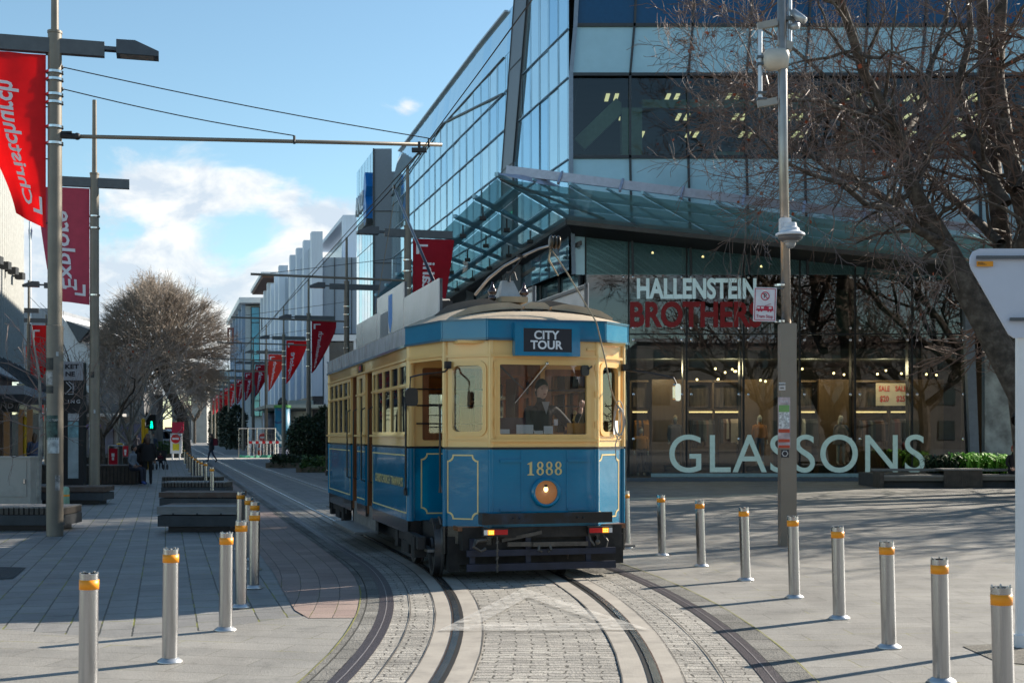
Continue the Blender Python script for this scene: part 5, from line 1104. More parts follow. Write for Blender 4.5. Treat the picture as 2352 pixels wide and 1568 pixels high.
for k in range(5): block(b, c2 - 2.2, c2 - 1.72, 165 + 7 * k, 165.8 + 7 * k, 4, 18.4)
b.build('facade_pier', mat('pier_blue', (0.22, 0.32, 0.46), 0.5), tb, world=True)
rs = thing('hanging_sign_frame', 'small dark red rectangular sign frame jutting from the blue glazed building', 'sign', ST(c2 - 3, 178, 12))
b = MB(); b.plate(frame(ST(c2 - 3.4, 178, 14.2), SN, (0, 0, 1)), [(0, 0), (0.9, 0), (0.9, 2.3), (0, 2.3)], [[(0.28, 0.3), (0.28, 2.0), (0.62, 2.0), (0.62, 0.3)]], 0.3); b.build('frame', mat('sign_maroon', (0.2, 0.03, 0.04), 0.5), rs, world=True); b = MB(); b.beam(ST(c2 - 2.5, 178, 15.3), ST(c2 - 1.6, 178, 15.3), 0.12); b.build('arm', GREYMET, rs, world=True)
# street end: distant offices and bridge pylon
rnd = random.Random(21)
FAR = [mat('far_pale', (0.40, 0.45, 0.50), 0.7), mat('far_blue', (0.16, 0.27, 0.36), 0.3, 0.2), mat('far_grey', (0.25, 0.27, 0.29), 0.7), mat('far_dark', (0.08, 0.09, 0.10), 0.7)]
for i, (x0, x1, yt, Y, mi, lab) in enumerate(((478, 536, 850, 330, 1, 'distant blue-green office block at the street end below the white roof frame'), (440, 490, 935, 400, 0, 'pale low distant block closing the street behind the bridge pylon'), (395, 440, 930, 380, 3, 'dark distant block seen through the bare trees'), (500, 560, 905, 280, 2, 'low grey distant shop building behind the far flags'), (180, 330, 890, 300, 2, 'grey distant block behind the big bare tree'))):
    Q_ = P(x0, yt, Y); Q2 = P(x1, yt, Y); t_ = thing('distant_building', lab, 'building', (Q_.x, Y, 0)); b = MB(); b.bb(Q_.x, Q2.x, Y, Y + 15, 0, Q_.z); b.build('wall', FAR[mi], t_, world=True)
    b = MB(); nfl = max(2, int(Q_.z / 3.4))
    for k in range(nfl):
        z = 1.2 + k * (Q_.z - 1.5) / nfl; b.bb(Q_.x + 0.6, Q2.x - 0.6, Y - 0.1, Y, z, z + 1.5)
    b.build('window_band', WIN, t_, world=True)
pyl = thing('bridge_pylon', 'pale stone bridge pylon with round plaque at the far end of the street', 'pylon', P(462, 997, 260).xy.to_3d())
b = MB(); p = P(462, 870, 260); b.box((p.x, 260, p.z / 2), (3.1, 3.1, p.z), 0, 0.93); b.box((p.x, 260, p.z + 0.2), (3.3, 3.3, 0.5)); b.build('pylon_shaft', mat('pylon_stone', (0.34, 0.33, 0.31), 0.8, 0, 0.12, 0.8), pyl, world=True)
b = MB(); b.lathe([(0, 0), (0.75, 0), (0.75, -0.2), (0, -0.25)], (p.x + 0.3, 258.3, p.z - 2.0), 16, 'Y'); b.build('plaque', FAR[3], pyl, world=True)
# ================================================================ left side of the mall
c3 = P(45, 997, 62).x + math.tan(TH) * 62             # facade line of the ribbed building
lb = thing('ribbed_white_building', 'white building with upright metal ribs above dark shopfronts at the left edge', 'building', ST(c3, 40))
b = MB(); block(b, c3 - 14, c3, 30, 62, 4.2, 13.0); b.build('wall', mat('rib_wall', (0.24, 0.25, 0.245), 0.6), lb, world=True)
b = MB(); Y = 44.0
while Y < 62.1: b.beam(ST(c3 + 0.10, Y, 4.6), ST(c3 + 0.10, Y, 13.0), 0.14, 0.22); Y += 0.75
b.build('facade_ribs', mat('rib_white', (0.36, 0.37, 0.355), 0.5), lb, world=True)
b = MB(); block(b, c3 - 13, c3 - 0.3, 30, 61.5, 0, 4.2); b.build('ground_floor', mat('shop_dark', (0.05, 0.045, 0.04), 0.4, 0, 0.5, 1), lb, world=True)
b = MB(); block(b, c3, c3 + 2.2, 44, 60, 3.05, 3.35); b.build('canopy', mat('canopy_grey', (0.34, 0.36, 0.40), 0.5), lb, world=True)
b = MB()
for k in range(9): b.beam(ST(c3 + 0.2, 44 + 2.0 * k, 4.9), ST(c3 + 2.1, 46.5 + 2.0 * k, 3.4), 0.05)
b.build('canopy_tie_rods', GREYMET, lb, world=True)
b = MB(); block(b, c3, c3 + 0.2, 44, 62, 4.2, 4.9); b.build('white_fascia', WHITE, lb, world=True)
for k in range(4):
    b = MB(); p = P(6 + 9 * k, 598 + 10 * k, 0); q = ST(c3 + 0.4, 50 + 2.6 * k, 0)
    z = CAMH + (HY - (598 + 12 * k)) / FPX * q.y; b.box((q.x + 0.1, q.y, z), (0.35, 0.35, 0.3)); b.beam((q.x - 0.3, q.y, z), (q.x, q.y, z), 0.08); b.build('floodlight', DKMET, lb, world=True)
b = MB(); b.plate(frame(P(2, 946, 47) , (1, 0.1, 0), (0, 0, 1)), [(0, 0), (0.62, 0), (0.62, 0.36), (0, 0.36)], t=0.15); sn = b.build('shop_sign_box', mat('sign_box_grey', (0.10, 0.11, 0.12), 0.4), lb, world=True)
text('shop_sign_lettering', 'ND', frame(P(16, 932, 46.9), (1, 0.1, 0), (0, 0, 1)), 0.26, BTEXT, lb, 0.01, 0.004, 1.2, world=True)
LIT = mat('shop_lit_warm', (0.12, 0.08, 0.05), 0.6, emis=(1, 0.7, 0.4), estr=0.02)
b = MB()
for px in (10, 44, 63): p = P(px, 1000, 58); b.bb(p.x, p.x + 0.25, 57.9, 58, 0.4, 2.8)
b.build('shop_light_panel', LIT, lb, world=True)
fl_ = thing('flagpole', 'tall white flagpole with a small furled blue flag on the left rooftops', 'flagpole', P(70, 712, 100).xyz)
b = MB(); p0 = P(70, 712, 100); p1 = P(69, 505, 100); b.tube([p0 - Vector((0, 0, 4)), p0, p1], 0.09, 6); b.build('pole', WHITE, fl_, world=True)
b = MB(); b.add([P(69, 510, 100), P(74, 535, 100), P(72, 552, 100), P(67, 535, 100)], [(0, 1, 2, 3)]); q = P(70, 530, 100); b.tube([P(69, 512, 100), P(70, 530, 100.1), P(68, 550, 100)], [0.05, 0.16, 0.06], 6); b.build('flag', mat('flag_blue', (0.03, 0.05, 0.16), 0.8), fl_, world=True)
g2 = thing('grey_ribbed_hall', 'plain grey corrugated building with flat roof behind the red flags on the left', 'building', P(45, 997, 100).xy.to_3d())
b = MB(); p = P(43, 708, 100); q = P(121, 708, 100); b.bb(p.x, q.x, 100, 120, 3, p.z); b.build('wall', mat('corrugated_grey', (0.27, 0.29, 0.32), 0.6, 0, 0.15, 3, stretch=(4, 1, 0.05)), g2, world=True)
b = MB(); b.bb(p.x, q.x, 99.6, 100, 3.2, 5.6); b.build('window_band', WIN, g2, world=True)
b = MB(); b.bb(p.x, q.x, 98.5, 120, 0, 3.2); b.build('ground_floor', MATS['shop_dark'], g2, world=True)
w2 = thing('white_gabled_building', 'white building with a dark angular roof edge between the two left light poles', 'building', P(145, 997, 96).xy.to_3d())
b = MB(); p = P(122, 740, 96); q = P(215, 740, 96); r_ = P(215, 815, 96)
b.add([(p.x, 96, 0), (q.x, 96, 0), (q.x, 96, r_.z), (p.x + 0.5, 96, p.z + 0.6), (p.x, 96, p.z + 0.6), (p.x, 110, 0), (q.x, 110, 0), (q.x, 110, r_.z), (p.x + 0.5, 110, p.z + 0.6), (p.x, 110, p.z + 0.6)], [(0, 1, 2, 3, 4), (9, 8, 7, 6, 5), (1, 6, 7, 2), (2, 7, 8, 3), (3, 8, 9, 4), (4, 9, 5, 0)])
b.build('wall', mat('far_white', (0.6, 0.62, 0.64), 0.6), w2, world=True)
b = MB(); A_ = P(150, 735, 95.5); B2 = P(205, 757, 95.5); C2 = P(180, 787, 95.5); b.plate(Matrix.Identity(4), [(0, 0), (1, 0), (0, 1)], t=0.01) if False else b.add([A_, B2, C2, A_ + Vector((0, 8, 0)), B2 + Vector((0, 8, 0)), C2 + Vector((0, 8, 0))], [(0, 2, 1), (3, 4, 5), (0, 1, 4, 3), (1, 2, 5, 4), (2, 0, 3, 5)])
b.build('roof', FAR[3], w2, world=True)
sl = thing('low_shop_row', 'low row of dark shopfronts with awnings behind the bare street trees on the left', 'building', P(230, 997, 84).xy.to_3d())
b = MB(); p = P(120, 860, 90); q = P(330, 880, 90); b.bb(p.x, q.x, 90, 95, 0, 4.6); b.build('wall', mat('low_shop_wall', (0.10, 0.10, 0.105), 0.7, 0, 0.5, 0.7), sl, world=True)
b = MB(); b.bb(p.x, q.x - 1, 87.5, 90, 2.9, 3.1); b.build('awning', mat('awning_pale', (0.30, 0.30, 0.30), 0.6), sl, world=True)
b = MB()
for k in range(6): x = p.x + 0.4 + k * (q.x - p.x) / 6; b.bb(x, x + 0.7, 89.9, 90, 0.3, 2.4)
b.build('shop_window', mat('blue_window', (0.03, 0.04, 0.09), 0.3, 0, 0.8, 1), sl, world=True)
b = MB(); b.bb(P(180, 0, 87).x, P(232, 0, 87).x, 86.9, 87.0, CAMH + (HY - 975) / FPX * 87 + 0.9 - 1.2, CAMH + (HY - 975) / FPX * 87 + 0.9 - 0.9); b.build('shop_sign', mat('purple_sign', (0.05, 0.03, 0.18), 0.5), sl, world=True)
# buildings added behind the camera: they only show in the windows and keep the reflections dark
for i, (x0, x1, z, lab) in enumerate(((-60, -22, 9, 'added brown brick building behind the viewpoint on the left'), (14, 62, 12, 'added grey stone building behind the viewpoint on the right'), (-18, 10, 8, 'added low dark shop building straight behind the viewpoint'))):
    t_ = thing('added_backdrop_building', lab, 'building', ((x0 + x1) / 2, -52, 0)); b = MB(); b.bb(x0, x1, -64, -52, 0, z); b.build('wall', mat('back_brick_%d' % i, ((0.10, 0.06, 0.045), (0.12, 0.115, 0.11), (0.07, 0.065, 0.06))[i], 0.8, 0, 0.2, 1), t_, world=True)
    b = MB()
    for x in range(int(x0) + 2, int(x1) - 2, 4):
        for zz in range(1, int(z) - 2, 4): b.bb(x, x + 1.8, -52, -51.9, zz, zz + 2.2)
    b.build('window_row', WIN, t_, world=True); b = MB(); b.bb(x0 - 0.3, x1 + 0.3, -52.3, -51.6, z, z + 0.4); b.build('cornice', FAR[2], t_, world=True)
# ================================================================ bollards
def make_bollard(label):
    t = thing('bollard', label, 'bollard', (0, 0, 0), 0, 'steel bollards along the tram track')
    b = MB(); b.lathe([(0.057, 0.012), (0.057, 0.735)], n=28); b.lathe([(0.057, 0.79), (0.057, 0.829)], n=28); b.lathe([(0.057, 0.829), (0.048, 0.83), (0.046, 0.812), (0.0, 0.81)], n=28)
    b.build('post', STEEL, t, smooth=True, autosm=True)
    b = MB(); b.lathe([(0.0585, 0.733), (0.0585, 0.792)], n=28); b.build('reflective_band', ORANGE, t, smooth=True)
    b = MB(); b.lathe([(0.098, 0.0), (0.092, 0.014), (0.062, 0.034), (0.058, 0.036)], n=28); b.build('base_collar', mat('collar_zinc', (0.55, 0.56, 0.57), 0.35, 0.8), t, smooth=True)
    b = MB()
    for k in range(5): a = k * 1.2566; b.lathe([(0.007, 0.826), (0.007, 0.838), (0, 0.842)], (0.05 * math.cos(a), 0.05 * math.sin(a), 0), 6)
    b.build('cap_stud', CHROME, t); return t
BL = []   # (x', base y' , lean)
for px, py in ((202, 1630), (390, 1520), (518, 1447), (553, 1394), (583, 1350)): BL.append((px, py, 0, 'near left'))
def by_top(px, py): Y = FPX * (CAMH - 0.83) / (py - HY); return Vector(((px - CX) / FPX * Y, Y, 0))
left_pts = [G(px, py) for px, py, _, _ in BL] + [by_top(584, 1153), by_top(571, 1142), by_top(552, 1130)]
far_pts = [by_top(x, y) for x, y in ((486.6, 1073), (472, 1062), (462, 1058.6), (455, 1055), (449, 1050.5), (441, 1046), (435.7, 1042), (430.5, 1037.4), (425, 1031.8))]
right_pts = [G(1440, 1258), G(1521, 1275), G(1611, 1300), G(1713, 1332), G(1825, 1372), G(1928, 1420), G(2042, 1487), by_top(2163, 1283), by_top(2308, 1347)]
lead = right_pts[8]
labs = []
nl = ['nearest steel bollard on the left, cut off by the bottom edge', 'second steel bollard from the bottom left corner, standing in sunlight', 'left bollard standing alone right of the second one, its collar in sun', 'left bollard in the tram shadow, just overlapping the sunlit third one', 'tallest looking left bollard at the right end of the shaded left cluster',
      'left cluster bollard directly behind the shaded front one, only its top showing', 'bollard half hidden in the middle of the left cluster', 'rearmost bollard of the left cluster at the end of the timber benches']
for k in range(9): labs.append('')
fl2 = ['single bollard nearest the benches in the far curved row on the left'] + ['%s bollard of the far curved row counted from the bench end' % ORD[i] for i in range(1, 8)] + ['last bollard of the far curved row, nearest the no entry board']
rl = ['bollard right beside the tram, farthest of the right hand row', 'second bollard right of the tram', 'third bollard right of the tram', 'fourth bollard right of the tram, left of the camera pole', 'bollard directly in front of the camera pole base', 'bollard just right of the camera pole', 'seventh bollard right of the tram, on open sunlit paving', 'next to last bollard in the right hand row, base near the bottom edge', 'nearest right hand bollard, cut by the bottom right edge']
rnd = random.Random(5); first = None
leans = {}
for grp, pts, lb_, sgn in (('l', left_pts, nl, -0.5), ('f', far_pts, fl2, 0), ('r', right_pts, rl, 1.6)):
    for p, l_ in zip(pts, lb_):
        if first is None: first = make_bollard(l_); o = first; o.location = p
        else: o = dup(first, p, rnd.uniform(0, 6), l_)
        o.rotation_euler = (0, R(-sgn * rnd.uniform(0.7, 1.2)), 0)
p = G(685, 1056); o = dup(first, G(686, 1058), 0.5, 'lone bollard standing on the sunlit crossing before the poster column')

# ================================================================ light poles, banners and overhead line
LAMPM = mat('lamp_head_grey', (0.075, 0.085, 0.10), 0.4, 0.4)
def lamp_head(par, at, dirv, s=1.0, lens=True):
    F = frame(at, dirv, (0, 0, 1)); w = 0.17 * s
    prof = [(0.0, -0.03), (0.0, 0.15), (0.30, 0.155), (0.68, 0.0), (0.68, -0.08), (0.0, -0.08)]
    b = MB(); b.plate(F @ Matrix.Translation((0.02 * s, 0, w)), [(x * s, y * s) for x, y in prof], t=2 * w)
    for k in range(3): b.beam(F @ Vector((-0.17 * s, 0.02, -0.06 + 0.06 * k)), F @ Vector((0.03 * s, 0.02, -0.06 + 0.06 * k)), 0.03, 0.06)
    h = b.build('lamp_head', LAMPM, par, world=True)
    b = MB(); b.plate(F @ Matrix.Translation((0, -0.082 * s, 0)) @ Matrix.Rotation(R(90), 4, 'X'), [(0.08 * s, -0.12 * s), (0.62 * s, -0.12 * s), (0.62 * s, 0.12 * s), (0.08 * s, 0.12 * s)], t=0.01)
    b.build('lamp_lens', mat('lamp_lens', (0.22, 0.2, 0.17), 0.2), h, world=True)
def light_pole(base, label, lampdir, armL, armR, top=10.15, r=0.125, rt=0.085, neck=None, group='light poles along the mall', lamps=True, cat='light pole', small=False):
    """armL / armR: arm lengths to the left and right along the cross-street direction"""
    t = thing('light_pole', label, cat, base, 0, group); neck = neck or 8.25
    b = MB(); n = 16 if not small else 8
    b.lathe([(r * 1.08, 0), (r * 1.08, 3.45), (r * 0.92, 3.46), (r * 0.88, neck), (r * 0.95, neck + .01), (r * 0.95, neck + 0.05), (rt * 0.72, neck + 0.06), (rt * 0.62, top), (0, top)], base, n)
    b.build('pole_shaft', POLE, t, smooth=True, autosm=True, world=True)
    z = 8.05; b = MB(); b.beam(base - SN * armL + Vector((0, 0, z)), base + SN * armR + Vector((0, 0, z)), 0.14, 0.24); b.build('cross_arm', GREYMET, t, world=True)
    if lampdir:
        e = base + SN * ((armR + 0.17) if lampdir > 0 else -(armL + 0.17)) + Vector((0, 0, z)); lamp_head(t, e, SN * lampdir)
    return t
def clamps(t, base, zs, r=0.125):
    b = MB()
    for z in zs: b.lathe([(r, z - 0.02), (r + 0.015, z - 0.02), (r + 0.015, z + 0.02), (r, z + 0.02)], base, 16)
    b.build('clamp_band', CHROME, t, world=True)
def banner(base, side_, w, h, label, word, M_, seed, kind=0, ztop=7.90, gap=0.20, textlift=0, size=0.62, shape=None, grp='red street banners'):
    """cloth hung under the arm; side_ +1 right of pole, -1 left"""
    rnd = random.Random(seed); t = thing('banner', label, 'banner', base + SN * (gap * side_) + Vector((0, 0, ztop - h)), 0, grp)
    nu, nv = 9, 16; rows = []
    def pt(u, v):                                     # u 0 pole side ..1 outer, v 0 top ..1 bottom
        wid = w
        if shape == 'swept': wid = w * (1 - 0.80 * max(0, (v - 0.12) / 0.88) ** 1.25)
        elif shape == 'curl': wid = w * (1 - 0.42 * v ** 1.6) + 0.12 * math.sin(v * 5)
        else: wid = w * (1 - 0.32 * v ** 1.1)
        zz = ztop - v * h * (1 - (0.10 * u if shape else 0.03 * u) ) - (0.03 if shape == 'torn' else 0) 
        amp = (0.05 + 0.16 * v) * (u ** 0.7)
        d = amp * math.sin(3.0 * u + 4.5 * v + seed) + 0.03 * math.sin(14 * u - 6 * v + seed * 2) * u + 0.35 * v * v * u * (1 if shape else 0.3)
        return base + SN * side_ * (gap + u * wid) + SD * d + Vector((0, 0, zz))
    for j in range(nv + 1): rows.append([pt(i / nu, j / nv) for i in range(nu + 1)])
    b = MB(); b.sheet(rows); back = [[p + SD * 0.012 for p in r] for r in rows]; b.sheet(back); c = b.build('cloth', M_, t, smooth=True, world=True)
    # lettering runs up the cloth, read from behind: mirrored; every letter follows the folds
    if word:
        cu = bpy.data.curves.new('t', 'FONT'); cu.body = word; cu.size = size; cu.offset = 0.012; cu.extrude = 0.0; cu.resolution_u = 2; cu.align_y = 'CENTER'
        oo = bpy.data.objects.new('t', cu); me = bpy.data.meshes.new_from_object(oo); bpy.data.objects.remove(oo)
        L_ = max(v.co.x for v in me.vertices)
        sc_ = min(1.0, (h * 0.72) / L_)
        for v in me.vertices:
            x, y = v.co.x * sc_, v.co.y * sc_
            vv = 0.90 - (x / h) if side_ < 0 else 0.93 - x / h
            uu = (0.52 if side_ < 0 else 0.40) - (y / w) * (1 if side_ < 0 else -1)
            uu = min(0.98, max(0.02, uu)); p = pt(uu, min(1, max(0, vv))) - SD * 0.015; v.co = rootmat(t).inverted() @ p
        me.materials.clear(); me.materials.append(BTEXT); me.name = 'banner_lettering'; ob = bpy.data.objects.new('banner_lettering', me); COL.objects.link(ob); ob.parent = t; CH.setdefault(t.name, []).append(ob)
    # bracket mark in a corner
    b = MB()
    v0, v1 = (0.93, 0.83) if side_ < 0 else (0.06, 0.16)
    u0, u1 = (0.10, 0.38) if side_ < 0 else (0.08, 0.36)
    def strip_(ua, ub, va, vb):
        n = 5; r0 = [pt(ua + (ub - ua) * i / n, va) - SD * 0.015 for i in range(n + 1)]; r1 = [pt(ua + (ub - ua) * i / n, vb) - SD * 0.015 for i in range(n + 1)]; b.sheet([r0, r1])
    strip_(u0, u1, v0, v0 + (-0.022 if side_ < 0 else 0.022)); strip_(u0, u0 + 0.075, v0, v1); b.build('bracket_mark', BTEXT, t, world=True)
    # ties
    b = MB()
    for vv in (0.0, 0.3, 0.6, 0.97): q = pt(0, vv); b.tube([q, base + SN * side_ * 0.1 + Vector((0, 0, q.z))], 0.012, 5)
    b.build('tie', DKMET, t, world=True); return t
pA = G(126, 1230); pB = G(217, 1148)
tA = light_pole(pA, 'large light pole with postered shaft, billowing red banner, lamp head and long bracket tube', 1, 2.2, 0.78, top=10.6); clamps(tA, pA, (7.62, 7.5, 7.25, 7.12, 6.72, 6.45))
tB = light_pole(pB, 'plain light pole whose cross arm carries no lamp, only a dull red banner', 0, 1.1, 0.85); clamps(tB, pB, (7.2, 6.9, 5.2))
lamp_head(tB, pB - SN * 1.27 + Vector((0, 0, 8.05)), -SN) if False else None
pC = Vector(((121 - CX) / FPX * 55, 55, 0)); tC = light_pole(pC, 'distant light pole directly behind the large left one', -1, 0.35, 0.5)
banner(pA, -1, 1.05, 2.85, 'big billowing bright red banner with mirrored city name on the postered pole', 'Christchurch', RED, 2, shape='curl', gap=0.14, size=0.50)
banner(pB, -1, 1.30, 2.95, 'dull red banner on the pole whose arm has no lamp', 'Explore', mat('sunlit_banner_tone', (0.46, 0.045, 0.085), 0.7, 0, 0.12, 4), 5, gap=0.12, size=0.66)  # paler red stands in for sun shining through the cloth
# sticker, posters on the big pole
b = MB()
for z0, z1, a0, a1, k in ((3.0, 3.2, -2.5, -1.2, 0), (2.72, 2.98, -2.5, -1.3, 1), (2.55, 2.68, -2.5, -1.25, 0)):
    pass
def wrap(t, base, r, z0, z1, a0, a1, M_, name):
    b = MB(); n = 8; rows = [[(base.x + r * math.cos(a0 + (a1 - a0) * i / n), base.y + r * math.sin(a0 + (a1 - a0) * i / n), z) for i in range(n + 1)] for z in (z0, z1)]; b.sheet(rows); return b.build(name, M_, t, world=True)
PST = [mat('poster_black', (0.02, 0.022, 0.022), 0.5, 0, 0.9, 9), mat('poster_pale', (0.45, 0.48, 0.48), 0.6, 0, 0.5, 9), mat('poster_teal_dark', (0.03, 0.07, 0.06), 0.5, 0, 0.9, 14), mat('poster_torn', (0.30, 0.30, 0.29), 0.7, 0, 0.7, 14)]
for z0, z1, a0, a1, k in ((2.72, 2.92, -2.7, -1.4, 0), (2.48, 2.70, -2.7, -1.5, 3), (2.34, 2.46, -2.7, -1.4, 0), (1.58, 1.98, -2.6, -0.9, 2), (1.36, 1.62, -2.2, -0.7, 1), (0.75, 1.0, -1.2, -0.6, 3), (2.95, 3.02, -1.1, -0.8, 1), (2.05, 2.1, -2.6, -2.3, 1)):
    wrap(tA, pA, 0.138, z0, z1, a0, a1, PST[k], 'poster')
for z0, z1, a0, a1, k in ((3.1, 3.25, -2.0, -1.3, 0), (2.2, 2.3, -1.4, -1.1, 1), (1.3, 2.0, -2.6, -2.2, 3)): wrap(tB, pB, 0.138, z0, z1, a0, a1, PST[k], 'poster')
text('poster_lettering', 'U-GO TRAM', frame(pA + Vector((-0.0, -0.142, 1.90)), (1, 0, 0), (0, 0, 1)), 0.055, MATS['poster_pale'], tA, 0.001, 0.0, 0.7, world=True)
# bracket tube from the big pole, with two stays, and the running wire
z0 = 6.58; e1 = P(1015, 333, 22.7)
b = MB(); st_ = pA + Vector((0.35, 0.05, z0)); b.tube([st_, e1], 0.035, 8); bt_ = b.build('bracket_tube', POLE, tA, world=True, smooth=True)
b = MB(); b.tube([pA + Vector((0.1, 0, z0)), st_], 0.05, 6); b.beam(pA + Vector((0.1, 0, z0 + 0.06)), pA + Vector((0.28, 0, z0 + 0.06)), 0.03); b.sphere(st_, 0.06); b.build('insulated_joint', DKMET, tA, world=True)
for zz, q in ((P(145, 155, 21.1), P(985, 318, 22.6)), (P(145, 205, 21.1), P(676, 312, 22.0))):
    b = MB(); n = 8; pts = [zz.lerp(q, i / n) - Vector((0, 0, 0.05 * math.sin(math.pi * i / n))) for i in range(n + 1)]; b.tube([pA + Vector((0.12, 0, zz.z))] + pts, 0.010, 5); b.build('stay_wire', DKMET, tA, world=True)
    b = MB(); b.tube([q, Vector((q.x, q.y, st_.z + (e1.z - st_.z) * ((q.x - st_.x) / (e1.x - st_.x)) - 0.05))], 0.022, 6); b.sphere(zz - Vector((0.03, 0, 0)), 0.04); b.build('stay_clip', DKMET, tA, world=True)
b = MB(); h = P(963, 345, 22.5); b.box(h, (0.26, 0.10, 0.07)); b.tube([h + Vector((0, 0, 0.15)), h - Vector((0, 0, 0.08))], 0.025, 6); b.build('wire_hanger', DKMET, tA, world=True)
W0 = track(-16, 0.0, 6.1); wire_pts = [track(s, 0.12, 6.16) for s in (-26, -18, -12)] + [P(1150, 99, 14.6), P(1062, 215, 18.3), P(963, 344, 22.5)]
wn = thing('overhead_wire', 'thin overhead tram wire running from above the viewpoint down the street', 'wire', (0, 0, 0)); b = MB()
wire_pts = [P(1300, -110, 11.0), P(1218, 5, 13.6), P(1103, 163, 17.6), P(985, 322, 22.4), P(905, 428, 24.6)]
far_w = []
for i in range(0, 16): Y = 40.7 + 14.8 * i; far_w.append(ST(-2.6 + CAMH * 0 + 0.0, Y, 6.25))
for a, c in zip(wire_pts, wire_pts[1:]): b.tube([a, c], 0.009, 5)
b.tube([wire_pts[-1], ST(4.1, 40.7, 6.1), ST(4.05, 70, 6.1), ST(4.05, 110, 6.1), ST(4.05, 250, 6.1)], 0.012, 5)
b.tube([P(963, 350, 22.5), ST(4.35, 40.7, 6.5), ST(4.3, 55, 6.2), ST(4.3, 70, 6.5), ST(4.3, 250, 6.4)], 0.010, 5)
wn2 = b.build('wire_strand', mat('wire_copper_black', (0.03, 0.025, 0.02), 0.5, 0.3), wn, world=True)
# right hand row of poles
rb = [('Otautahi', REDD, 'curl'), (None, None, None), ('Christchurch', REDD, 'swept'), ('Explore', RED, 'swept'), ('Christchurch', REDO, 'swept'), ('Otautahi', REDD, 'swept'), ('Explore', REDD, 'swept'), ('Christchurch', REDD, 'swept'), ('Explore', RED, 'swept'), ('Christchurch', RED, 'swept'), ('Otautahi', REDD, 'swept'), ('Explore', REDD, 'swept'), ('Christchurch', REDD, 'swept')]
plab = ['right light pole rising behind the tram roof boards', 'light pole without a banner standing left of the tram roof boards'] + ['%s light pole of the right hand row beyond the tram' % ORD[i] for i in range(2, 13)]
blab = ['dark red banner with a bracket mark above the tram roof', '', 'deep red Christchurch banner beside the grey panelled building', 'bright red Explore banner, its torn end fluttering', 'orange red Christchurch banner between the two deep red ones', 'dark red banner right behind the orange red one'] + ['%s red banner along the right row, small in the distance' % ORD[i] for i in range(5, 12)]
for i in range(13):
    Y = 40.7 + 14.75 * i; base = ST(7.85 + (0 if i else -0.15), Y); sm = i > 5
    t = light_pole(base, plab[i], -1 if i != 4 else -1, 0.75, 1.45, top=10.2, r=0.13, small=sm, group='right hand light poles')
    if i < 4: clamps(t, base, (7.2, 6.85, 6.3, 5.4), 0.13)
    if rb[i][0]: banner(base, 1, 1.35, 2.9 if i else 3.1, blab[i], rb[i][0] if i < 9 else None, rb[i][1], 3 + i, shape='swept' if rb[i][2] == 'swept' else None, gap=0.17, size=0.60)
    # span arm out over the track
    if i >= 1:
        b = MB(); b.tube([base + Vector((0, 0, 6.55)), base - SN * 4.9 + Vector((0, 0, 6.62))], 0.04, 6); b.build('bracket_tube', POLE, t, world=True)
        b = MB(); a_ = base + Vector((0, 0, 7.4)); c_ = base - SN * 4.3 + Vector((0, 0, 6.72)); b.tube([a_, c_], 0.010, 5); b.tube([base - SN * 3.62 + Vector((0, 0, 6.6)), base - SN * 3.62 + Vector((0, 0, 6.1))], 0.02, 5); b.build('stay_wire', DKMET, t, world=True)
    else:
        b = MB(); b.tube([base + Vector((0, 0, 6.55)), base - SN * 4.9 + Vector((0, 0, 6.6))], 0.04, 6); b.build('bracket_tube', POLE, t, world=True)
        b = MB(); b.tube([base + Vector((0, 0, 7.3)), base - SN * 4.3 + Vector((0, 0, 6.65))], 0.010, 5); b.build('stay_wire', DKMET, t, world=True)
# far left poles with two bright flags
for i, (px, Y, s_, lab, labb) in enumerate(((66, 66, 1, 'thin light pole beside the left canopy, partly hidden', 'narrow bright red flag curling right of a thin pole on the left'), (106, 72, -1, 'light pole with bracket arm just left of the big left pole', 'bright red flag hanging left of the farther thin pole on the left'))):
    base = Vector(((px - CX) / FPX * Y, Y, 0)); t = light_pole(base, lab, 0, 0.5 if s_ > 0 else 2.0, 0.5, top=9.6 if i == 0 else 8.4, r=0.11, group='light poles along the mall', neck=7.3)
    banner(base, s_, 1.15 if i == 0 else 0.95, 4.1 if i == 0 else 4.2, labb, 'Explore', RED, 20 + i, shape='swept', gap=0.12, size=0.5, ztop=7.3 if i == 0 else 6.6)
# ================================================================ camera pole on the right
pc = G(1808, 1252); cp_ = thing('camera_pole', 'tall grey pole with square lower cabinet, dome camera and small posters', 'pole', pc)
PK = mat('cabinet_bronze', (0.26, 0.225, 0.185), 0.4, 0.5, 0.06, 2)
b = MB(); b.box((pc.x, pc.y, 1.66), (0.235, 0.23, 3.32)); b.box((pc.x, pc.y, 3.325), (0.22, 0.215, 0.02)); b.build('cabinet', PK, cp_, world=True)
b = MB(); b.tube([(pc.x - 0.01, pc.y, 3.3), (pc.x - 0.06, pc.y, 6.0), (pc.x - 0.10, pc.y, 10.5)], [0.072, 0.07, 0.066], 18); b.build('pole_shaft', mat('pole_silver_brown', (0.33, 0.30, 0.27), 0.3, 0.7), cp_, world=True, smooth=True)
def at(px, py, dy=0): return P(px, py, pc.y + dy)
b = MB()
for z in (at(0, 655).z, at(0, 738).z): b.lathe([(0.078, z - 0.015), (0.085, z - 0.015), (0.085, z + 0.015), (0.078, z + 0.015)], (at(1793, 0).x, pc.y, 0), 18)
b.build('clamp_band', CHROME, cp_, world=True)
GP = mat('camera_white', (0.62, 0.64, 0.68), 0.35); BRK = mat('bracket_grey', (0.34, 0.32, 0.29), 0.5, 0.3)
b = MB(); cpt = at(1815, 541, -0.16)
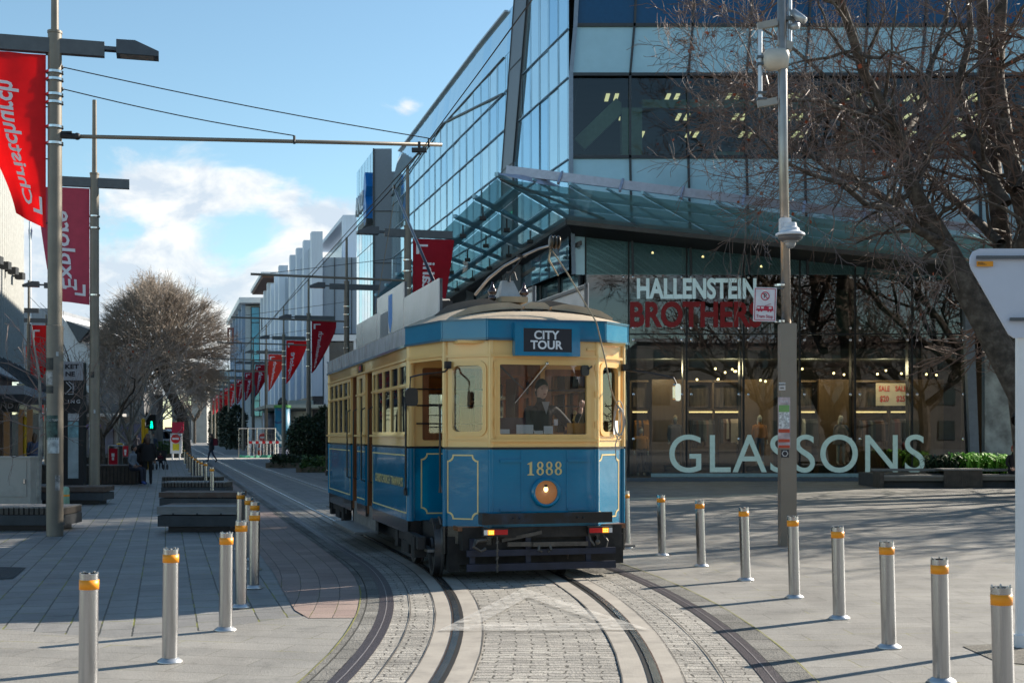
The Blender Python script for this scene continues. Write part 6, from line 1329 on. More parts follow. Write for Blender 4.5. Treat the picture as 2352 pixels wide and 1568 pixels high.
b.lathe([(0, 0.19), (0.09, 0.19), (0.10, 0.13), (0.13, 0.11), (0.14, 0.07), (0.215, 0.03), (0.22, 0.0), (0.19, -0.005)], cpt, 24); dm = b.build('dome_camera', GP, cp_, world=True, smooth=True, autosm=True)
b = MB(); b.lathe([(0.19, -0.005), (0.175, -0.05), (0.11, -0.095)], cpt, 24); b.build('camera_ring', mat('camera_grey_ring', (0.10, 0.10, 0.11), 0.4), dm, world=True, smooth=True)
b = MB(); b.lathe([(0.13, -0.07), (0.115, -0.10), (0.085, -0.105), (0.085, -0.13), (0.06, -0.18), (0.0, -0.20)], cpt, 20); b.build('camera_bubble', mat('smoke_dome', (0.20, 0.22, 0.24), 0.05, 0, 0.2, coat=1), dm, world=True, smooth=True)
b = MB(); b.box(cpt + Vector((-0.06, 0.08, 0.17)), (0.16, 0.14, 0.2)); b.build('camera_mount', GP, dm, world=True)
# upper bracket frames with loudspeaker and second camera
b = MB(); b.beam(at(1740, 62), at(1784, 52), 0.08, 0.10); b.beam(at(1740, 240), at(1784, 232), 0.08, 0.10); b.beam(at(1786, 96), at(1820, 108), 0.08, 0.12); b.build('bracket_arm', BRK, cp_, world=True)
b = MB(); b.tube([at(1746, 66), at(1746, 238)], 0.033, 10); b.tube([at(1814, 100), at(1814, -20)], 0.033, 10); b.build('bracket_tube_upright', mat('galv_tube', (0.5, 0.52, 0.54), 0.35, 0.7), cp_, world=True)
b = MB()
for y_ in (132, 148, 214, 228): b.box(at(1749, y_), (0.14, 0.1, 0.035))
b.box(at(1815, 44), (0.16, 0.1, 0.06)); b.build('bracket_clamp', GREYMET, cp_, world=True)
b = MB(); c_ = at(1752, 137); F_ = frame(c_, (0, 0, 1), (0, 1, 0)); b.M = Matrix.Translation(at(1782, 137)) @ Matrix.Rotation(R(90), 4, 'Y'); b.lathe([(0.0, -0.2), (0.10, -0.19), (0.165, -0.12), (0.17, 0.10), (0.15, 0.17), (0, 0.19)], (0, 0, 0), 20); b.build('loudspeaker', mat('speaker_cream', (0.52, 0.49, 0.43), 0.5), cp_, world=True, smooth=True)
b = MB(); b.tube([at(1758, 170), at(1765, 195), at(1778, 190), at(1784, 175)], 0.014, 6); b.build('speaker_cable', BLACK, cp_, world=True)
b = MB(); b.tube([at(1822, 28, -0.1), at(1848, 48, -0.25)], 0.055, 12); b.tube([at(1814, 62), at(1834, 60, -0.1)], 0.05, 10); b.tube([at(1812, 20), at(1832, 46, -0.1)], 0.025, 6); b.build('tube_camera', mat('camera_silver', (0.42, 0.44, 0.46), 0.35, 0.5), cp_, world=True, smooth=True)
# tram stop sign on the pole
ts = thing('tram_stop_sign', 'white and red Tram Stop sign with no parking symbol hung on the camera pole', 'sign', at(1757, 738, -0.1))
Fq = frame(at(1757, 699, -0.1), (1, 0, -0.03), (0.03, 0, 1)); b = MB(); b.plate(Fq, rrect(-0.172, 0.172, -0.255, 0.255, 0.015), t=0.006); b.build('sign_plate', mat('sign_white', (0.62, 0.63, 0.68), 0.4), ts, world=True)
b = MB(); Fr = Fq @ Matrix.Translation((0, 0, 0.004)); b.plate(Fr, rrect(-0.155, 0.155, -0.238, 0.238, 0.01), [rrect(-0.146, 0.146, -0.229, 0.229, 0.008)[::-1]], 0.003)
b.plate(Fr, ring(0, 0.125, 0.066, 0.066), [ring(0, 0.125, 0.052, 0.052)[::-1]], 0.003); b.plate(Fr @ Matrix.Translation((0, 0.125, 0.001)) @ Matrix.Rotation(R(-45), 4, 'Z'), [(-0.055, -0.006), (0.055, -0.006), (0.055, 0.006), (-0.055, 0.006)], t=0.003)
tf = Fr @ Matrix.Translation((0, -0.06, 0)); holes = [[(-0.115 + 0.058 * k, -0.005), (-0.115 + 0.058 * k, 0.025), (-0.073 + 0.058 * k, 0.025), (-0.073 + 0.058 * k, -0.005)] for k in (0, 1, 3)]
b.plate(tf, [(-0.128, -0.03), (0.128, -0.03), (0.118, 0.036), (-0.118, 0.036)], holes, 0.003); 
for x in (-0.09, -0.05, 0.05, 0.09): b.plate(tf, ring(x, -0.038, 0.014, 0.014, 10), t=0.0031)
b.beam(tf @ Vector((0.0, 0.036, 0)), tf @ Vector((0.09, 0.075, 0)), 0.006); b.plate(tf @ Matrix.Translation((0, 0, 0.0005)), [(-0.135, -0.034), (0.135, -0.034), (0.135, -0.024), (-0.135, -0.024)], t=0.003)
SRED = mat('sign_print_red', (0.42, 0.015, 0.05), 0.5); b.build('sign_print', SRED, ts, world=True)
text('sign_lettering', 'P', Fr @ Matrix.Translation((0, 0.125, 0)), 0.095, mat('sign_print_black', (0.02, 0.02, 0.03), 0.5), ts, 0.002, 0.001, world=True)
text('sign_lettering', 'Tram Stop', Fr @ Matrix.Translation((0, -0.180, 0)), 0.068, SRED, ts, 0.002, 0.0008, 0.85, world=True)
b = MB(); b.beam(at(1757, 662, -0.06), at(1800, 662, -0.06), 0.03, 0.02); b.beam(at(1757, 736, -0.06), at(1800, 736, -0.06), 0.03, 0.02); b.build('sign_bracket', GREYMET, ts, world=True)
# posters on the cabinet
def pl(x0, x1, y0, y1, M_, nm, d=0.0):
    b = MB(); a = at(x0, y1, -0.118 - d); c = at(x1, y0, -0.118 - d); b.bb(a.x, c.x, a.y - 0.003, a.y, a.z, c.z); return b.build(nm, M_, cp_, world=True)
pl(1787, 1815, 912, 1028, mat('map_poster', (0.50, 0.42, 0.44), 0.5, 0, 0.4, 8), 'tram_map_poster'); pl(1789, 1813, 930, 946, mat('map_green', (0.22, 0.42, 0.14), 0.5), 'map_poster_park', 0.002); pl(1789, 1813, 946, 984, mat('map_white', (0.6, 0.62, 0.62), 0.5, 0, 0.6, 30), 'map_poster_plan', 0.002)
for y0, y1 in ((985, 993), (1008, 1015), (1022, 1028)): pl(1788, 1814, y0, y1, mat('map_red', (0.55, 0.07, 0.03), 0.5), 'map_poster_stripe', 0.0035)
text('poster_lettering', 'TRAM', frame(at(1800, 922, -0.1225), (1, 0, 0), (0, 0, 1)), 0.055, mat('sign_white', (1, 1, 1)), cp_, 0.001, 0.001, 0.85, world=True)
pl(1789, 1804, 878, 896, mat('sticker_white', (0.6, 0.6, 0.6), 0.5), 'sticker'); text('sticker_lettering', 'KARZO', frame(at(1796.5, 883, -0.124), (1, 0, 0), (0, 0, 1)), 0.032, mat('sign_print_black', (0, 0, 0)), cp_, 0.001, 0.001, 0.9, world=True); text('sticker_lettering', 'VESIL', frame(at(1796.5, 891, -0.124), (1, 0, 0), (0, 0, 1)), 0.032, mat('sign_print_black', (0, 0, 0)), cp_, 0.001, 0.001, 0.9, world=True)
pl(1794, 1812, 1032, 1050, mat('sticker_black', (0.02, 0.02, 0.03), 0.5), 'sticker'); b = MB(); b.plate(frame(at(1803, 1041, -0.124), (1, 0, 0), (0, 0, 1)), ring(0, 0, 0.05, 0.05, 6), [ring(0, 0, 0.036, 0.036, 6)[::-1]], 0.001); b.build('hexagon_mark', MATS['sticker_white'], cp_, world=True)
# ================================================================ back of a road sign at the right edge
SY = 10.0; sgp = Vector(((2341 - CX) / FPX * SY, SY, 0)); rs_ = thing('give_way_sign', 'back of a white triangular road sign with orange sticker on a white post', 'road sign', sgp)
def as_(px, py, d=0): return P(px, py, SY + d)
Wb = mat('sign_back_white', (0.56, 0.60, 0.70), 0.45, 0.2, 0.03)
c0 = as_(2340, 640)
out = [(as_(x, y).x - c0.x, as_(x, y).z - c0.z) for x, y in ((2330, 776), (2318, 768), (2232, 618), (2228, 605), (2229, 590), (2236, 577), (2250, 571), (2460, 571), (2474, 577), (2480, 590), (2478, 612), (2392, 760), (2378, 774))]
b = MB(); b.plate(frame(c0, (1, 0, 0), (0, 0, 1)), out, t=0.02); pn = b.build('sign_panel', Wb, rs_, world=True)
b = MB(); b.box((sgp.x + 0.03, SY + 0.05, (as_(0, 640).z) / 2), (0.06, 0.06, as_(0, 640).z)); b.box((sgp.x + 0.03, SY + 0.05, 0.05), (0.10, 0.10, 0.1)); b.build('sign_post', WHITE, rs_, world=True)
b = MB(); b.beam(as_(2243, 591, -0.03), as_(2470, 591, -0.03), 0.02, 0.025); b.beam(as_(2320, 733, -0.03), as_(2400, 733, -0.03), 0.02, 0.025); b.build('stiffener', GREYMET, rs_, world=True)
b = MB(); a = as_(2243, 612, -0.025); c = as_(2281, 600, -0.025); b.bb(a.x, c.x, a.y - 0.002, a.y, a.z, c.z); b.build('orange_sticker', mat('sticker_orange', (0.72, 0.28, 0.01), 0.5), rs_, world=True)
b = MB()
for k in range(3): a = as_(2246, 603.5 + 2.2 * k, -0.028); c = as_(2258 + 4 * k, 602.6 + 2.2 * k, -0.028); b.bb(a.x, c.x, a.y - 0.001, a.y, a.z, c.z)
b.build('sticker_print', BLACK, rs_, world=True)
# ================================================================ benches and planters
DECK = mat('bench_timber_top', (0.23, 0.22, 0.21), 0.7, 0, 0.25, 3, 0.3, 30, stretch=(1, 6, 6)); SLAT = mat('bench_slat_dark', (0.075, 0.062, 0.05), 0.75, 0, 0.35, 4); STONEB = mat('bench_base_charcoal', (0.045, 0.05, 0.055), 0.7, 0, 0.25, 4)
BEAMT = mat('bench_beam_brown', (0.10, 0.062, 0.045), 0.65, 0, 0.3, 3, 0.3, 20, stretch=(0.6, 6, 6), dirt=(0.16, 0.14, 0.12), dscale=4)
def bench(label, px0, px1, pyb, h, depth, slats, grp='timber benches on the mall', solid=False, beam=False, rz=0.0):
    a = G(px0, pyb); c = G(px1, pyb); L_ = (c - a).length; t = thing('bench', label, 'bench', (a + c) / 2 + Vector((0, depth / 2, 0)), rz, grp)
    b = MB(); b.bb(-L_ / 2 + 0.15, L_ / 2 - 0.15, -depth / 2 + 0.12, depth / 2 - 0.1, 0, 0.12); b.build('foot', BLACK, t)
    b = MB(); b.bb(-L_ / 2, L_ / 2, -depth / 2, depth / 2, 0.10, 0.10 + h * 0.42); b.build('base_block', STONEB, t)
    if slats:
        b = MB(); n = int(L_ / 0.085); rn = random.Random(3)
        for k in range(n):
            x = -L_ / 2 + (k + 0.5) * L_ / n; zz = rn.uniform(-0.004, 0.004); b.bb(x - 0.033, x + 0.033, -depth / 2 - 0.012, depth / 2 + 0.01, 0.11 + h * 0.42, h - 0.03 + zz)
        b.build('slats', SLAT, t)
        b = MB()
        for k in range(n):
            x = -L_ / 2 + (k + 0.5) * L_ / n; b.bb(x - 0.034, x + 0.034, -depth / 2 - 0.014, depth / 2 + 0.012, h - 0.027, h)
        b.build('seat_slats', DECK, t)
    else:
        b = MB(); b.bb(-L_ / 2 - 0.01, L_ / 2 + 0.01, -depth / 2 - 0.02, depth / 2 * 0.1, 0.12 + h * 0.42, h); b.build('seat_beam', DECK if not beam else BEAMT, t)
        b = MB(); b.bb(-L_ / 2 - 0.01, L_ / 2 + 0.01, depth / 2 * 0.16, depth / 2, 0.13 + h * 0.42, h + 0.005); b.build('seat_beam', BEAMT, t)
        b = MB()
        for x in (-L_ * 0.3, 0, L_ * 0.3): b.lathe([(0, 0), (0.016, 0), (0.016, -0.012), (0, -0.014)], (x, -depth / 2 - 0.02, h * 0.72), 8, 'Y')
        b.build('bolt', DKMET, t)
    return t
bench('front timber beam bench beside the shaded bollards', 362, 545, 1222, 0.44, 0.95, False)
bench('brown beam bench directly behind the front one', 366, 548, 1172, 0.40, 0.8, False, beam=True)
bench('slatted bench behind the two beam benches', 370, 518, 1143, 0.42, 0.9, True)
bench('farthest low slatted bench of the central group', 371, 507, 1126, 0.42, 0.5, True)
bench('slatted bench behind the foot of the postered light pole', -60, 148, 1219, 0.42, 0.9, True)
bench('brown beam bench beyond the grey cabinet on the left', 78, 238, 1158, 0.42, 0.8, False, beam=True)
def planter(label, px0, px1, pyb, h, depth, grp='slatted planters'):
    a = G(px0, pyb); c = G(px1, pyb); L_ = (c - a).length; t = thing('planter', label, 'planter', (a + c) / 2 + Vector((0, depth / 2, 0)), 0, grp); b = MB(); n = int(L_ / 0.12)
    for k in range(n): x = -L_ / 2 + (k + 0.5) * L_ / n; b.bb(x - 0.05, x + 0.05, -depth / 2, -depth / 2 + 0.05, 0.03, h)
    for k in range(int(depth / 0.12)): y = -depth / 2 + 0.06 + k * 0.12; b.bb(L_ / 2 - 0.05, L_ / 2, y - 0.05, y + 0.05, 0.03, h); b.bb(-L_ / 2, -L_ / 2 + 0.05, y - 0.05, y + 0.05, 0.03, h)
    b.build('slats', SLAT, t); b = MB(); b.bb(-L_ / 2 + 0.02, L_ / 2 - 0.02, -depth / 2 + 0.03, depth / 2, 0, h - 0.06); b.build('soil_box', STONEB, t)
    b = MB(); b.bb(-L_ / 2 - 0.03, L_ / 2 + 0.03, -depth / 2 - 0.03, -depth / 2 + 0.32, h, h + 0.04); b.build('rim_seat', DECK, t); return t
planter('long slatted planter wall where the boy sits', 168, 312, 1112, 0.62, 1.0)
planter('slatted planter between the sapling and the black totem', 75, 118, 1110, 0.62, 1.0)
planter('low slatted planter further back by the red bins', 150, 300, 1072, 0.5, 1.2)
# ================================================================ cabinet, green post, totem, bins, signs
a = G(0, 1165); cab_ = thing('utility_cabinet', 'grey beige utility cabinet with padlock behind a slatted bench', 'cabinet', a + Vector((0, 0.4, 0)))
x1 = P(70, 0, a.y).x; zt = CAMH + (HY - 1050) / FPX * a.y; CB = mat('cabinet_beige', (0.42, 0.385, 0.34), 0.5, 0, 0.06, 2, dirt=(0.2, 0.19, 0.17))
b = MB(); b.bb(x1 - 1.6, x1, a.y, a.y + 0.5, 0.05, zt - 0.02); b.build('cabinet_body', CB, cab_, world=True); b = MB(); b.bb(x1 - 1.62, x1 + 0.02, a.y - 0.02, a.y + 0.52, zt - 0.02, zt + 0.02); b.build('lid', CB, cab_, world=True)
b = MB(); b.bb(x1 - 1.5, x1 - 0.09, a.y - 0.015, a.y, 0.25, zt - 0.07); dr_ = b.build('door', CB, cab_, world=True); b = MB(); b.box((x1 - 0.13, a.y - 0.03, 0.62), (0.03, 0.03, 0.06)); b.box((x1 - 0.13, a.y - 0.035, 0.57), (0.04, 0.02, 0.04)); b.build('padlock', CHROME, dr_, world=True)
a = G(151, 1187); gp = thing('marker_post', 'short pale green post with an orange band right of the nearest light pole', 'post', a)
b = MB(); b.lathe([(0.075, 0), (0.072, 0.55), (0.06, 0.60), (0, 0.62)], n=16); b.build('post', mat('pale_green', (0.26, 0.42, 0.30), 0.5), gp, smooth=True); b = MB(); b.lathe([(0.0755, 0.42), (0.0755, 0.455)], n=16); b.build('orange_strip', ORANGE, gp)
Yk = G(0, 1125).y; tk = thing('parking_totem', 'tall black information totem with white top panel, map and arrow mark beside the nearest pole', 'totem', Vector((P(141, 0, Yk).x, Yk, 0)))
def kt(px, py, d=0): return P(px, py, Yk - d)
def kb(x0, x1, y0, y1, M_, nm, d=0.0, th=0.01, par=None):
    b = MB(); a = kt(x0, y1, d); c = kt(x1, y0, d); b.bb(a.x, c.x, a.y, a.y + th, max(a.z, 0), c.z); return b.build(nm, M_, par or tk, world=True)
kb(108, 191, 832, 1126, mat('totem_black', (0.018, 0.019, 0.022), 0.35), 'totem_body', 0, 0.3)
kb(108, 191, 830, 873, mat('totem_top_grey', (0.36, 0.38, 0.42), 0.4), 'top_panel', 0.02); kb(156, 180, 968, 1098, mat('map_panel', (0.40, 0.48, 0.50), 0.4, 0, 0.2, 3), 'map_panel', 0.02); kb(156, 180, 968, 1004, mat('map_panel_teal', (0.22, 0.40, 0.44), 0.4, 0, 0.5, 5), 'map_print', 0.03); kb(156, 181, 949, 966, mat('totem_note', (0.5, 0.52, 0.54), 0.5, 0, 0.3, 20), 'note', 0.02)
TBK = mat('sign_print_black', (0, 0, 0)); TW = mat('totem_white', (0.55, 0.57, 0.6), 0.4)
text('totem_lettering', 'KET', frame(kt(165, 842, 0.03), (1, 0, 0), (0, 0, 1)), 0.19, TBK, tk, 0.004, 0.006, 1.25, world=True); text('totem_lettering', 'NE', frame(kt(161, 859, 0.03), (1, 0, 0), (0, 0, 1)), 0.19, TBK, tk, 0.004, 0.006, 1.2, world=True)
text('totem_lettering', 'ING', frame(kt(170, 922, 0.03), (1, 0, 0), (0, 0, 1)), 0.15, TW, tk, 0.004, 0.003, 1.1, world=True, spacing=1.5)
b = MB(); 
for (p0, p1) in (((150, 905), (164, 890)), ((164, 890), (152, 877)), ((156, 905), (168, 905)), ((168, 905), (168, 880)), ((158, 876), (170, 886))): b.beam(kt(*p0, 0.03), kt(*p1, 0.03), 0.02, 0.02)
b.build('arrow_mark', TW, tk, world=True)
def bin_(label, px, py, s=1.0, col=(0.55, 0.01, 0.03)):
    a = G(px, py); t = thing('litter_bin', label, 'bin', a, 0, 'litter bins'); b = MB(); b.lathe([(0.34, 0), (0.34, 1.12), (0.30, 1.16), (0, 1.18)], n=16); b.build('bin_body', mat('bin_steel', (0.22, 0.23, 0.24), 0.35, 0.8), t, smooth=True, autosm=True)
    b = MB(); b.bb(-0.2, 0.2, -0.36, -0.30, 0.05, 1.0); b.build('bin_door', mat('bin_panel_%d' % int(col[0] * 99), col, 0.4), t)
    b = MB(); b.bb(-0.07, 0.07, -0.368, -0.362, 0.62, 0.78); b.bb(-0.05, 0.05, -0.368, -0.362, 0.45, 0.6); b.build('bin_mark', WHITE, t); return t
bin_('red fronted steel litter bin right of the second left pole', 265, 1078); bin_('red fronted steel litter bin further right and back from the first', 292, 1062); bin_('steel bin with yellow edge left of the second pole', 222, 1077, 1, (0.55, 0.4, 0.02))
YEL = mat('yellow_post', (0.85, 0.48, 0.01), 0.4, 0, 0.04)
def ypost(label, px, py0, py1, Y, r=0.075):
    a = Vector((P(px, 0, Y).x, Y, 0)); t = thing('yellow_post', label, 'post', a, 0, 'yellow posts'); b = MB(); b.lathe([(r, 0), (r, CAMH + (HY - py0) / FPX * Y), (0, CAMH + (HY - py0) / FPX * Y + 0.05)], n=12); b.build('post', YEL, t, smooth=True, autosm=True); return t
ypost('yellow post in front of the shop behind the sapling', 57, 958, 0, 50, 0.07); ypost('taller of the two yellow posts beside the crossing light', 329, 962, 0, 60, 0.09); ypost('shorter yellow post beside the crossing light', 336.5, 984, 0, 61, 0.09); ypost('thick short yellow post behind the bins', 275, 1018, 0, 66, 0.16)
ypost('yellow pole right of the green hedge near the tram', 790, 952, 0, 66, 0.07)
def ped_light(label, px, py, Y):
    t = thing('crossing_light', label, 'traffic light', Vector((P(px, 0, Y).x, Y, 0)), 0, 'crossing lights'); q = P(px, py, Y); b = MB(); b.box((q.x, Y, q.z), (0.36, 0.25, 0.75)); b.build('signal_box', BLACK, t, world=True); b = MB(); b.tube([(q.x - 0.3, Y + 0.1, 0), (q.x - 0.3, Y + 0.1, q.z + 0.5)], 0.06, 8); b.build('signal_pole', DKMET, t, world=True)
    G_ = mat('green_man_lit', (0.0, 0.9, 0.5), 0.5, emis=(0.0, 1.0, 0.45), estr=1.2); b = MB(); b.sphere((q.x, Y - 0.14, q.z + 0.02), 0.045); b.box((q.x, Y - 0.14, q.z - 0.11), (0.10, 0.03, 0.14)); b.box((q.x - 0.04, Y - 0.14, q.z - 0.22), (0.04, 0.03, 0.12)); b.box((q.x + 0.04, Y - 0.14, q.z - 0.22), (0.04, 0.03, 0.12)); b.build('green_man', G_, t, world=True)
ped_light('pedestrian light showing a green man beside the yellow posts', 350, 970, 62); ped_light('small pedestrian light showing green beyond the dark hedge', 779, 1057, 74)
ff = thing('feather_flag', 'tall narrow blue feather flag before the white vehicles', 'flag', G(349, 1046)); Yf_ = G(349, 1046).y
b = MB(); q = [P(x, y, Yf_) for x, y in ((346, 1040), (347, 960), (350, 925), (352, 1000), (349, 1040))]; b.add([p for p in q] + [p + Vector((0, 0.03, 0)) for p in q], [(0, 1, 2, 3, 4), (9, 8, 7, 6, 5), (0, 5, 6, 1), (1, 6, 7, 2), (2, 7, 8, 3)]); b.build('cloth', mat('flag_royal', (0.02, 0.10, 0.45), 0.6, 0, 0.5, 3), ff, world=True); b = MB(); b.tube([P(346, 1046, Yf_), P(346.5, 950, Yf_), P(350, 924, Yf_)], 0.02, 5); b.build('pole', WHITE, ff, world=True)
# no-entry boards
def noentry(label, px, pyc, pyb, rr, board=None):
    a = G(px, pyb); Y = a.y; t = thing('no_entry_sign', label, 'road sign', a, 0, 'no entry signs'); c = P(px, pyc, Y); r = rr / FPX * Y
    F_ = frame((c.x, Y - 0.06, c.z), (1, 0, 0), (0, 0, 1))
    if board:
        x0, x1, y0 = board; p0, p1 = P(x0, pyb - 14, Y), P(x1, y0, Y); b = MB(); b.bb(p0.x, p1.x, Y, Y + 0.05, p0.z, p1.z); b.build('board', WHITE, t, world=True)
        b = MB(); b.bb(p0.x + 0.1, p0.x + 0.2, Y, Y + 0.05, 0, p0.z); b.bb(p1.x - 0.2, p1.x - 0.1, Y, Y + 0.05, 0, p0.z); b.build('leg', WHITE, t, world=True)
        b = MB(); b.bb(p0.x + 0.1, p1.x + 0.1, Y + 0.02, Y + 0.06, p1.z + 0.03, p1.z + 0.75); b.build('red_header', mat('header_red', (0.55, 0.01, 0.05), 0.5), t, world=True)
        b = MB(); q = P(px, 1026, Y); b.box((q.x, Y - 0.01, q.z), (0.42, 0.01, 0.45)); b.build('yellow_notice', mat('notice_yellow', (0.8, 0.65, 0.03), 0.5), t, world=True)
    else:
        b = MB(); b.tube([(c.x, Y + 0.03, 0), (c.x, Y + 0.03, c.z)], 0.04, 6); b.build('sign_pole', GREYMET, t, world=True)
    b = MB(); b.plate(F_, ring(0, 0, r * 1.12, r * 1.12), t=0.02); b.build('disc_rim', WHITE, t, world=True); b = MB(); b.plate(F_ @ Matrix.Translation((0, 0, 0.012)), ring(0, 0, r, r), t=0.01); b.build('red_disc', mat('disc_red', (0.7, 0.015, 0.02), 0.4), t, world=True)
    b = MB(); b.plate(F_ @ Matrix.Translation((0, 0, 0.02)), [(-r * 0.72, -r * 0.2), (r * 0.72, -r * 0.2), (r * 0.72, r * 0.2), (-r * 0.72, r * 0.2)], t=0.006); b.build('white_bar', WHITE, t, world=True)
noentry('freestanding no entry board with yellow notice, beside the far bollards', 404, 1007, 1055, 10.5, (391, 418, 995)); noentry('no entry disc hanging on the barrier fence on the right side of the street', 605, 1004, 1046, 10)
# temporary fence, barrier and cone
tf_ = thing('mesh_fence', 'temporary steel mesh fence panels beside the poster column', 'fence', G(570, 1050)); Y0 = G(0, 1050).y
b = MB(); xs = [P(x, 0, Y0).x for x in (548, 569, 590, 611, 632)]; 
for x in xs: b.tube([(x, Y0, 0), (x, Y0, 2.1)], 0.035, 6)
b.tube([(xs[0], Y0, 2.1), (xs[-1], Y0, 2.1)], 0.035, 6); b.tube([(xs[0], Y0, 0.15), (xs[-1], Y0, 0.15)], 0.035, 6); b.build('fence_frame', CHROME, tf_, world=True)
b = MB(); k = xs[0]
while k < xs[-1]: b.tube([(k, Y0, 0.15), (k, Y0, 2.1)], 0.008, 3, False); k += 0.17
for z in (0.5, 0.9, 1.3, 1.7): b.tube([(xs[0], Y0, z), (xs[-1], Y0, z)], 0.008, 3)
b.build('mesh', mat('mesh_grey', (0.32, 0.33, 0.34), 0.5, 0.5), tf_, world=True)
bx_ = P(604, 0, Y0 - 0.4); br_ = thing('crowd_barrier', 'white barrier with red and white tape below the fence disc', 'barrier', (bx_.x, Y0 - 0.4, 0)); b = MB()
for k in range(9): x = bx_.x - 0.9 + k * 0.24; b.tube([(x, Y0 - 0.4, 0.1), (x, Y0 - 0.4, 1.0)], 0.015, 4)
b.tube([(bx_.x - 1, Y0 - 0.4, 0.1), (bx_.x - 1, Y0 - 0.4, 1.05), (bx_.x + 1.1, Y0 - 0.4, 1.05), (bx_.x + 1.1, Y0 - 0.4, 0.1)], 0.03, 6); b.build('barrier_frame', WHITE, br_, world=True)
b = MB(); b.mi = 0
for k in range(10): b.mi = k % 2; x = bx_.x - 1.0 + k * 0.24; b.bb(x, x + 0.24, Y0 - 0.46, Y0 - 0.44, 1.0, 1.18)
b.build('warning_tape', [mat('disc_red', (0, 0, 0)), WHITE], br_, world=True)
def cone(label, px, py, s=1.0):
    a = G(px, py); t = thing('traffic_cone', label, 'traffic cone', a, 0, 'traffic cones'); b = MB(); b.box((0, 0, 0.03), (0.5 * s, 0.5 * s, 0.06)); b.lathe([(0.19 * s, 0.06), (0.06 * s, 0.95 * s), (0, 0.96 * s)], n=14); b.build('cone_body', mat('cone_orange', (0.85, 0.10, 0.02), 0.5), t)
    b = MB(); b.lathe([(0.146 * s, 0.42 * s), (0.118 * s, 0.60 * s)], n=14); b.build('white_band', WHITE, t)
cone('orange traffic cone left of the mesh fence', 597 - 1, 1047) if False else cone('orange traffic cone left of the mesh fence', 596 - 0, 1045)
cone('orange and white cone right of the dark hedge beside the tram', 809, 1062, 1.1)
a = G(590, 1051); gnt = thing('green_netting', 'crumpled green netting on the ground under the fence', 'netting', a); b = MB(); rn = random.Random(2); rows = []
for i in range(14): rows.append([(-1.2 + i * 0.2, -0.3 + j * 0.2, 0.02 + rn.uniform(0, 0.22) * (1 if 0 < j < 3 else 0)) for j in range(4)])
b.sheet(rows); b.build('net', mat('net_green', (0.02, 0.22, 0.13), 0.8), gnt)
# poster column
a = G(649, 1049); Yp = a.y; pcx = thing('poster_column', 'round poster column with blue swirl print and green rim on the right side of the street', 'advertising column', a)
zt = CAMH + (HY - 932) / FPX * Yp; rp_ = 18 / FPX * Yp
b = MB(); b.lathe([(rp_, 0.0), (rp_, zt)], n=28); b.build('column_body', mat('poster_blue', (0.01, 0.16, 0.27), 0.45, 0, 0.35, 0.9), pcx, smooth=True)
b = MB(); b.lathe([(rp_ * 1.1, zt - 0.14), (rp_ * 1.1, zt + 0.05), (0, zt + 0.1)], n=28); b.build('green_rim', mat('rim_green', (0.06, 0.24, 0.05), 0.5), pcx); b = MB(); b.lathe([(rp_ * 0.62, zt + 0.05), (rp_ * 0.6, zt + 0.35), (rp_ * 0.3, zt + 0.6), (0, zt + 0.65)], n=20); b.build('cap', DKMET, pcx, smooth=True)
def cyl(pts_uv, r, M_, nm, w=0.12):
    b = MB(); P_ = [Vector((r * math.sin(u), -r * math.cos(u), z)) for u, z in pts_uv]
    for p, q in zip(P_, P_[1:]): b.beam(p, q, 0.03, w, (0, 0, 1)) if abs((q - p).normalized().z) < 0.9 else b.beam(p, q, w, 0.03, (0, 1, 0))
    return b.build(nm, M_, pcx)
cyl([(-0.5 + 0.9 * math.sin(t_), 3.0 + 0.5 * math.cos(t_ * 1.0)) for t_ in [0.35 * k for k in range(12)]], rp_, mat('swirl_navy', (0.005, 0.05, 0.15), 0.5), 'swirl_print', 0.14)
cyl([(-0.9 + 0.12 * k, 2.1 - 0.09 * k + 0.1 * math.sin(k * 2.2)) for k in range(13)], rp_ + 0.005, mat('swirl_white', (0.5, 0.62, 0.68), 0.5), 'script_print', 0.13)
cyl([(-0.9 + 0.1 * k, 1.5 - 0.05 * k + 0.06 * math.cos(k * 2.9)) for k in range(11)], rp_ + 0.005, MATS['swirl_white'], 'script_print', 0.07)
b = MB(); b.lathe([(rp_ + 0.01, 0.05), (rp_ + 0.01, 0.75)], n=28); b.build('lower_print', mat('print_navy', (0.02, 0.035, 0.10), 0.5), pcx); b = MB()
for z in (0.6, 0.45, 0.3): b.lathe([(rp_ + 0.015, z), (rp_ + 0.015, z + 0.06)], n=28)
b.build('print_lines', mat('print_pale', (0.4, 0.42, 0.5), 0.5, 0, 0.9, 30), pcx)
t = thing('poster_column', 'second poster column with pale grey print behind the fence', 'advertising column', G(619, 1036)); Yq = G(0, 1036).y; r2_ = 15 / FPX * Yq; z2 = CAMH + (HY - 945) / FPX * Yq
b = MB(); b.lathe([(r2_, 0), (r2_, z2)], n=20); b.build('column_body', mat('poster_grey2', (0.36, 0.36, 0.38), 0.5, 0, 0.8, 0.8), t, smooth=True); b = MB(); b.lathe([(r2_ * 1.1, z2 - 0.1), (r2_ * 1.1, z2 + 0.15), (0, z2 + 0.2)], n=20); b.build('green_rim', mat('rim_teal', (0.02, 0.16, 0.12), 0.5), t)
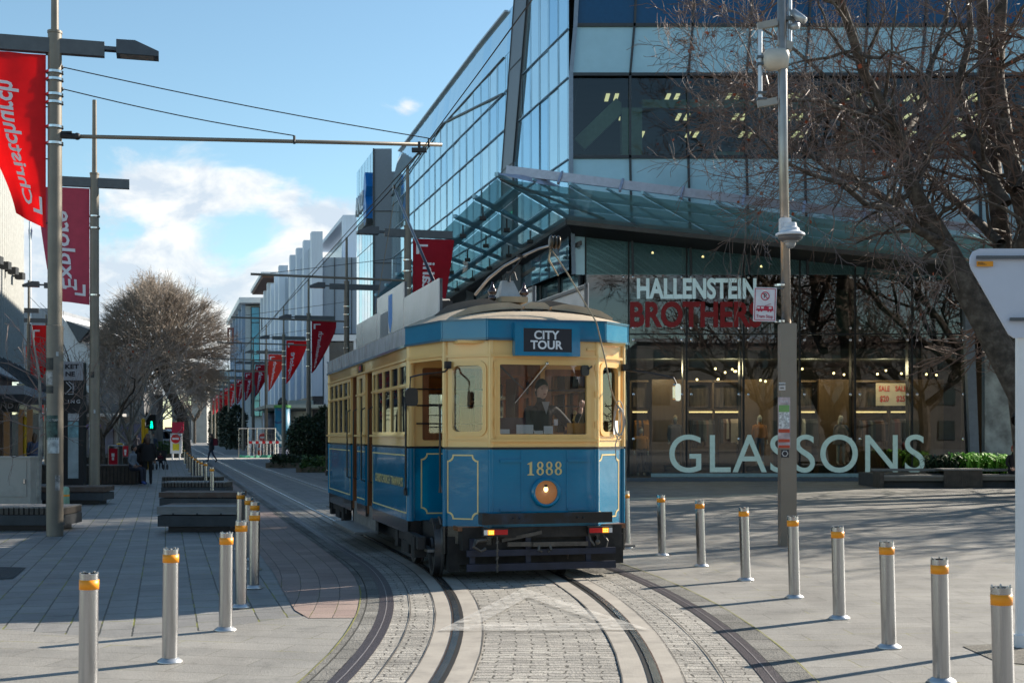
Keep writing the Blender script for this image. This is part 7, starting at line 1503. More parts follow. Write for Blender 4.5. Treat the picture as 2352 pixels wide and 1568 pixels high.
# white vehicles on the cross street
def vehicle(label, x0, x1, yt, yb, van):
    a = G((x0 + x1) / 2, yb); Y = a.y; L_ = (x1 - x0) / FPX * Y; H_ = (yb - yt) / FPX * Y; t = thing('parked_van' if van else 'parked_car', label, 'van' if van else 'car', a, 0.0, 'white vehicles on the cross street')
    prof = [(-L_ / 2, 0.25), (L_ / 2, 0.25), (L_ / 2, H_ * 0.5), (L_ / 2 - 0.1, H_ * 0.93), (L_ / 2 - 0.3, H_), (-L_ / 2 + 0.9, H_), (-L_ / 2 + 0.35, H_ * 0.6), (-L_ / 2, H_ * 0.52)] if van else [(-L_ / 2, 0.25), (L_ / 2, 0.25), (L_ / 2, H_ * 0.62), (L_ / 2 - 0.5, H_ * 0.66), (L_ / 2 - 1.2, H_), (-L_ / 2 + 1.5, H_), (-L_ / 2 + 0.9, H_ * 0.66), (-L_ / 2 + 0.05, H_ * 0.55)]
    b = MB(); b.plate(frame((0, -0.85, 0), (1, 0, 0), (0, 0, 1)), prof, t=-1.7 if False else 1.7); b.v = [Vector((v.x, v.y + 0.0, v.z)) for v in b.v]; b.build('body', mat('vehicle_white', (0.72, 0.74, 0.76), 0.25, 0, 0.03, coat=0.5), t)
    b = MB(); w0 = H_ * 0.60; w1 = H_ * 0.90; ys = -0.86
    segs = [(-L_ / 2 + 1.0, -L_ / 2 + 1.9), (-L_ / 2 + 2.05, L_ / 2 - 0.3)] if van else [(-L_ / 2 + 1.35, 0), (0.1, L_ / 2 - 1.0)]
    for s0, s1 in segs: b.add([(s0, ys, w0), (s1, ys, w0), (s1 - 0.15, ys, w1), (s0 + 0.2, ys, w1)], [(0, 1, 2, 3)])
    b.build('window', WIN, t)
    for sx in (-L_ * 0.32, L_ * 0.32): b = MB(); b.lathe([(0, 0), (0.2, 0), (0.33, 0.0), (0.33, 0.2), (0, 0.2)], (sx, -0.9, 0.33), 16, 'Y'); b.build('wheel', BLACK, t)
    b = MB(); b.box((L_ / 2, -0.6, H_ * 0.5), (0.04, 0.2, 0.2)); b.build('tail_light', mat('lens_red', (0, 0, 0)), t)
vehicle('white van on the cross street left of the no entry board', 385 - 40, 394, 985, 1040, True); vehicle('white car on the cross street behind the standing group', 300, 344, 988, 1040, False)
bu_ = thing('bus', 'dark red bus far behind the bare trees on the left', 'bus', G(395, 1015)); Y = G(0, 1015).y; b = MB(); b.bb(P(378, 0, Y).x, P(418, 0, Y).x, Y, Y + 2.4, 0.4, 3.2); b.build('body', mat('bus_red', (0.16, 0.02, 0.03), 0.4), bu_, world=True); b = MB(); b.bb(P(380, 0, Y).x, P(416, 0, Y).x, Y - 0.03, Y, 1.4, 2.6); b.build('window', WIN, bu_, world=True)
for px in (385, 411): b = MB(); b.lathe([(0, 0), (0.5, 0), (0.5, 0.2), (0, 0.2)], (P(px, 0, Y).x, Y - 0.1, 0.5), 14, 'Y'); b.build('wheel', BLACK, bu_, world=True)
# curved planter bench on the right in front of the shop
pr = thing('planter_bench', 'long timber planter bench holding green plants before the shop window', 'planter', G(2180, 1120)); Yr = G(0, 1120).y
xa, xb, xm0, xm1, xe = [P(x, 0, Yr).x for x in (2022, 2380, 2168, 2256, 2430)]
b = MB(); b.bb(xa + 0.02, xe, Yr + 0.25, Yr + 2.6, 0, 0.42); b.build('base_block', STONEB, pr, world=True)
b = MB(); b.bb(xa + 0.1, xm0, Yr, Yr + 0.7, 0.34, 0.40); b.bb(xm1, xe, Yr + 0.02, Yr + 0.7, 0.36, 0.42); b.bb(xa - 0.02, xe, Yr + 0.75, Yr + 0.95, 0.50, 0.58); b.build('seat_slats', mat('seat_grey_timber', (0.24, 0.23, 0.21), 0.7, 0, 0.2, 6), pr, world=True)  # seat boards in plain grey timber
b = MB(); b.bb(xa + 0.12, xm0, Yr + 0.02, Yr + 0.06, 0.22, 0.34); b.bb(xm1, xe, Yr + 0.04, Yr + 0.08, 0.24, 0.36); b.build('seat_edge', mat('seat_edge_brown', (0.13, 0.12, 0.10), 0.7), pr, world=True)
b = MB(); n = 20
for k in range(n): x = xm0 + (xm1 - xm0) * (k + 0.5) / n; b.bb(x - 0.026, x + 0.026, Yr - 0.04, Yr + 0.02, 0.02, 0.55)
b.build('slats', SLAT, pr, world=True); b = MB(); b.bb(xa - 0.01, xa + 0.11, Yr - 0.02, Yr + 0.8, 0, 0.49); b.build('end_board', SLAT, pr, world=True); b = MB(); b.bb(xm0 - 0.04, xm1 + 0.04, Yr - 0.06, Yr + 0.8, 0.55, 0.60); b.build('slat_top', DECK, pr, world=True)
# ================================================================ people and mannequins
def cmat(c, nm='cloth', rough=0.85): return mat('%s_%03d_%03d_%03d' % ((nm,) + tuple(int(v * 999) for v in c)), c, rough, 0, 0.12, 9)
def person(label, loc, facing, h=1.70, top=(0.02, 0.02, 0.025), legs=(0.02, 0.02, 0.03), shoes=(0.02, 0.02, 0.02), hair=(0.03, 0.02, 0.015), skin=(0.55, 0.34, 0.25), pose=None,
           longhair=False, coat=None, skirt=False, cat='person', name='person', fingers=True, group=None, fem=False, barelegs=False, headless=False, turn=0.0, nohair=False):
    t = thing(name, label, cat, loc, facing, group); s = h / 1.72
    J = {'pel': (0, 0, .95), 'wai': (0, .01, 1.10), 'che': (0, .01, 1.30), 'nec': (0, .01, 1.475), 'hed': (0, -.005, 1.60),
         'shL': (-.175, .01, 1.41), 'elL': (-.235, .03, 1.14), 'wrL': (-.25, -.04, .90), 'haL': (-.25, -.07, .82), 'shR': (.175, .01, 1.41), 'elR': (.235, .03, 1.14), 'wrR': (.25, -.04, .90), 'haR': (.25, -.07, .82),
         'hiL': (-.09, 0, .90), 'knL': (-.10, -.02, .50), 'anL': (-.105, .02, .09), 'toL': (-.12, -.13, .035), 'hiR': (.09, 0, .90), 'knR': (.10, -.02, .50), 'anR': (.105, .02, .09), 'toR': (.12, -.13, .035)}
    if pose: J.update(pose)
    J = {k: Vector(v) * s for k, v in J.items()}; f_ = 0.9 if fem else 1.0
    rad = {'pel': (.145 * f_ + (.02 if fem else 0), .105), 'wai': (.125 * f_, .095), 'che': (.155 * f_, .11), 'nec': (.052, .055), 'hed': (.06, .07), 'shL': (.065 * f_, .065), 'elL': (.047, .047), 'wrL': (.03, .03), 'haL': (.03, .02),
           'hiL': (.095, .1), 'knL': (.062, .065), 'anL': (.045, .05), 'toL': (.042, .032)}
    for k in list(rad):
        if k.endswith('L'): rad[k[:-1] + 'R'] = rad[k]
    names = list(J); E = [('pel', 'wai', 1), ('wai', 'che', 1), ('che', 'nec', 1), ('nec', 'hed', 0), ('che', 'shL', 1), ('shL', 'elL', 1), ('elL', 'wrL', 1), ('wrL', 'haL', 0), ('che', 'shR', 1), ('shR', 'elR', 1), ('elR', 'wrR', 1), ('wrR', 'haR', 0),
                          ('pel', 'hiL', 2), ('hiL', 'knL', 2), ('knL', 'anL', 2), ('anL', 'toL', 3), ('pel', 'hiR', 2), ('hiR', 'knR', 2), ('knR', 'anR', 2), ('anR', 'toR', 3)]
    if barelegs: E = [(a, b, 0 if a[:2] in ('kn',) or (a[:2] == 'hi') else m_) for a, b, m_ in E]
    me = bpy.data.meshes.new('sk'); me.from_pydata([tuple(J[k]) for k in names], [(names.index(a), names.index(b)) for a, b, _ in E], []); ob = bpy.data.objects.new('sk', me); COL.objects.link(ob)
    sm = ob.modifiers.new('s', 'SKIN'); sm.use_smooth_shade = True; sv = me.skin_vertices[0].data
    for i, k in enumerate(names): sv[i].radius = tuple(q * s for q in rad[k]); sv[i].use_root = (k == 'pel')
    sb = ob.modifiers.new('b', 'SUBSURF'); sb.levels = 2; sb.render_levels = 2
    dg = bpy.context.evaluated_depsgraph_get(); body = bpy.data.meshes.new_from_object(ob.evaluated_get(dg)); bpy.data.objects.remove(ob)
    vs = [v.co.copy() for v in body.vertices]; fs = [tuple(p.vertices) for p in body.polygons]; mi = []
    for f in fs:
        c = sum((vs[i] for i in f), Vector()) / len(f); best = (9, 1)
        for a, b_, m_ in E:
            A, B = J[a], J[b_]; d = B - A; u = max(0, min(1, (c - A).dot(d) / d.length_squared)); q = (c - (A + d * u)).length - 0.04 * (a in ('pel', 'wai', 'che'))
            if q < best[0]: best = (q, m_)
        mi.append(best[1])
    b = MB(); b.v = vs; b.f = fs; b.m = mi
    # head with brow, nose, chin and ears, turned on the neck
    hc = J['hed'] + Vector((0, -0.012, 0.045)) * s; Rt = Matrix.Rotation(turn, 4, 'Z'); old = b.M; b.M = Matrix.Translation(hc) @ Rt; b.mi = 0
    n, m_ = 18, 14; hv = []; hf = []
    for i in range(m_ + 1):
        ph = math.pi * i / m_; z = math.cos(ph); r = math.sin(ph)
        for j in range(n):
            th = 2 * math.pi * j / n; x = r * math.cos(th) * 0.076; y = r * math.sin(th) * 0.095
            if z < 0: x *= 1 + 0.30 * z; y *= 1 + 0.18 * z
            zz = z * 0.122 + (-0.010 if z < -0.3 else 0)
            if y < -0.05 and abs(x) < 0.016 and -0.25 < z < 0.12: y -= 0.018
            if y < -0.05 and 0.02 < abs(x) < 0.045 and 0.0 < z < 0.25: y += 0.008
            if y < -0.05 and z < -0.72: y -= 0.008
            hv.append((x * s, y * s, zz * s))
    for i in range(m_):
        for j in range(n): j2 = (j + 1) % n; hf.append((i * n + j, (i + 1) * n + j, (i + 1) * n + j2, i * n + j2))
    b.add(hv, hf)
    for sx in (-1, 1): b.sphere((sx * 0.077 * s, 0.008 * s, -0.005 * s), 0.024 * s, (0.4, 0.8, 1.2), 8, 6)
    b.M = old
    if fingers:
        for sd_ in 'LR':
            w = J['wr' + sd_]; hnd = J['ha' + sd_]; d = (hnd - w).normalized(); px = d.cross(Vector((0, 1, 0.1)));
            if px.length < .2: px = d.cross(Vector((1, 0, 0)))
            px.normalize(); nn = px.cross(d)
            for k in range(4):
                o = (k - 1.5) * 0.019 * s; L_ = (0.075, 0.085, 0.08, 0.06)[k] * s; p0 = hnd + px * o; p1 = p0 + d * L_ * 0.5 + nn * 0.004 * s; p2 = p1 + (d * 0.8 + nn * 0.5).normalized() * L_ * 0.5; b.tube([p0, p1, p2], [0.0085 * s, 0.0078 * s, 0.006 * s], 6)
            p0 = w.lerp(hnd, 0.5) + px * 0.02 * s; sg2 = 1 if sd_ == 'L' else -1; p1 = p0 + (d + px * sg2).normalized() * 0.04 * s; p2 = p1 + (d * 1.2 + px * 0.3 * sg2).normalized() * 0.03 * s; b.tube([p0, p1, p2], [0.011 * s, 0.009 * s, 0.007 * s], 6)
    SK = cmat(skin, 'skin', 0.5); bo = b.build('body', [SK, cmat(top), cmat(legs), cmat(shoes, 'shoe', 0.5)], t, smooth=True)
    if cat == 'person':
        b = MB(); b.M = Matrix.Translation(hc) @ Rt
        for sx in (-1, 1): b.sphere((sx * 0.030 * s, -0.083 * s, 0.006 * s), 0.012 * s, (1.2, 0.5, 0.55), 8, 5)
        b.build('eyes', cmat((0.015, 0.01, 0.01), 'eye', 0.3), t); b = MB(); b.M = Matrix.Translation(hc) @ Rt; b.sphere((0, -0.088 * s, -0.062 * s), 0.018 * s, (1.2, 0.4, 0.32), 8, 5); b.build('mouth', cmat((0.30, 0.10, 0.09), 'lip', 0.5), t)
    if not nohair:
        b = MB(); b.M = Matrix.Translation(hc) @ Rt; hv = []; hf = []; n = 18; m2 = 9
        for i in range(m2 + 1):
            for j in range(n):
                th = 2 * math.pi * j / n; front = max(0, -math.sin(th)); mx_ = (0.60 - 0.24 * front) * math.pi + (0.12 * math.pi if not front else 0); ph = mx_ * i / m2
                hv.append((0.086 * s * math.sin(ph) * math.cos(th), (0.104 * s * math.sin(ph)) * math.sin(th) + 0.006 * s, 0.135 * s * math.cos(ph)))
        for i in range(m2):
            for j in range(n): j2 = (j + 1) % n; hf.append((i * n + j, (i + 1) * n + j, (i + 1) * n + j2, i * n + j2))
        b.add(hv, hf)
        if longhair: b.tube([(0, 0.05 * s, 0.05 * s), (0, 0.075 * s, -0.06 * s), (0, 0.085 * s, -0.17 * s), (0, 0.09 * s, -0.27 * s)], [0.06 * s, 0.085 * s, 0.08 * s, 0.045 * s], 12)
        b.build('hair', cmat(hair, 'hair', 0.55), t, smooth=True)
    if coat:                                             # (colour, hem height, flare)
        col, hem, fl = coat; b = MB(); rows = []; n = 20; A = J['nec'] - Vector((0, 0, 0.03 * s)); C_ = J['pel']
        for i in range(9):
            u = i / 8; z = A.z + (hem * s - A.z) * u; cx = A.lerp(C_, min(1, (A.z - z) / max(0.01, A.z - C_.z))); w = (0.09 + 0.115 * min(1, u * 5)) if u < 0.2 else 0.205 + fl * (u - 0.2); d = w * 0.68 + 0.01
            rows.append([(cx.x + w * s * math.cos(2 * math.pi * j / n), cx.y + d * s * math.sin(2 * math.pi * j / n) , z + 0.008 * math.sin(j * 3.1)) for j in range(n + 1)])
        b.sheet(rows); b.build('skirt' if skirt else 'coat', cmat(col), t, smooth=True)
        if not skirt:
            for sd_ in 'LR': b = MB(); b.tube([J['sh' + sd_], J['sh' + sd_].lerp(J['el' + sd_], 0.5), J['el' + sd_], J['el' + sd_].lerp(J['wr' + sd_], 0.92)], [0.078 * s, 0.074 * s, 0.062 * s, 0.052 * s], 10); b.build('sleeve', cmat(col), t, smooth=True)
    return t, J, s
walk = {'knL': (-.10, -.16, .55), 'anL': (-.10, -.22, .12), 'toL': (-.10, -.36, .05), 'knR': (.10, .08, .50), 'anR': (.10, .32, .16), 'toR': (.10, .22, .04), 'elL': (-.24, .10, 1.15), 'wrL': (-.20, -.06, 0.98), 'haL': (-.18, -.13, .95), 'elR': (.22, -.04, 1.14), 'wrR': (.12, -.2, 1.12), 'haR': (.06, -.24, 1.14)}
a = G(486, 1062); t, J, s = person('person in dark clothes walking across the tram tracks with a dark red backpack', a, R(-80), 1.66, (0.03, 0.03, 0.035), (0.035, 0.05, 0.09), pose=walk, longhair=True, hair=(0.07, 0.04, 0.03), fem=True, coat=((0.035, 0.035, 0.04), 0.78, 0.03))
bp_ = thing('backpack', 'dark red backpack on the walking person', 'backpack', a + Vector((0.16, 0, 1.05))); b = MB(); b.plate(frame((0, -0.16, 0), (1, 0, 0), (0, 0, 1)), rrect(-0.02, 0.2, -0.05, 0.38, 0.07), t=0.28 - 0.0); b.v = [Vector((v.x, v.y, v.z)) for v in b.v]; b.build('bag', cmat((0.16, 0.015, 0.03)), bp_)
Yg = 42.0
def gp_(px, Y): return Vector((P(px, 0, Y).x, Y, 0))
ag = G(339, 1113)
person('person standing in a black puffer coat and black leggings with brown ponytail, back turned', ag, R(200), 1.64, (0.012, 0.012, 0.014), (0.012, 0.012, 0.014), coat=((0.011, 0.011, 0.013), 0.82, 0.06), hair=(0.10, 0.055, 0.035), longhair=True, fem=True, pose={'elR': (.26, -.12, 1.18), 'wrR': (.16, -.28, 1.1), 'haR': (.12, -.34, 1.08)})
person('person in a long black hooded coat leaning over beside the seated boy', G(326, 1112), R(150), 1.60, (0.01, 0.01, 0.012), (0.012, 0.012, 0.014), coat=((0.009, 0.009, 0.011), 0.55, 0.05), hair=(0.01, 0.008, 0.008), pose={'che': (0, -.06, 1.28), 'nec': (0, -.12, 1.43), 'hed': (0, -.18, 1.53), 'shL': (-.17, -.06, 1.38), 'shR': (.17, -.06, 1.38), 'elL': (-.22, -.16, 1.13), 'wrL': (-.2, -.32, .98), 'haL': (-.19, -.38, .93)})
sit = {'pel': (0, 0, .62), 'wai': (0, 0, .78), 'che': (0, -.02, .98), 'nec': (0, -.03, 1.15), 'hed': (0, -.05, 1.27), 'shL': (-.17, -.02, 1.09), 'shR': (.17, -.02, 1.09), 'elL': (-.21, .02, .84), 'wrL': (-.18, -.16, .70), 'haL': (-.15, -.24, .69), 'elR': (.21, .02, .84), 'wrR': (.18, -.16, .70), 'haR': (.15, -.24, .69),
       'hiL': (-.09, -.02, .60), 'knL': (-.11, -.42, .58), 'anL': (-.10, -.44, .14), 'toL': (-.11, -.58, .06), 'hiR': (.09, -.02, .60), 'knR': (.11, -.42, .58), 'anR': (.12, -.34, .14), 'toR': (.12, -.48, .06)}
bq = G(303, 1115) + Vector((0, 0.05, 0.0)); person('boy in a grey sweater sitting on the slatted planter wall', bq, R(75), 1.60, (0.17, 0.20, 0.24), (0.025, 0.028, 0.045), (0.02, 0.05, 0.22), hair=(0.01, 0.008, 0.008), skin=(0.30, 0.17, 0.12), pose=sit)
pw = G(80, 1104); person('person in a blue grey jacket walking away behind the bare sapling', pw, R(185), 1.68, (0.10, 0.12, 0.19), (0.02, 0.025, 0.045), coat=((0.10, 0.12, 0.19), 0.80, 0.04), hair=(0.14, 0.08, 0.04), longhair=True, fem=True, pose={'knL': (-.10, -.10, .52), 'anL': (-.10, .05, .12)})
person('person in black on the mall pavement behind the pushchair group', G(352, 1062), R(20), 1.7, (0.05, 0.07, 0.11), (0.03, 0.03, 0.05), fingers=False, hair=(0.12, 0.06, 0.03))
dist = [(283, 1050, (0.015, 0.015, 0.018), 'person in black among the bins in front of the low shops'), (313, 1052, (0.02, 0.02, 0.03), 'person in dark jacket beside the taller yellow post'), (215, 1062, (0.12, 0.13, 0.15), 'person in pale grey top walking just left of the bins'), (459, 1013, (0.01, 0.01, 0.012), 'tiny person in black at the far end of the tracks'), (467, 1012, (0.25, 0.2, 0.2), 'tiny person in pale pink at the far end of the tracks'), (484, 1012, (0.45, 0.45, 0.46), 'tiny person in white at the far right end of the tracks'), (476, 1013, (0.03, 0.03, 0.05), 'tiny person in navy next to the one in white')]
for i, (px, py, c_, lab) in enumerate(dist): person(lab, G(px, py), R(30 * i), 1.7, c_, (0.02, 0.02, 0.03), fingers=False, group=None)
# child in a pushchair
pcq = G(368, 1078); pu = thing('pushchair', 'dark pushchair with a small child right of the standing group', 'pushchair', pcq); b = MB()
for x, y in ((-0.25, -0.3), (0.25, -0.3), (-0.25, 0.3), (0.25, 0.3)): b.M = Matrix.Translation((x, y, 0.13)); b.lathe([(0.0, -0.02), (0.13, -0.02), (0.13, 0.02), (0, 0.02)], (0, 0, 0), 12, 'X')
b.M = Matrix.Identity(4); b.build('wheel', BLACK, pu); b = MB(); b.tube([(-0.25, -0.3, 0.15), (-0.25, 0.1, 0.6), (-0.25, 0.4, 1.0), (0.25, 0.4, 1.0), (0.25, 0.1, 0.6), (0.25, -0.3, 0.15)], 0.018, 6); b.tube([(-0.25, 0.3, 0.15), (-0.25, 0, 0.55)], 0.018, 6); b.tube([(0.25, 0.3, 0.15), (0.25, 0, 0.55)], 0.018, 6); b.build('push_frame', DKMET, pu)
b = MB(); b.box((0, 0.0, 0.45), (0.42, 0.5, 0.08)); b.box((0, 0.24, 0.68), (0.42, 0.07, 0.45)); b.build('seat', cmat((0.03, 0.03, 0.035)), pu)
chs = {k: (v[0], v[1], v[2] - 0.13) for k, v in sit.items()}
person('small child in dark and red clothes sitting in the pushchair', pcq + Vector((0, 0.05, 0.10)), R(20), 0.95, (0.10, 0.015, 0.03), (0.02, 0.02, 0.03), hair=(0.02, 0.015, 0.01), pose=chs, fingers=False)
# seated person at the right edge
sr = Vector((P(2331, 0, Yr + 0.3).x, Yr + 0.45, 0)); rsit = {k: (v[0], v[1] * 1.0, v[2] - 0.10) for k, v in sit.items()}; rsit.update({'anL': (-.10, -.44, .12), 'toL': (-.11, -.58, .045), 'anR': (.12, -.40, .12), 'toR': (.12, -.54, .045)})
t, J, s = person('person in black with red hair band and sunglasses sitting on the planter bench', sr, R(10), 1.72, (0.012, 0.012, 0.015), (0.015, 0.015, 0.02), hair=(0.30, 0.05, 0.045), pose=rsit)
b = MB(); hc = J['hed'] + Vector((0, -0.012, 0.045)) * s
for sx in (-1, 1): b.sphere(hc + Vector((sx * 0.032, -0.092, 0.008)), 0.026, (1, 0.35, 0.75), 10, 6)
b.beam(hc + Vector((-0.08, -0.07, 0.014)), hc + Vector((0.08, -0.07, 0.014)), 0.008); b.build('sunglasses', BLACK, t)
bg_ = thing('shopping_bag', 'pink and teal shopping bag by the seated person at the right edge', 'bag', sr + Vector((0.18, -0.52, 0))); b = MB(); b.box((0, 0, 0.18), (0.26, 0.14, 0.36), 0, 1.1); b.build('bag', mat('bag_teal', (0.06, 0.25, 0.28), 0.6, 0, 0.7, 12), bg_); b = MB(); b.box((0, 0, 0.37), (0.28, 0.15, 0.04)); b.tube([(-0.06, -0.06, 0.38), (-0.05, -0.06, 0.5), (0.05, -0.06, 0.5), (0.06, -0.06, 0.38)], 0.008, 5); b.build('handle', mat('bag_pink', (0.5, 0.05, 0.14), 0.6), bg_)
# the driver, standing behind the windscreen with the left arm raised
dv = tw(0.10, 0.48, 0.63)
t, J, s = person('tram driver in a black jacket behind the windscreen, one arm raised to the cab side', dv, TH + R(8), 1.64, (0.012, 0.012, 0.014), (0.015, 0.015, 0.02), hair=(0.02, 0.015, 0.015), skin=(0.72, 0.46, 0.36),
       pose={'elR': (.40, -.06, 1.16), 'wrR': (.47, -.14, 1.36), 'haR': (.47, -.17, 1.43), 'elL': (-.24, -.10, 1.15), 'wrL': (-.12, -.30, 1.04), 'haL': (-.08, -.36, 1.02)})
b = MB(); b.add([(-0.05, -0.128, 1.42), (0.05, -0.128, 1.42), (0.0, -0.145, 1.27)], [(0, 2, 1)]); b.build('collar', cmat((0.35, 0.36, 0.38)), t); b = MB(); b.box((0.12, -0.15, 1.18), (0.05, 0.01, 0.075)); b.build('name_badge', NOTE, t)
# mannequins in the window
def mann(label, px, y, zt, top, legs, hair, coat=None, skirt=False, bare=False, pose=None):
    person(label, Vector((P(px, 0, FY + y).x, FY + y, 0.52 if zt else 0.1)), R(5), 1.80, top, legs, (0.3, 0.3, 0.29), hair, (0.52, 0.53, 0.50), pose, True, coat, skirt, 'mannequin', 'mannequin', True, 'mannequins in the shop window', True, bare)
mann('mannequin in a grey jacket and dark jeans behind the letter G', 1551, 1.6, 1, (0.08, 0.085, 0.11), (0.03, 0.035, 0.05), (0.34, 0.26, 0.17), ((0.085, 0.09, 0.12), 0.80, 0.03))
mann('mannequin in an orange cardigan and blue jeans left of the camera pole', 1745, 1.6, 1, (0.38, 0.15, 0.035), (0.06, 0.14, 0.24), (0.5, 0.5, 0.46), ((0.36, 0.14, 0.035), 0.98, 0.02))
mann('mannequin in a short grey dress with one hand on the hip behind the letter O', 1931, 1.6, 1, (0.11, 0.11, 0.13), (0.4, 0.4, 0.38), (0.45, 0.44, 0.40), ((0.11, 0.115, 0.135), 0.74, 0.12), True, True, {'elR': (.36, .06, 1.18), 'wrR': (.20, -.02, 1.02), 'haR': (.15, -.04, 1.0)})
mann('mannequin in mustard top and black trousers nearest the tram', 1472, 2.0, 0, (0.36, 0.15, 0.02), (0.015, 0.015, 0.02), (0.06, 0.04, 0.03), ((0.38, 0.16, 0.02), 1.0, 0.02))
# ================================================================ vegetation
class Br:
    """collects branches as tapered prisms"""
    def __init__(s, seed): s.r = random.Random(seed); s.big = MB(); s.small = MB(); s.tw = []; s.tips = []; s.n = 0
    def limb(s, pts, r0, r1, n=8, small=False):
        k = len(pts); s_ = s.small if small else s.big; s_.tube(pts, [r0 + (r1 - r0) * i / (k - 1) for i in range(k)], n, caps=False)
    def twig(s, a, b_, r0, r1):
        d = (b_ - a); L_ = d.length
        if L_ < 1e-4: return
        u = d.cross(Vector((0.3, 0.9, 0.2))); 
        if u.length < 1e-5: u = Vector((1, 0, 0))
        u.normalize(); v = d.cross(u).normalized(); k = len(s.small.v); V = s.small.v
        for p, r in ((a, r0), (b_, r1)):
            for c, q in ((1, 0), (-0.5, 0.87), (-0.5, -0.87)): V.append(p + (u * c + v * q) * r)
        s.small.f += [(k, k + 1, k + 4, k + 3), (k + 1, k + 2, k + 5, k + 4), (k + 2, k, k + 3, k + 5)]; s.small.m += [0] * 3; s.n += 1
    def grow(s, p, d, L_, r, lv, up=0.12, spread=0.75, kids=3, segs=3, minr=0.004, wob=0.22):
        rn = s.r; pts = [p]; q = p; dd = d.normalized()
        for i in range(segs):
            dd = (dd + Vector((rn.gauss(0, wob), rn.gauss(0, wob), rn.gauss(0, wob) + up))).normalized(); q = q + dd * (L_ / segs); pts.append(q)
        r1 = max(minr, r * 0.55)
        if r > 0.03: s.limb(pts, r, r1, 6)
        else:
            for i in range(segs):
                ra = r + (r1 - r) * i / segs; rb = r + (r1 - r) * (i + 1) / segs; s.twig(pts[i], pts[i + 1], ra, rb)
        if lv <= 0: s.tips.append(pts[-1]); return
        for k in range(kids):
            t_ = rn.uniform(0.35, 1.0); i = min(segs - 1, int(t_ * segs)); base = pts[i].lerp(pts[i + 1], t_ * segs - i); dr = (pts[i + 1] - pts[i]).normalized()
            perp = Vector((rn.gauss(0, 1), rn.gauss(0, 1), rn.gauss(0, 1))); perp = (perp - dr * perp.dot(dr)).normalized()
            nd = (dr + perp * rn.uniform(0.5, 1.1) * spread).normalized(); s.grow(base, nd, L_ * rn.uniform(0.55, 0.8), r1 * rn.uniform(0.7, 0.95), lv - 1, up, spread, kids, segs, minr, wob)
        s.grow(pts[-1], dr, L_ * 0.75, r1, lv - 1, up, spread, kids, segs, minr, wob)
BARK = mat('plane_bark', (0.085, 0.066, 0.052), 0.85, 0, 0.6, 4, 1.0, 10, dirt=(0.19, 0.17, 0.14), dscale=4, damt=0.6)
TWIG = mat('bare_twig', (0.19, 0.13, 0.108), 0.6, 0, 0.3, 2)
TWIGP = mat('bare_twig_pale', (0.36, 0.28, 0.23), 0.7, 0, 0.4, 1.5); TWIGG = mat('bare_twig_grey', (0.27, 0.225, 0.185), 0.8, 0, 0.4, 0.6)
DRY = mat('dry_leaf', (0.32, 0.07, 0.025), 0.7, 0, 0.4, 3)
def leaves(b, tips, rn, frac, size, par, M_, name='last_leaves', world=True):
    for p in tips:
        if rn.random() < frac:
            a = Vector((rn.gauss(0, 1), rn.gauss(0, 1), rn.gauss(0, 1))).normalized(); c = a.cross(Vector((rn.gauss(0, 1), rn.gauss(0, 1), rn.gauss(0, 1)))).normalized(); s = size * rn.uniform(0.6, 1.2)
            b.add([p, p + (a + c) * s * 0.5, p + a * s, p + (a - c) * s * 0.5], [(0, 1, 2, 3)])
    if b.f: b.build(name, M_, par, world=world)
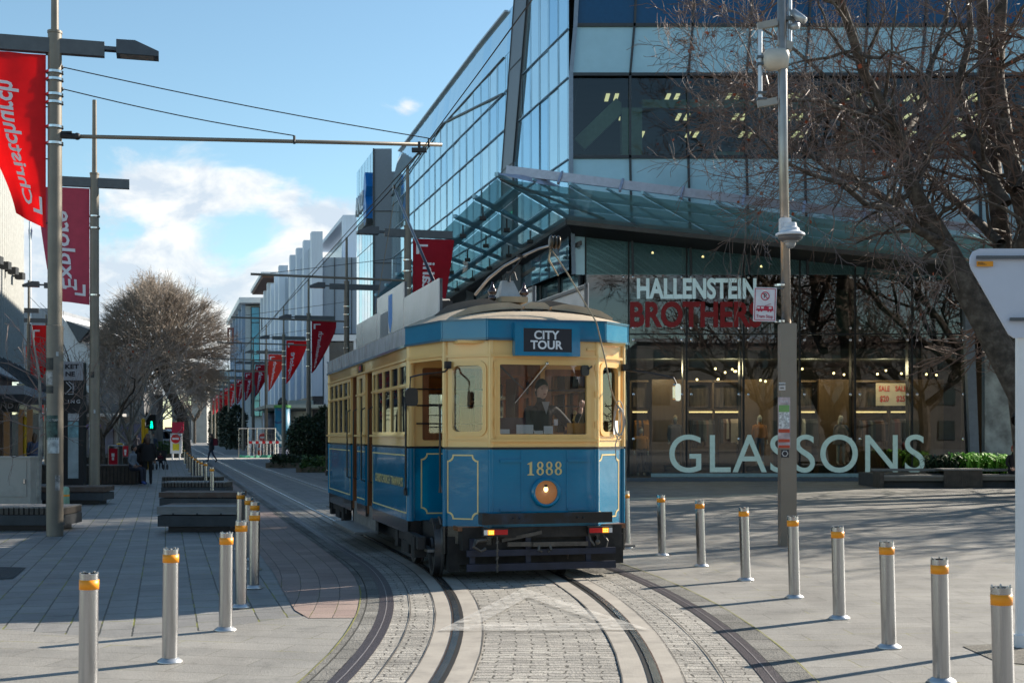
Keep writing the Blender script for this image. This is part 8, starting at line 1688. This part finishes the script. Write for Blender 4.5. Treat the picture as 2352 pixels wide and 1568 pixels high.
# --- the great bare tree on the right, leaning trunk and wide limbs
YT = 35.0
def tp(x, y, d=0): return P(x, y, YT + d)
rt = thing('bare_tree', 'big bare plane tree with leaning trunk and tangled twigs before the glass shop front', 'tree', Vector((P(2352, 0, YT).x, YT, 0)))
T_ = Br(7)
trunk = [Vector((P(2412, 0, YT).x, YT, 0)), tp(2390, 1000), tp(2366, 930), tp(2318, 840), tp(2268, 750), tp(2222, 670), tp(2185, 590), tp(2140, 510)]
T_.limb(trunk, 0.52, 0.25, 14)
limbs = [
 ([tp(2140, 510), tp(2105, 450, -.3), tp(2080, 390, -.6), tp(2070, 320, -.7), tp(2030, 250, -1), tp(1985, 170, -1.5), tp(1960, 90, -2), tp(1930, 0, -2.4), tp(1880, -110, -3)], 0.24, 0.08),
 ([tp(2200, 620), tp(2165, 570, 1), tp(2105, 515, 1.2), tp(2060, 475, 1.6), tp(1985, 425, 2), tp(1905, 390, 2.5), tp(1850, 345, 2.7), tp(1790, 300, 3.0)], 0.17, 0.05),
 ([tp(2170, 560), tp(2110, 530, -1), tp(2050, 480, -1.5), tp(1990, 470, -2), tp(1930, 420, -2.6), tp(1860, 400, -3), tp(1800, 370, -3.4)], 0.13, 0.035),
 ([tp(2080, 390), tp(2040, 300, 1), tp(1980, 240, 2), tp(1900, 180, 3), tp(1820, 110, 3.4), tp(1740, 60, 4)], 0.12, 0.03),
 ([tp(2070, 320), tp(2120, 240, 1), tp(2135, 160, 1), tp(2170, 60, 2), tp(2190, -60, 3)], 0.13, 0.05),
 ([tp(2352, 970), tp(2400, 820, 1), tp(2390, 640, 1), tp(2350, 480, 1.5), tp(2310, 330, 1.5), tp(2290, 180, 2), tp(2300, 0, 2), tp(2330, -160, 2)], 0.36, 0.14),
 ([tp(2310, 470), tp(2240, 340, 1), tp(2200, 200, 2), tp(2230, 80, 2), tp(2220, -80, 3)], 0.18, 0.06),
 ([tp(2340, 440), tp(2410, 300, 1), tp(2450, 120, 1), tp(2500, -60, 0)], 0.2, 0.07),
 ([tp(2300, 560), tp(2215, 480, 3), tp(2150, 420, 4), tp(2080, 360, 5), tp(2000, 350, 6)], 0.14, 0.04),
 ([tp(2290, 700, 1), tp(2345, 560, -1), tp(2420, 420, -2), tp(2520, 300, -3)], 0.2, 0.07),
 ([tp(2030, 250), tp(1960, 260, -2), tp(1880, 230, -3), tp(1800, 230, -3.5), tp(1720, 210, -4)], 0.09, 0.025)]
# second stem standing behind the sign
T_.limb([Vector((P(2362, 0, 37).x, 37, 0)), P(2300, 540, 37), P(2285, 420, 37.5), P(2265, 200, 38), P(2255, 0, 38)], 0.30, 0.16, 10)
rn = T_.r
for pts, r0, r1 in limbs:
    T_.limb(pts, r0, r1, 9); k = len(pts)
    for i in range(1, k):
        nchild = 4 if i > 1 else 2
        for c in range(nchild):
            f = rn.random(); base = pts[i - 1].lerp(pts[i], f); dr = (pts[i] - pts[i - 1]).normalized(); perp = Vector((rn.gauss(0, 1) - 0.25, rn.gauss(0, 1), rn.gauss(0, 1))); perp = (perp - dr * perp.dot(dr)).normalized()
            rr = (r0 + (r1 - r0) * i / k) * 0.30; T_.grow(base, (dr * 0.5 + perp).normalized(), rn.uniform(0.95, 1.6), max(0.024, min(rr * 1.4, 0.075)), 3, 0.02, 0.8, 2, 3, 0.0065, 0.24)
            if c % 2: T_.grow(base, (dr * 0.7 - perp * 0.6).normalized(), rn.uniform(0.8, 1.3), 0.02, 3, 0.02, 0.8, 2, 3, 0.0065, 0.24)
    T_.grow(pts[-1], (pts[-1] - pts[-2]), 1.3, r1, 4, 0.0, 0.8, 3, 3, 0.0068, 0.22)
# drooping spray left of the camera pole
T_.grow(tp(1790, 370, -3), Vector((-1, 0, -0.9)), 1.6, 0.02, 3, -0.12, 0.5, 2, 4, 0.006, 0.2); T_.grow(tp(1790, 300, 3), Vector((-1, 0, -0.1)), 1.8, 0.02, 3, 0.0, 0.6, 2, 4, 0.006, 0.2); T_.grow(tp(1720, 210, -4), Vector((-1, 0, 0.1)), 1.0, 0.016, 3, 0.02, 0.7, 2, 4, 0.006, 0.2)
T_.grow(tp(2190, 620, -0.5), Vector((-0.6, 0, -1)), 1.0, 0.03, 3, -0.15, 0.7, 3, 3, 0.006, 0.25)
T_.big.build('trunk', BARK, rt, world=True, smooth=True); T_.small.build('crown', TWIG, rt, world=True); print('right tree twigs', T_.n)
leaves(MB(), T_.tips, rn, 0.030, 0.13, rt, DRY)
# --- two more plane trees just outside the frame; their shadows reach across the plaza
for i, (x, y, h, lab) in enumerate(((20.5, 37, 14, 'bare plane tree beyond the right edge of the view'), (26, 33.5, 15, 'second bare plane tree farther beyond the right edge'))):
    t = thing('bare_tree', lab, 'tree', (x, y, 0)); B = Br(70 + i); tr = [Vector((x, y, 0)), Vector((x - 0.3, y, 2.2)), Vector((x - 0.4, y, 4.2))]; B.limb(tr, 0.42, 0.3, 8)
    for k in range(7): a = k * 0.9 + i; B.grow(tr[-1] - Vector((0, 0, 0.3 * (k % 3))), Vector((math.cos(a), math.sin(a), 0.9)), h * 0.33, 0.2, 4, 0.04, 0.8, 3, 3, 0.022, 0.2)
    B.big.build('trunk', BARK, t, world=True); B.small.build('crown', TWIG, t, world=True)
# --- trees behind the viewpoint, mirrored in the shop window
for i, (x, y, h, lab) in enumerate(((20, -10, 16, 'bare tree behind the viewpoint, mirrored in the shop window'), (34, -14, 17, 'taller bare tree behind the viewpoint on the right'))):
    t = thing('bare_tree', lab, 'tree', (x, y, 0)); B = Br(30 + i); tr = [Vector((x, y, 0)), Vector((x + 0.2, y, 2)), Vector((x + 0.1, y, 4))]; B.limb(tr, 0.6, 0.45, 8)
    for k in range(6): a = k * 1.05 + i; B.grow(tr[-1] - Vector((0, 0, 0.3 * (k % 3))), Vector((math.cos(a), math.sin(a), 1.0)), h * 0.30, 0.26, 4, 0.05, 0.8, 3, 3, 0.025, 0.2)
    B.big.build('trunk', BARK, t, world=True); B.small.build('crown', TWIG, t, world=True)
# --- small street trees on the left of the mall
def street_tree(label, px, py, h, seed, M_, spread=0.7, r=0.09, lv=4, fork=1.6, lean=0, kids=2, n0=7, minr=0.010, L0=0.30, grp='bare street trees on the left', leaf=0.0):
    a = G(px, py); t = thing('bare_tree', label, 'tree', a, 0, grp); B = Br(seed); rn = B.r; tr = [a, a + Vector((lean * 0.5, 0, fork * 0.5)), a + Vector((lean, 0, fork))]; B.limb(tr, r, r * 0.8, 8)
    for k in range(n0): an = k * 6.28 / n0 + seed; B.grow(tr[-1] - Vector((0, 0, rn.uniform(0, 0.25))), Vector((math.cos(an) * spread, math.sin(an) * spread, 1)), h * L0, r * 0.6, lv, 0.04, spread, kids, 4, minr, 0.2)
    B.big.build('trunk', BARK if M_ is not TWIGP else mat('pale_bark', (0.27, 0.25, 0.22), 0.8, 0, 0.4, 6), t, world=True, smooth=True); B.small.build('crown', M_, t, world=True)
    if leaf: leaves(MB(), B.tips, rn, leaf, 0.12, t, DRY)
    return t
street_tree('bare tree with upright dark stems just right of the second left pole', 236, 1092, 6.6, 3, TWIGG, 0.5, 0.11, 3, 1.6, L0=0.36, n0=5)
street_tree('pale twigged bare tree left of the green man light', 300, 1078, 6.4, 4, TWIGP, 0.75, 0.13, 4, 1.3, L0=0.36, n0=5, leaf=0.06)
street_tree('reddish pale bare tree beside the blue feather flag', 350, 1062, 6.6, 5, TWIGP, 1.0, 0.14, 4, 1.8, L0=0.34, n0=5, leaf=0.06)
street_tree('bare tree behind the row of red bins', 272, 1060, 6.8, 8, TWIGP, 0.7, 0.13, 3, 1.8, L0=0.34, n0=5)
street_tree('slim bare tree between the two left poles', 190, 1072, 6.0, 9, TWIGG, 0.7, 0.09, 3, 1.6, L0=0.36, n0=5)
# sapling with long bare side shoots
a = G(88, 1168); sp_t = thing('sapling', 'young pale barked sapling with long bare side shoots behind the grey cabinet', 'tree', a); B = Br(14); Ys_ = a.y
def sq(x, y, d=0): return P(x, y, Ys_ + d)
B.limb([a, sq(90, 1100), sq(94, 1000), sq(92, 900), sq(90, 860), sq(78, 790), sq(72, 745)], 0.06, 0.012, 8)
for pts in ([(93, 985), (60, 978), (25, 965), (-15, 968)], [(93, 1025), (70, 1040), (30, 1050), (0, 1030)], [(90, 900), (60, 855), (20, 835), (-10, 830)], [(92, 940), (60, 930), (45, 960), (55, 945)], [(92, 880), (120, 840), (150, 810)], [(93, 960), (125, 930), (160, 925), (195, 880)], [(93, 1000), (130, 985), (165, 975), (200, 940)], [(92, 915), (125, 905), (165, 900), (190, 915)], [(91, 870), (70, 800), (45, 760)], [(93, 945), (50, 925), (10, 910)]):
    P_ = [sq(x, y, 0.3 * math.sin(i + pts[1][0])) for i, (x, y) in enumerate(pts)]; B.limb(P_, 0.018, 0.006, 5, True)
    for i in range(1, len(P_)):
        for _ in range(2): B.grow(P_[i], Vector((B.r.gauss(0, 1), B.r.gauss(0, 1), B.r.gauss(0.5, 0.7))), 0.5, 0.008, 1, 0.1, 0.8, 2, 3, 0.004, 0.15)
B.big.build('trunk', MATS['pale_bark'], sp_t, world=True, smooth=True); B.small.build('crown', TWIG, sp_t, world=True)
# --- the big round crowned tree beyond the crossing
Yb = 96.0; base = Vector((P(425, 0, Yb).x, Yb, 0)); t = thing('bare_tree', 'large round crowned bare tree beyond the cross street', 'tree', base); B = Br(40); rn = B.r
cc = P(366, 800, Yb); B.limb([base, base + Vector((-0.2, 0, 3)), cc - Vector((0.2, 0, 1.2))], 0.5, 0.34, 10)
Rx, Rz = 138 / FPX * Yb, 172 / FPX * Yb
for k in range(900):
    a = rn.uniform(0, 6.283); z = rn.uniform(-0.75, 1.0); rr = math.sqrt(max(0, 1 - z * z)); d = Vector((rr * math.cos(a), rr * math.sin(a), z)); sc_ = rn.uniform(0.80, 1.04) * (1 + 0.07 * math.sin(3 * a + 1) + 0.06 * math.sin(5 * z + 2 * a))
    e = cc + Vector((d.x * Rx, d.y * Rx, d.z * Rz)) * sc_ + Vector((0.6 * d.x * (1 - z), 0, 0)); s0 = cc + Vector((rn.gauss(0, 0.5), rn.gauss(0, 0.5), rn.gauss(-1, 0.5))); m1 = s0.lerp(e, 0.4) + Vector((rn.gauss(0, 0.25), rn.gauss(0, 0.25), 0.1)); m2 = s0.lerp(e, 0.72) + Vector((rn.gauss(0, 0.22), rn.gauss(0, 0.22), rn.gauss(0.1, 0.1)))
    if k % 6 == 0: B.limb([s0, m1, m2], 0.09, 0.04, 5, True)
    else: B.twig(m1, m2, 0.03, 0.024)
    for j in range(7):
        q = m2.lerp(e, rn.uniform(0, 0.6)); e2 = q + (d + Vector((rn.gauss(0, .45), rn.gauss(0, .45), rn.gauss(0.1, .4)))).normalized() * rn.uniform(0.6, 1.5)
        B.twig(q, e2, 0.017, 0.009)
        for i in range(2): q2 = q.lerp(e2, rn.uniform(0.3, 0.8)); B.twig(q2, q2 + (e2 - q).normalized() * 0.4 + Vector((rn.gauss(0, .3), rn.gauss(0, .3), rn.gauss(0, .3))), 0.010, 0.007)
    B.twig(m2, e, 0.024, 0.010)
B.big.build('trunk', BARK, t, world=True, smooth=True); B.small.build('crown', TWIGG, t, world=True)
street_tree('distant bare tree right of the large round one, above the bridge', 447, 1018, 17, 51, TWIGG, 0.8, 0.3, 4, 4, minr=0.03, L0=0.3, grp='distant bare trees')
street_tree('distant bare tree left of the large round one', 300, 1022, 15, 52, TWIGG, 0.8, 0.3, 4, 3, minr=0.025, L0=0.3, grp='distant bare trees')
street_tree('faint distant bare tree at the very end of the street', 418, 1012, 20, 53, TWIGG, 0.9, 0.3, 4, 4, minr=0.04, L0=0.3, grp='distant bare trees')
# --- clipped shrubs, hedges
LEAFD = mat('dark_leaf', (0.022, 0.045, 0.018), 0.55, 0, 0.5, 3); LEAFG = mat('bright_leaf', (0.17, 0.40, 0.05), 0.5, 0, 0.4, 4); YEW = mat('columnar_leaf', (0.018, 0.03, 0.015), 0.6, 0, 0.4, 2)
def shrub(label, px, pyb, w, h, n, M_, size, name='shrub', cat='shrub', grp=None, box=None, seed=1, shape='round'):
    a = G(px, pyb); t = thing(name, label, cat, a, 0, grp); rn = random.Random(seed); b = MB()
    for _ in range(n):
        if shape == 'round': an = rn.uniform(0, 6.283); z = rn.uniform(-0.9, 1); rr = math.sqrt(1 - z * z) * rn.uniform(0.6, 1.05); p = Vector((rr * math.cos(an) * w / 2, rr * math.sin(an) * w / 2, h * 0.52 + z * h * 0.5 * rn.uniform(0.7, 1.05)))
        elif shape == 'column': an = rn.uniform(0, 6.283); z = rn.random(); rr = (w / 2) * rn.uniform(0.7, 1.05) * (1 if z < 0.8 else (1 - z) * 4 + 0.2); p = Vector((rr * math.cos(an), rr * math.sin(an), 0.1 + z * h))
        else: p = Vector((rn.uniform(-w / 2, w / 2), rn.uniform(-0.5, 0.5), rn.uniform(0.1, h) * (0.8 + 0.2 * math.sin(rn.random() * 9))))
        d = Vector((rn.gauss(0, 1), rn.gauss(0, 1), rn.gauss(0.3, 1))).normalized(); u = d.cross(Vector((rn.gauss(0, 1), rn.gauss(0, 1), 0.3))).normalized(); s = size * rn.uniform(0.6, 1.3)
        b.add([p, p + d * s * 0.5 + u * s * 0.3, p + d * s, p + d * s * 0.5 - u * s * 0.3], [(0, 1, 2, 3)])
    b.build('foliage', M_, t)
    b = MB(); b.tube([(0, 0, 0), (0, 0, h * 0.6)], 0.04, 5); b.build('stem', SLAT, t)
    if box: b = MB(); b.box((0, 0, 0.13), (box, 0.9, 0.26)); b.build('planter_box', mat('planter_timber', (0.13, 0.11, 0.08), 0.7), t)
    return t
shrub('big dark rounded shrub in a planter between poster column and tram', 700, 1072, 1.9, 2.55, 5200, LEAFD, 0.15, seed=2, box=2.2)
shrub('tall dark shrub touching the rear of the tram', 742, 1068, 1.2, 3.1, 3600, LEAFD, 0.15, seed=3)
shrub('low leafy green planting at the foot of the dark shrub', 660, 1074, 1.5, 0.65, 1500, LEAFD, 0.16, seed=4, box=2.0, shape='box'); shrub('low green planting right beside the rear of the tram', 728, 1084, 1.3, 0.7, 1500, mat('mid_leaf', (0.045, 0.10, 0.025), 0.5, 0, 0.4, 4), 0.16, seed=5, box=1.7, shape='box')
for i, (px, w, h) in enumerate(((543, 2.2, 4.6), (520, 1.9, 5.2), (504, 1.6, 5.6), (490, 1.6, 6.6))): shrub('%s dark columnar shrub of the row beyond the mesh fence' % ORD[i], px, (1032, 1026, 1021, 1018)[i], w, h, 2600, YEW, 0.32, 'columnar_shrub', 'shrub', 'columnar shrubs', None, 10 + i, 'column')
shrub('green hedge box behind the no entry board on the left', 378, 1050, 2.6, 1.2, 1500, mat('mid_leaf', (0, 0, 0)), 0.2, 'hedge', 'hedge', None, 2.7, 20, 'box')
# strappy green plants in the right planter
for i, (px, w, M_, lab) in enumerate(((2172, 1.35, LEAFD, 'dark green strappy plant at the left end of the right planter'), (2232, 1.5, LEAFG, 'bright green fern like clump in the middle of the right planter'), (2292, 1.4, LEAFG, 'green leafy clump beside the seated person in the right planter'))):
    a = Vector((P(px, 0, Yr + 1.5).x, Yr + 1.5, 0.42)); t = thing('fern_clump', lab, 'plant', a, 0, 'plants in the right planter'); b = MB(); rn = random.Random(60 + i)
    for _ in range(260):
        an = rn.uniform(0, 6.283); L_ = rn.uniform(0.35, 0.75) * w / 1.4; st = Vector((rn.gauss(0, 0.25), rn.gauss(0, 0.2), 0)); d = Vector((math.cos(an), math.sin(an), 0)); u = Vector((-d.y, d.x, 0)) * 0.035; p0 = st; p1 = st + d * L_ * 0.45 + Vector((0, 0, L_ * 0.85)); p2 = st + d * L_ * 0.95 + Vector((0, 0, L_ * rn.uniform(0.5, 0.8)))
        b.add([p0 - u * 0.5, p0 + u * 0.5, p1 + u, p1 - u, p2], [(0, 1, 2, 3), (3, 2, 4)])
    b.build('fronds', M_, t)
print('OBJS', len(bpy.data.objects), 'polys', sum(len(me.polygons) for me in bpy.data.meshes))
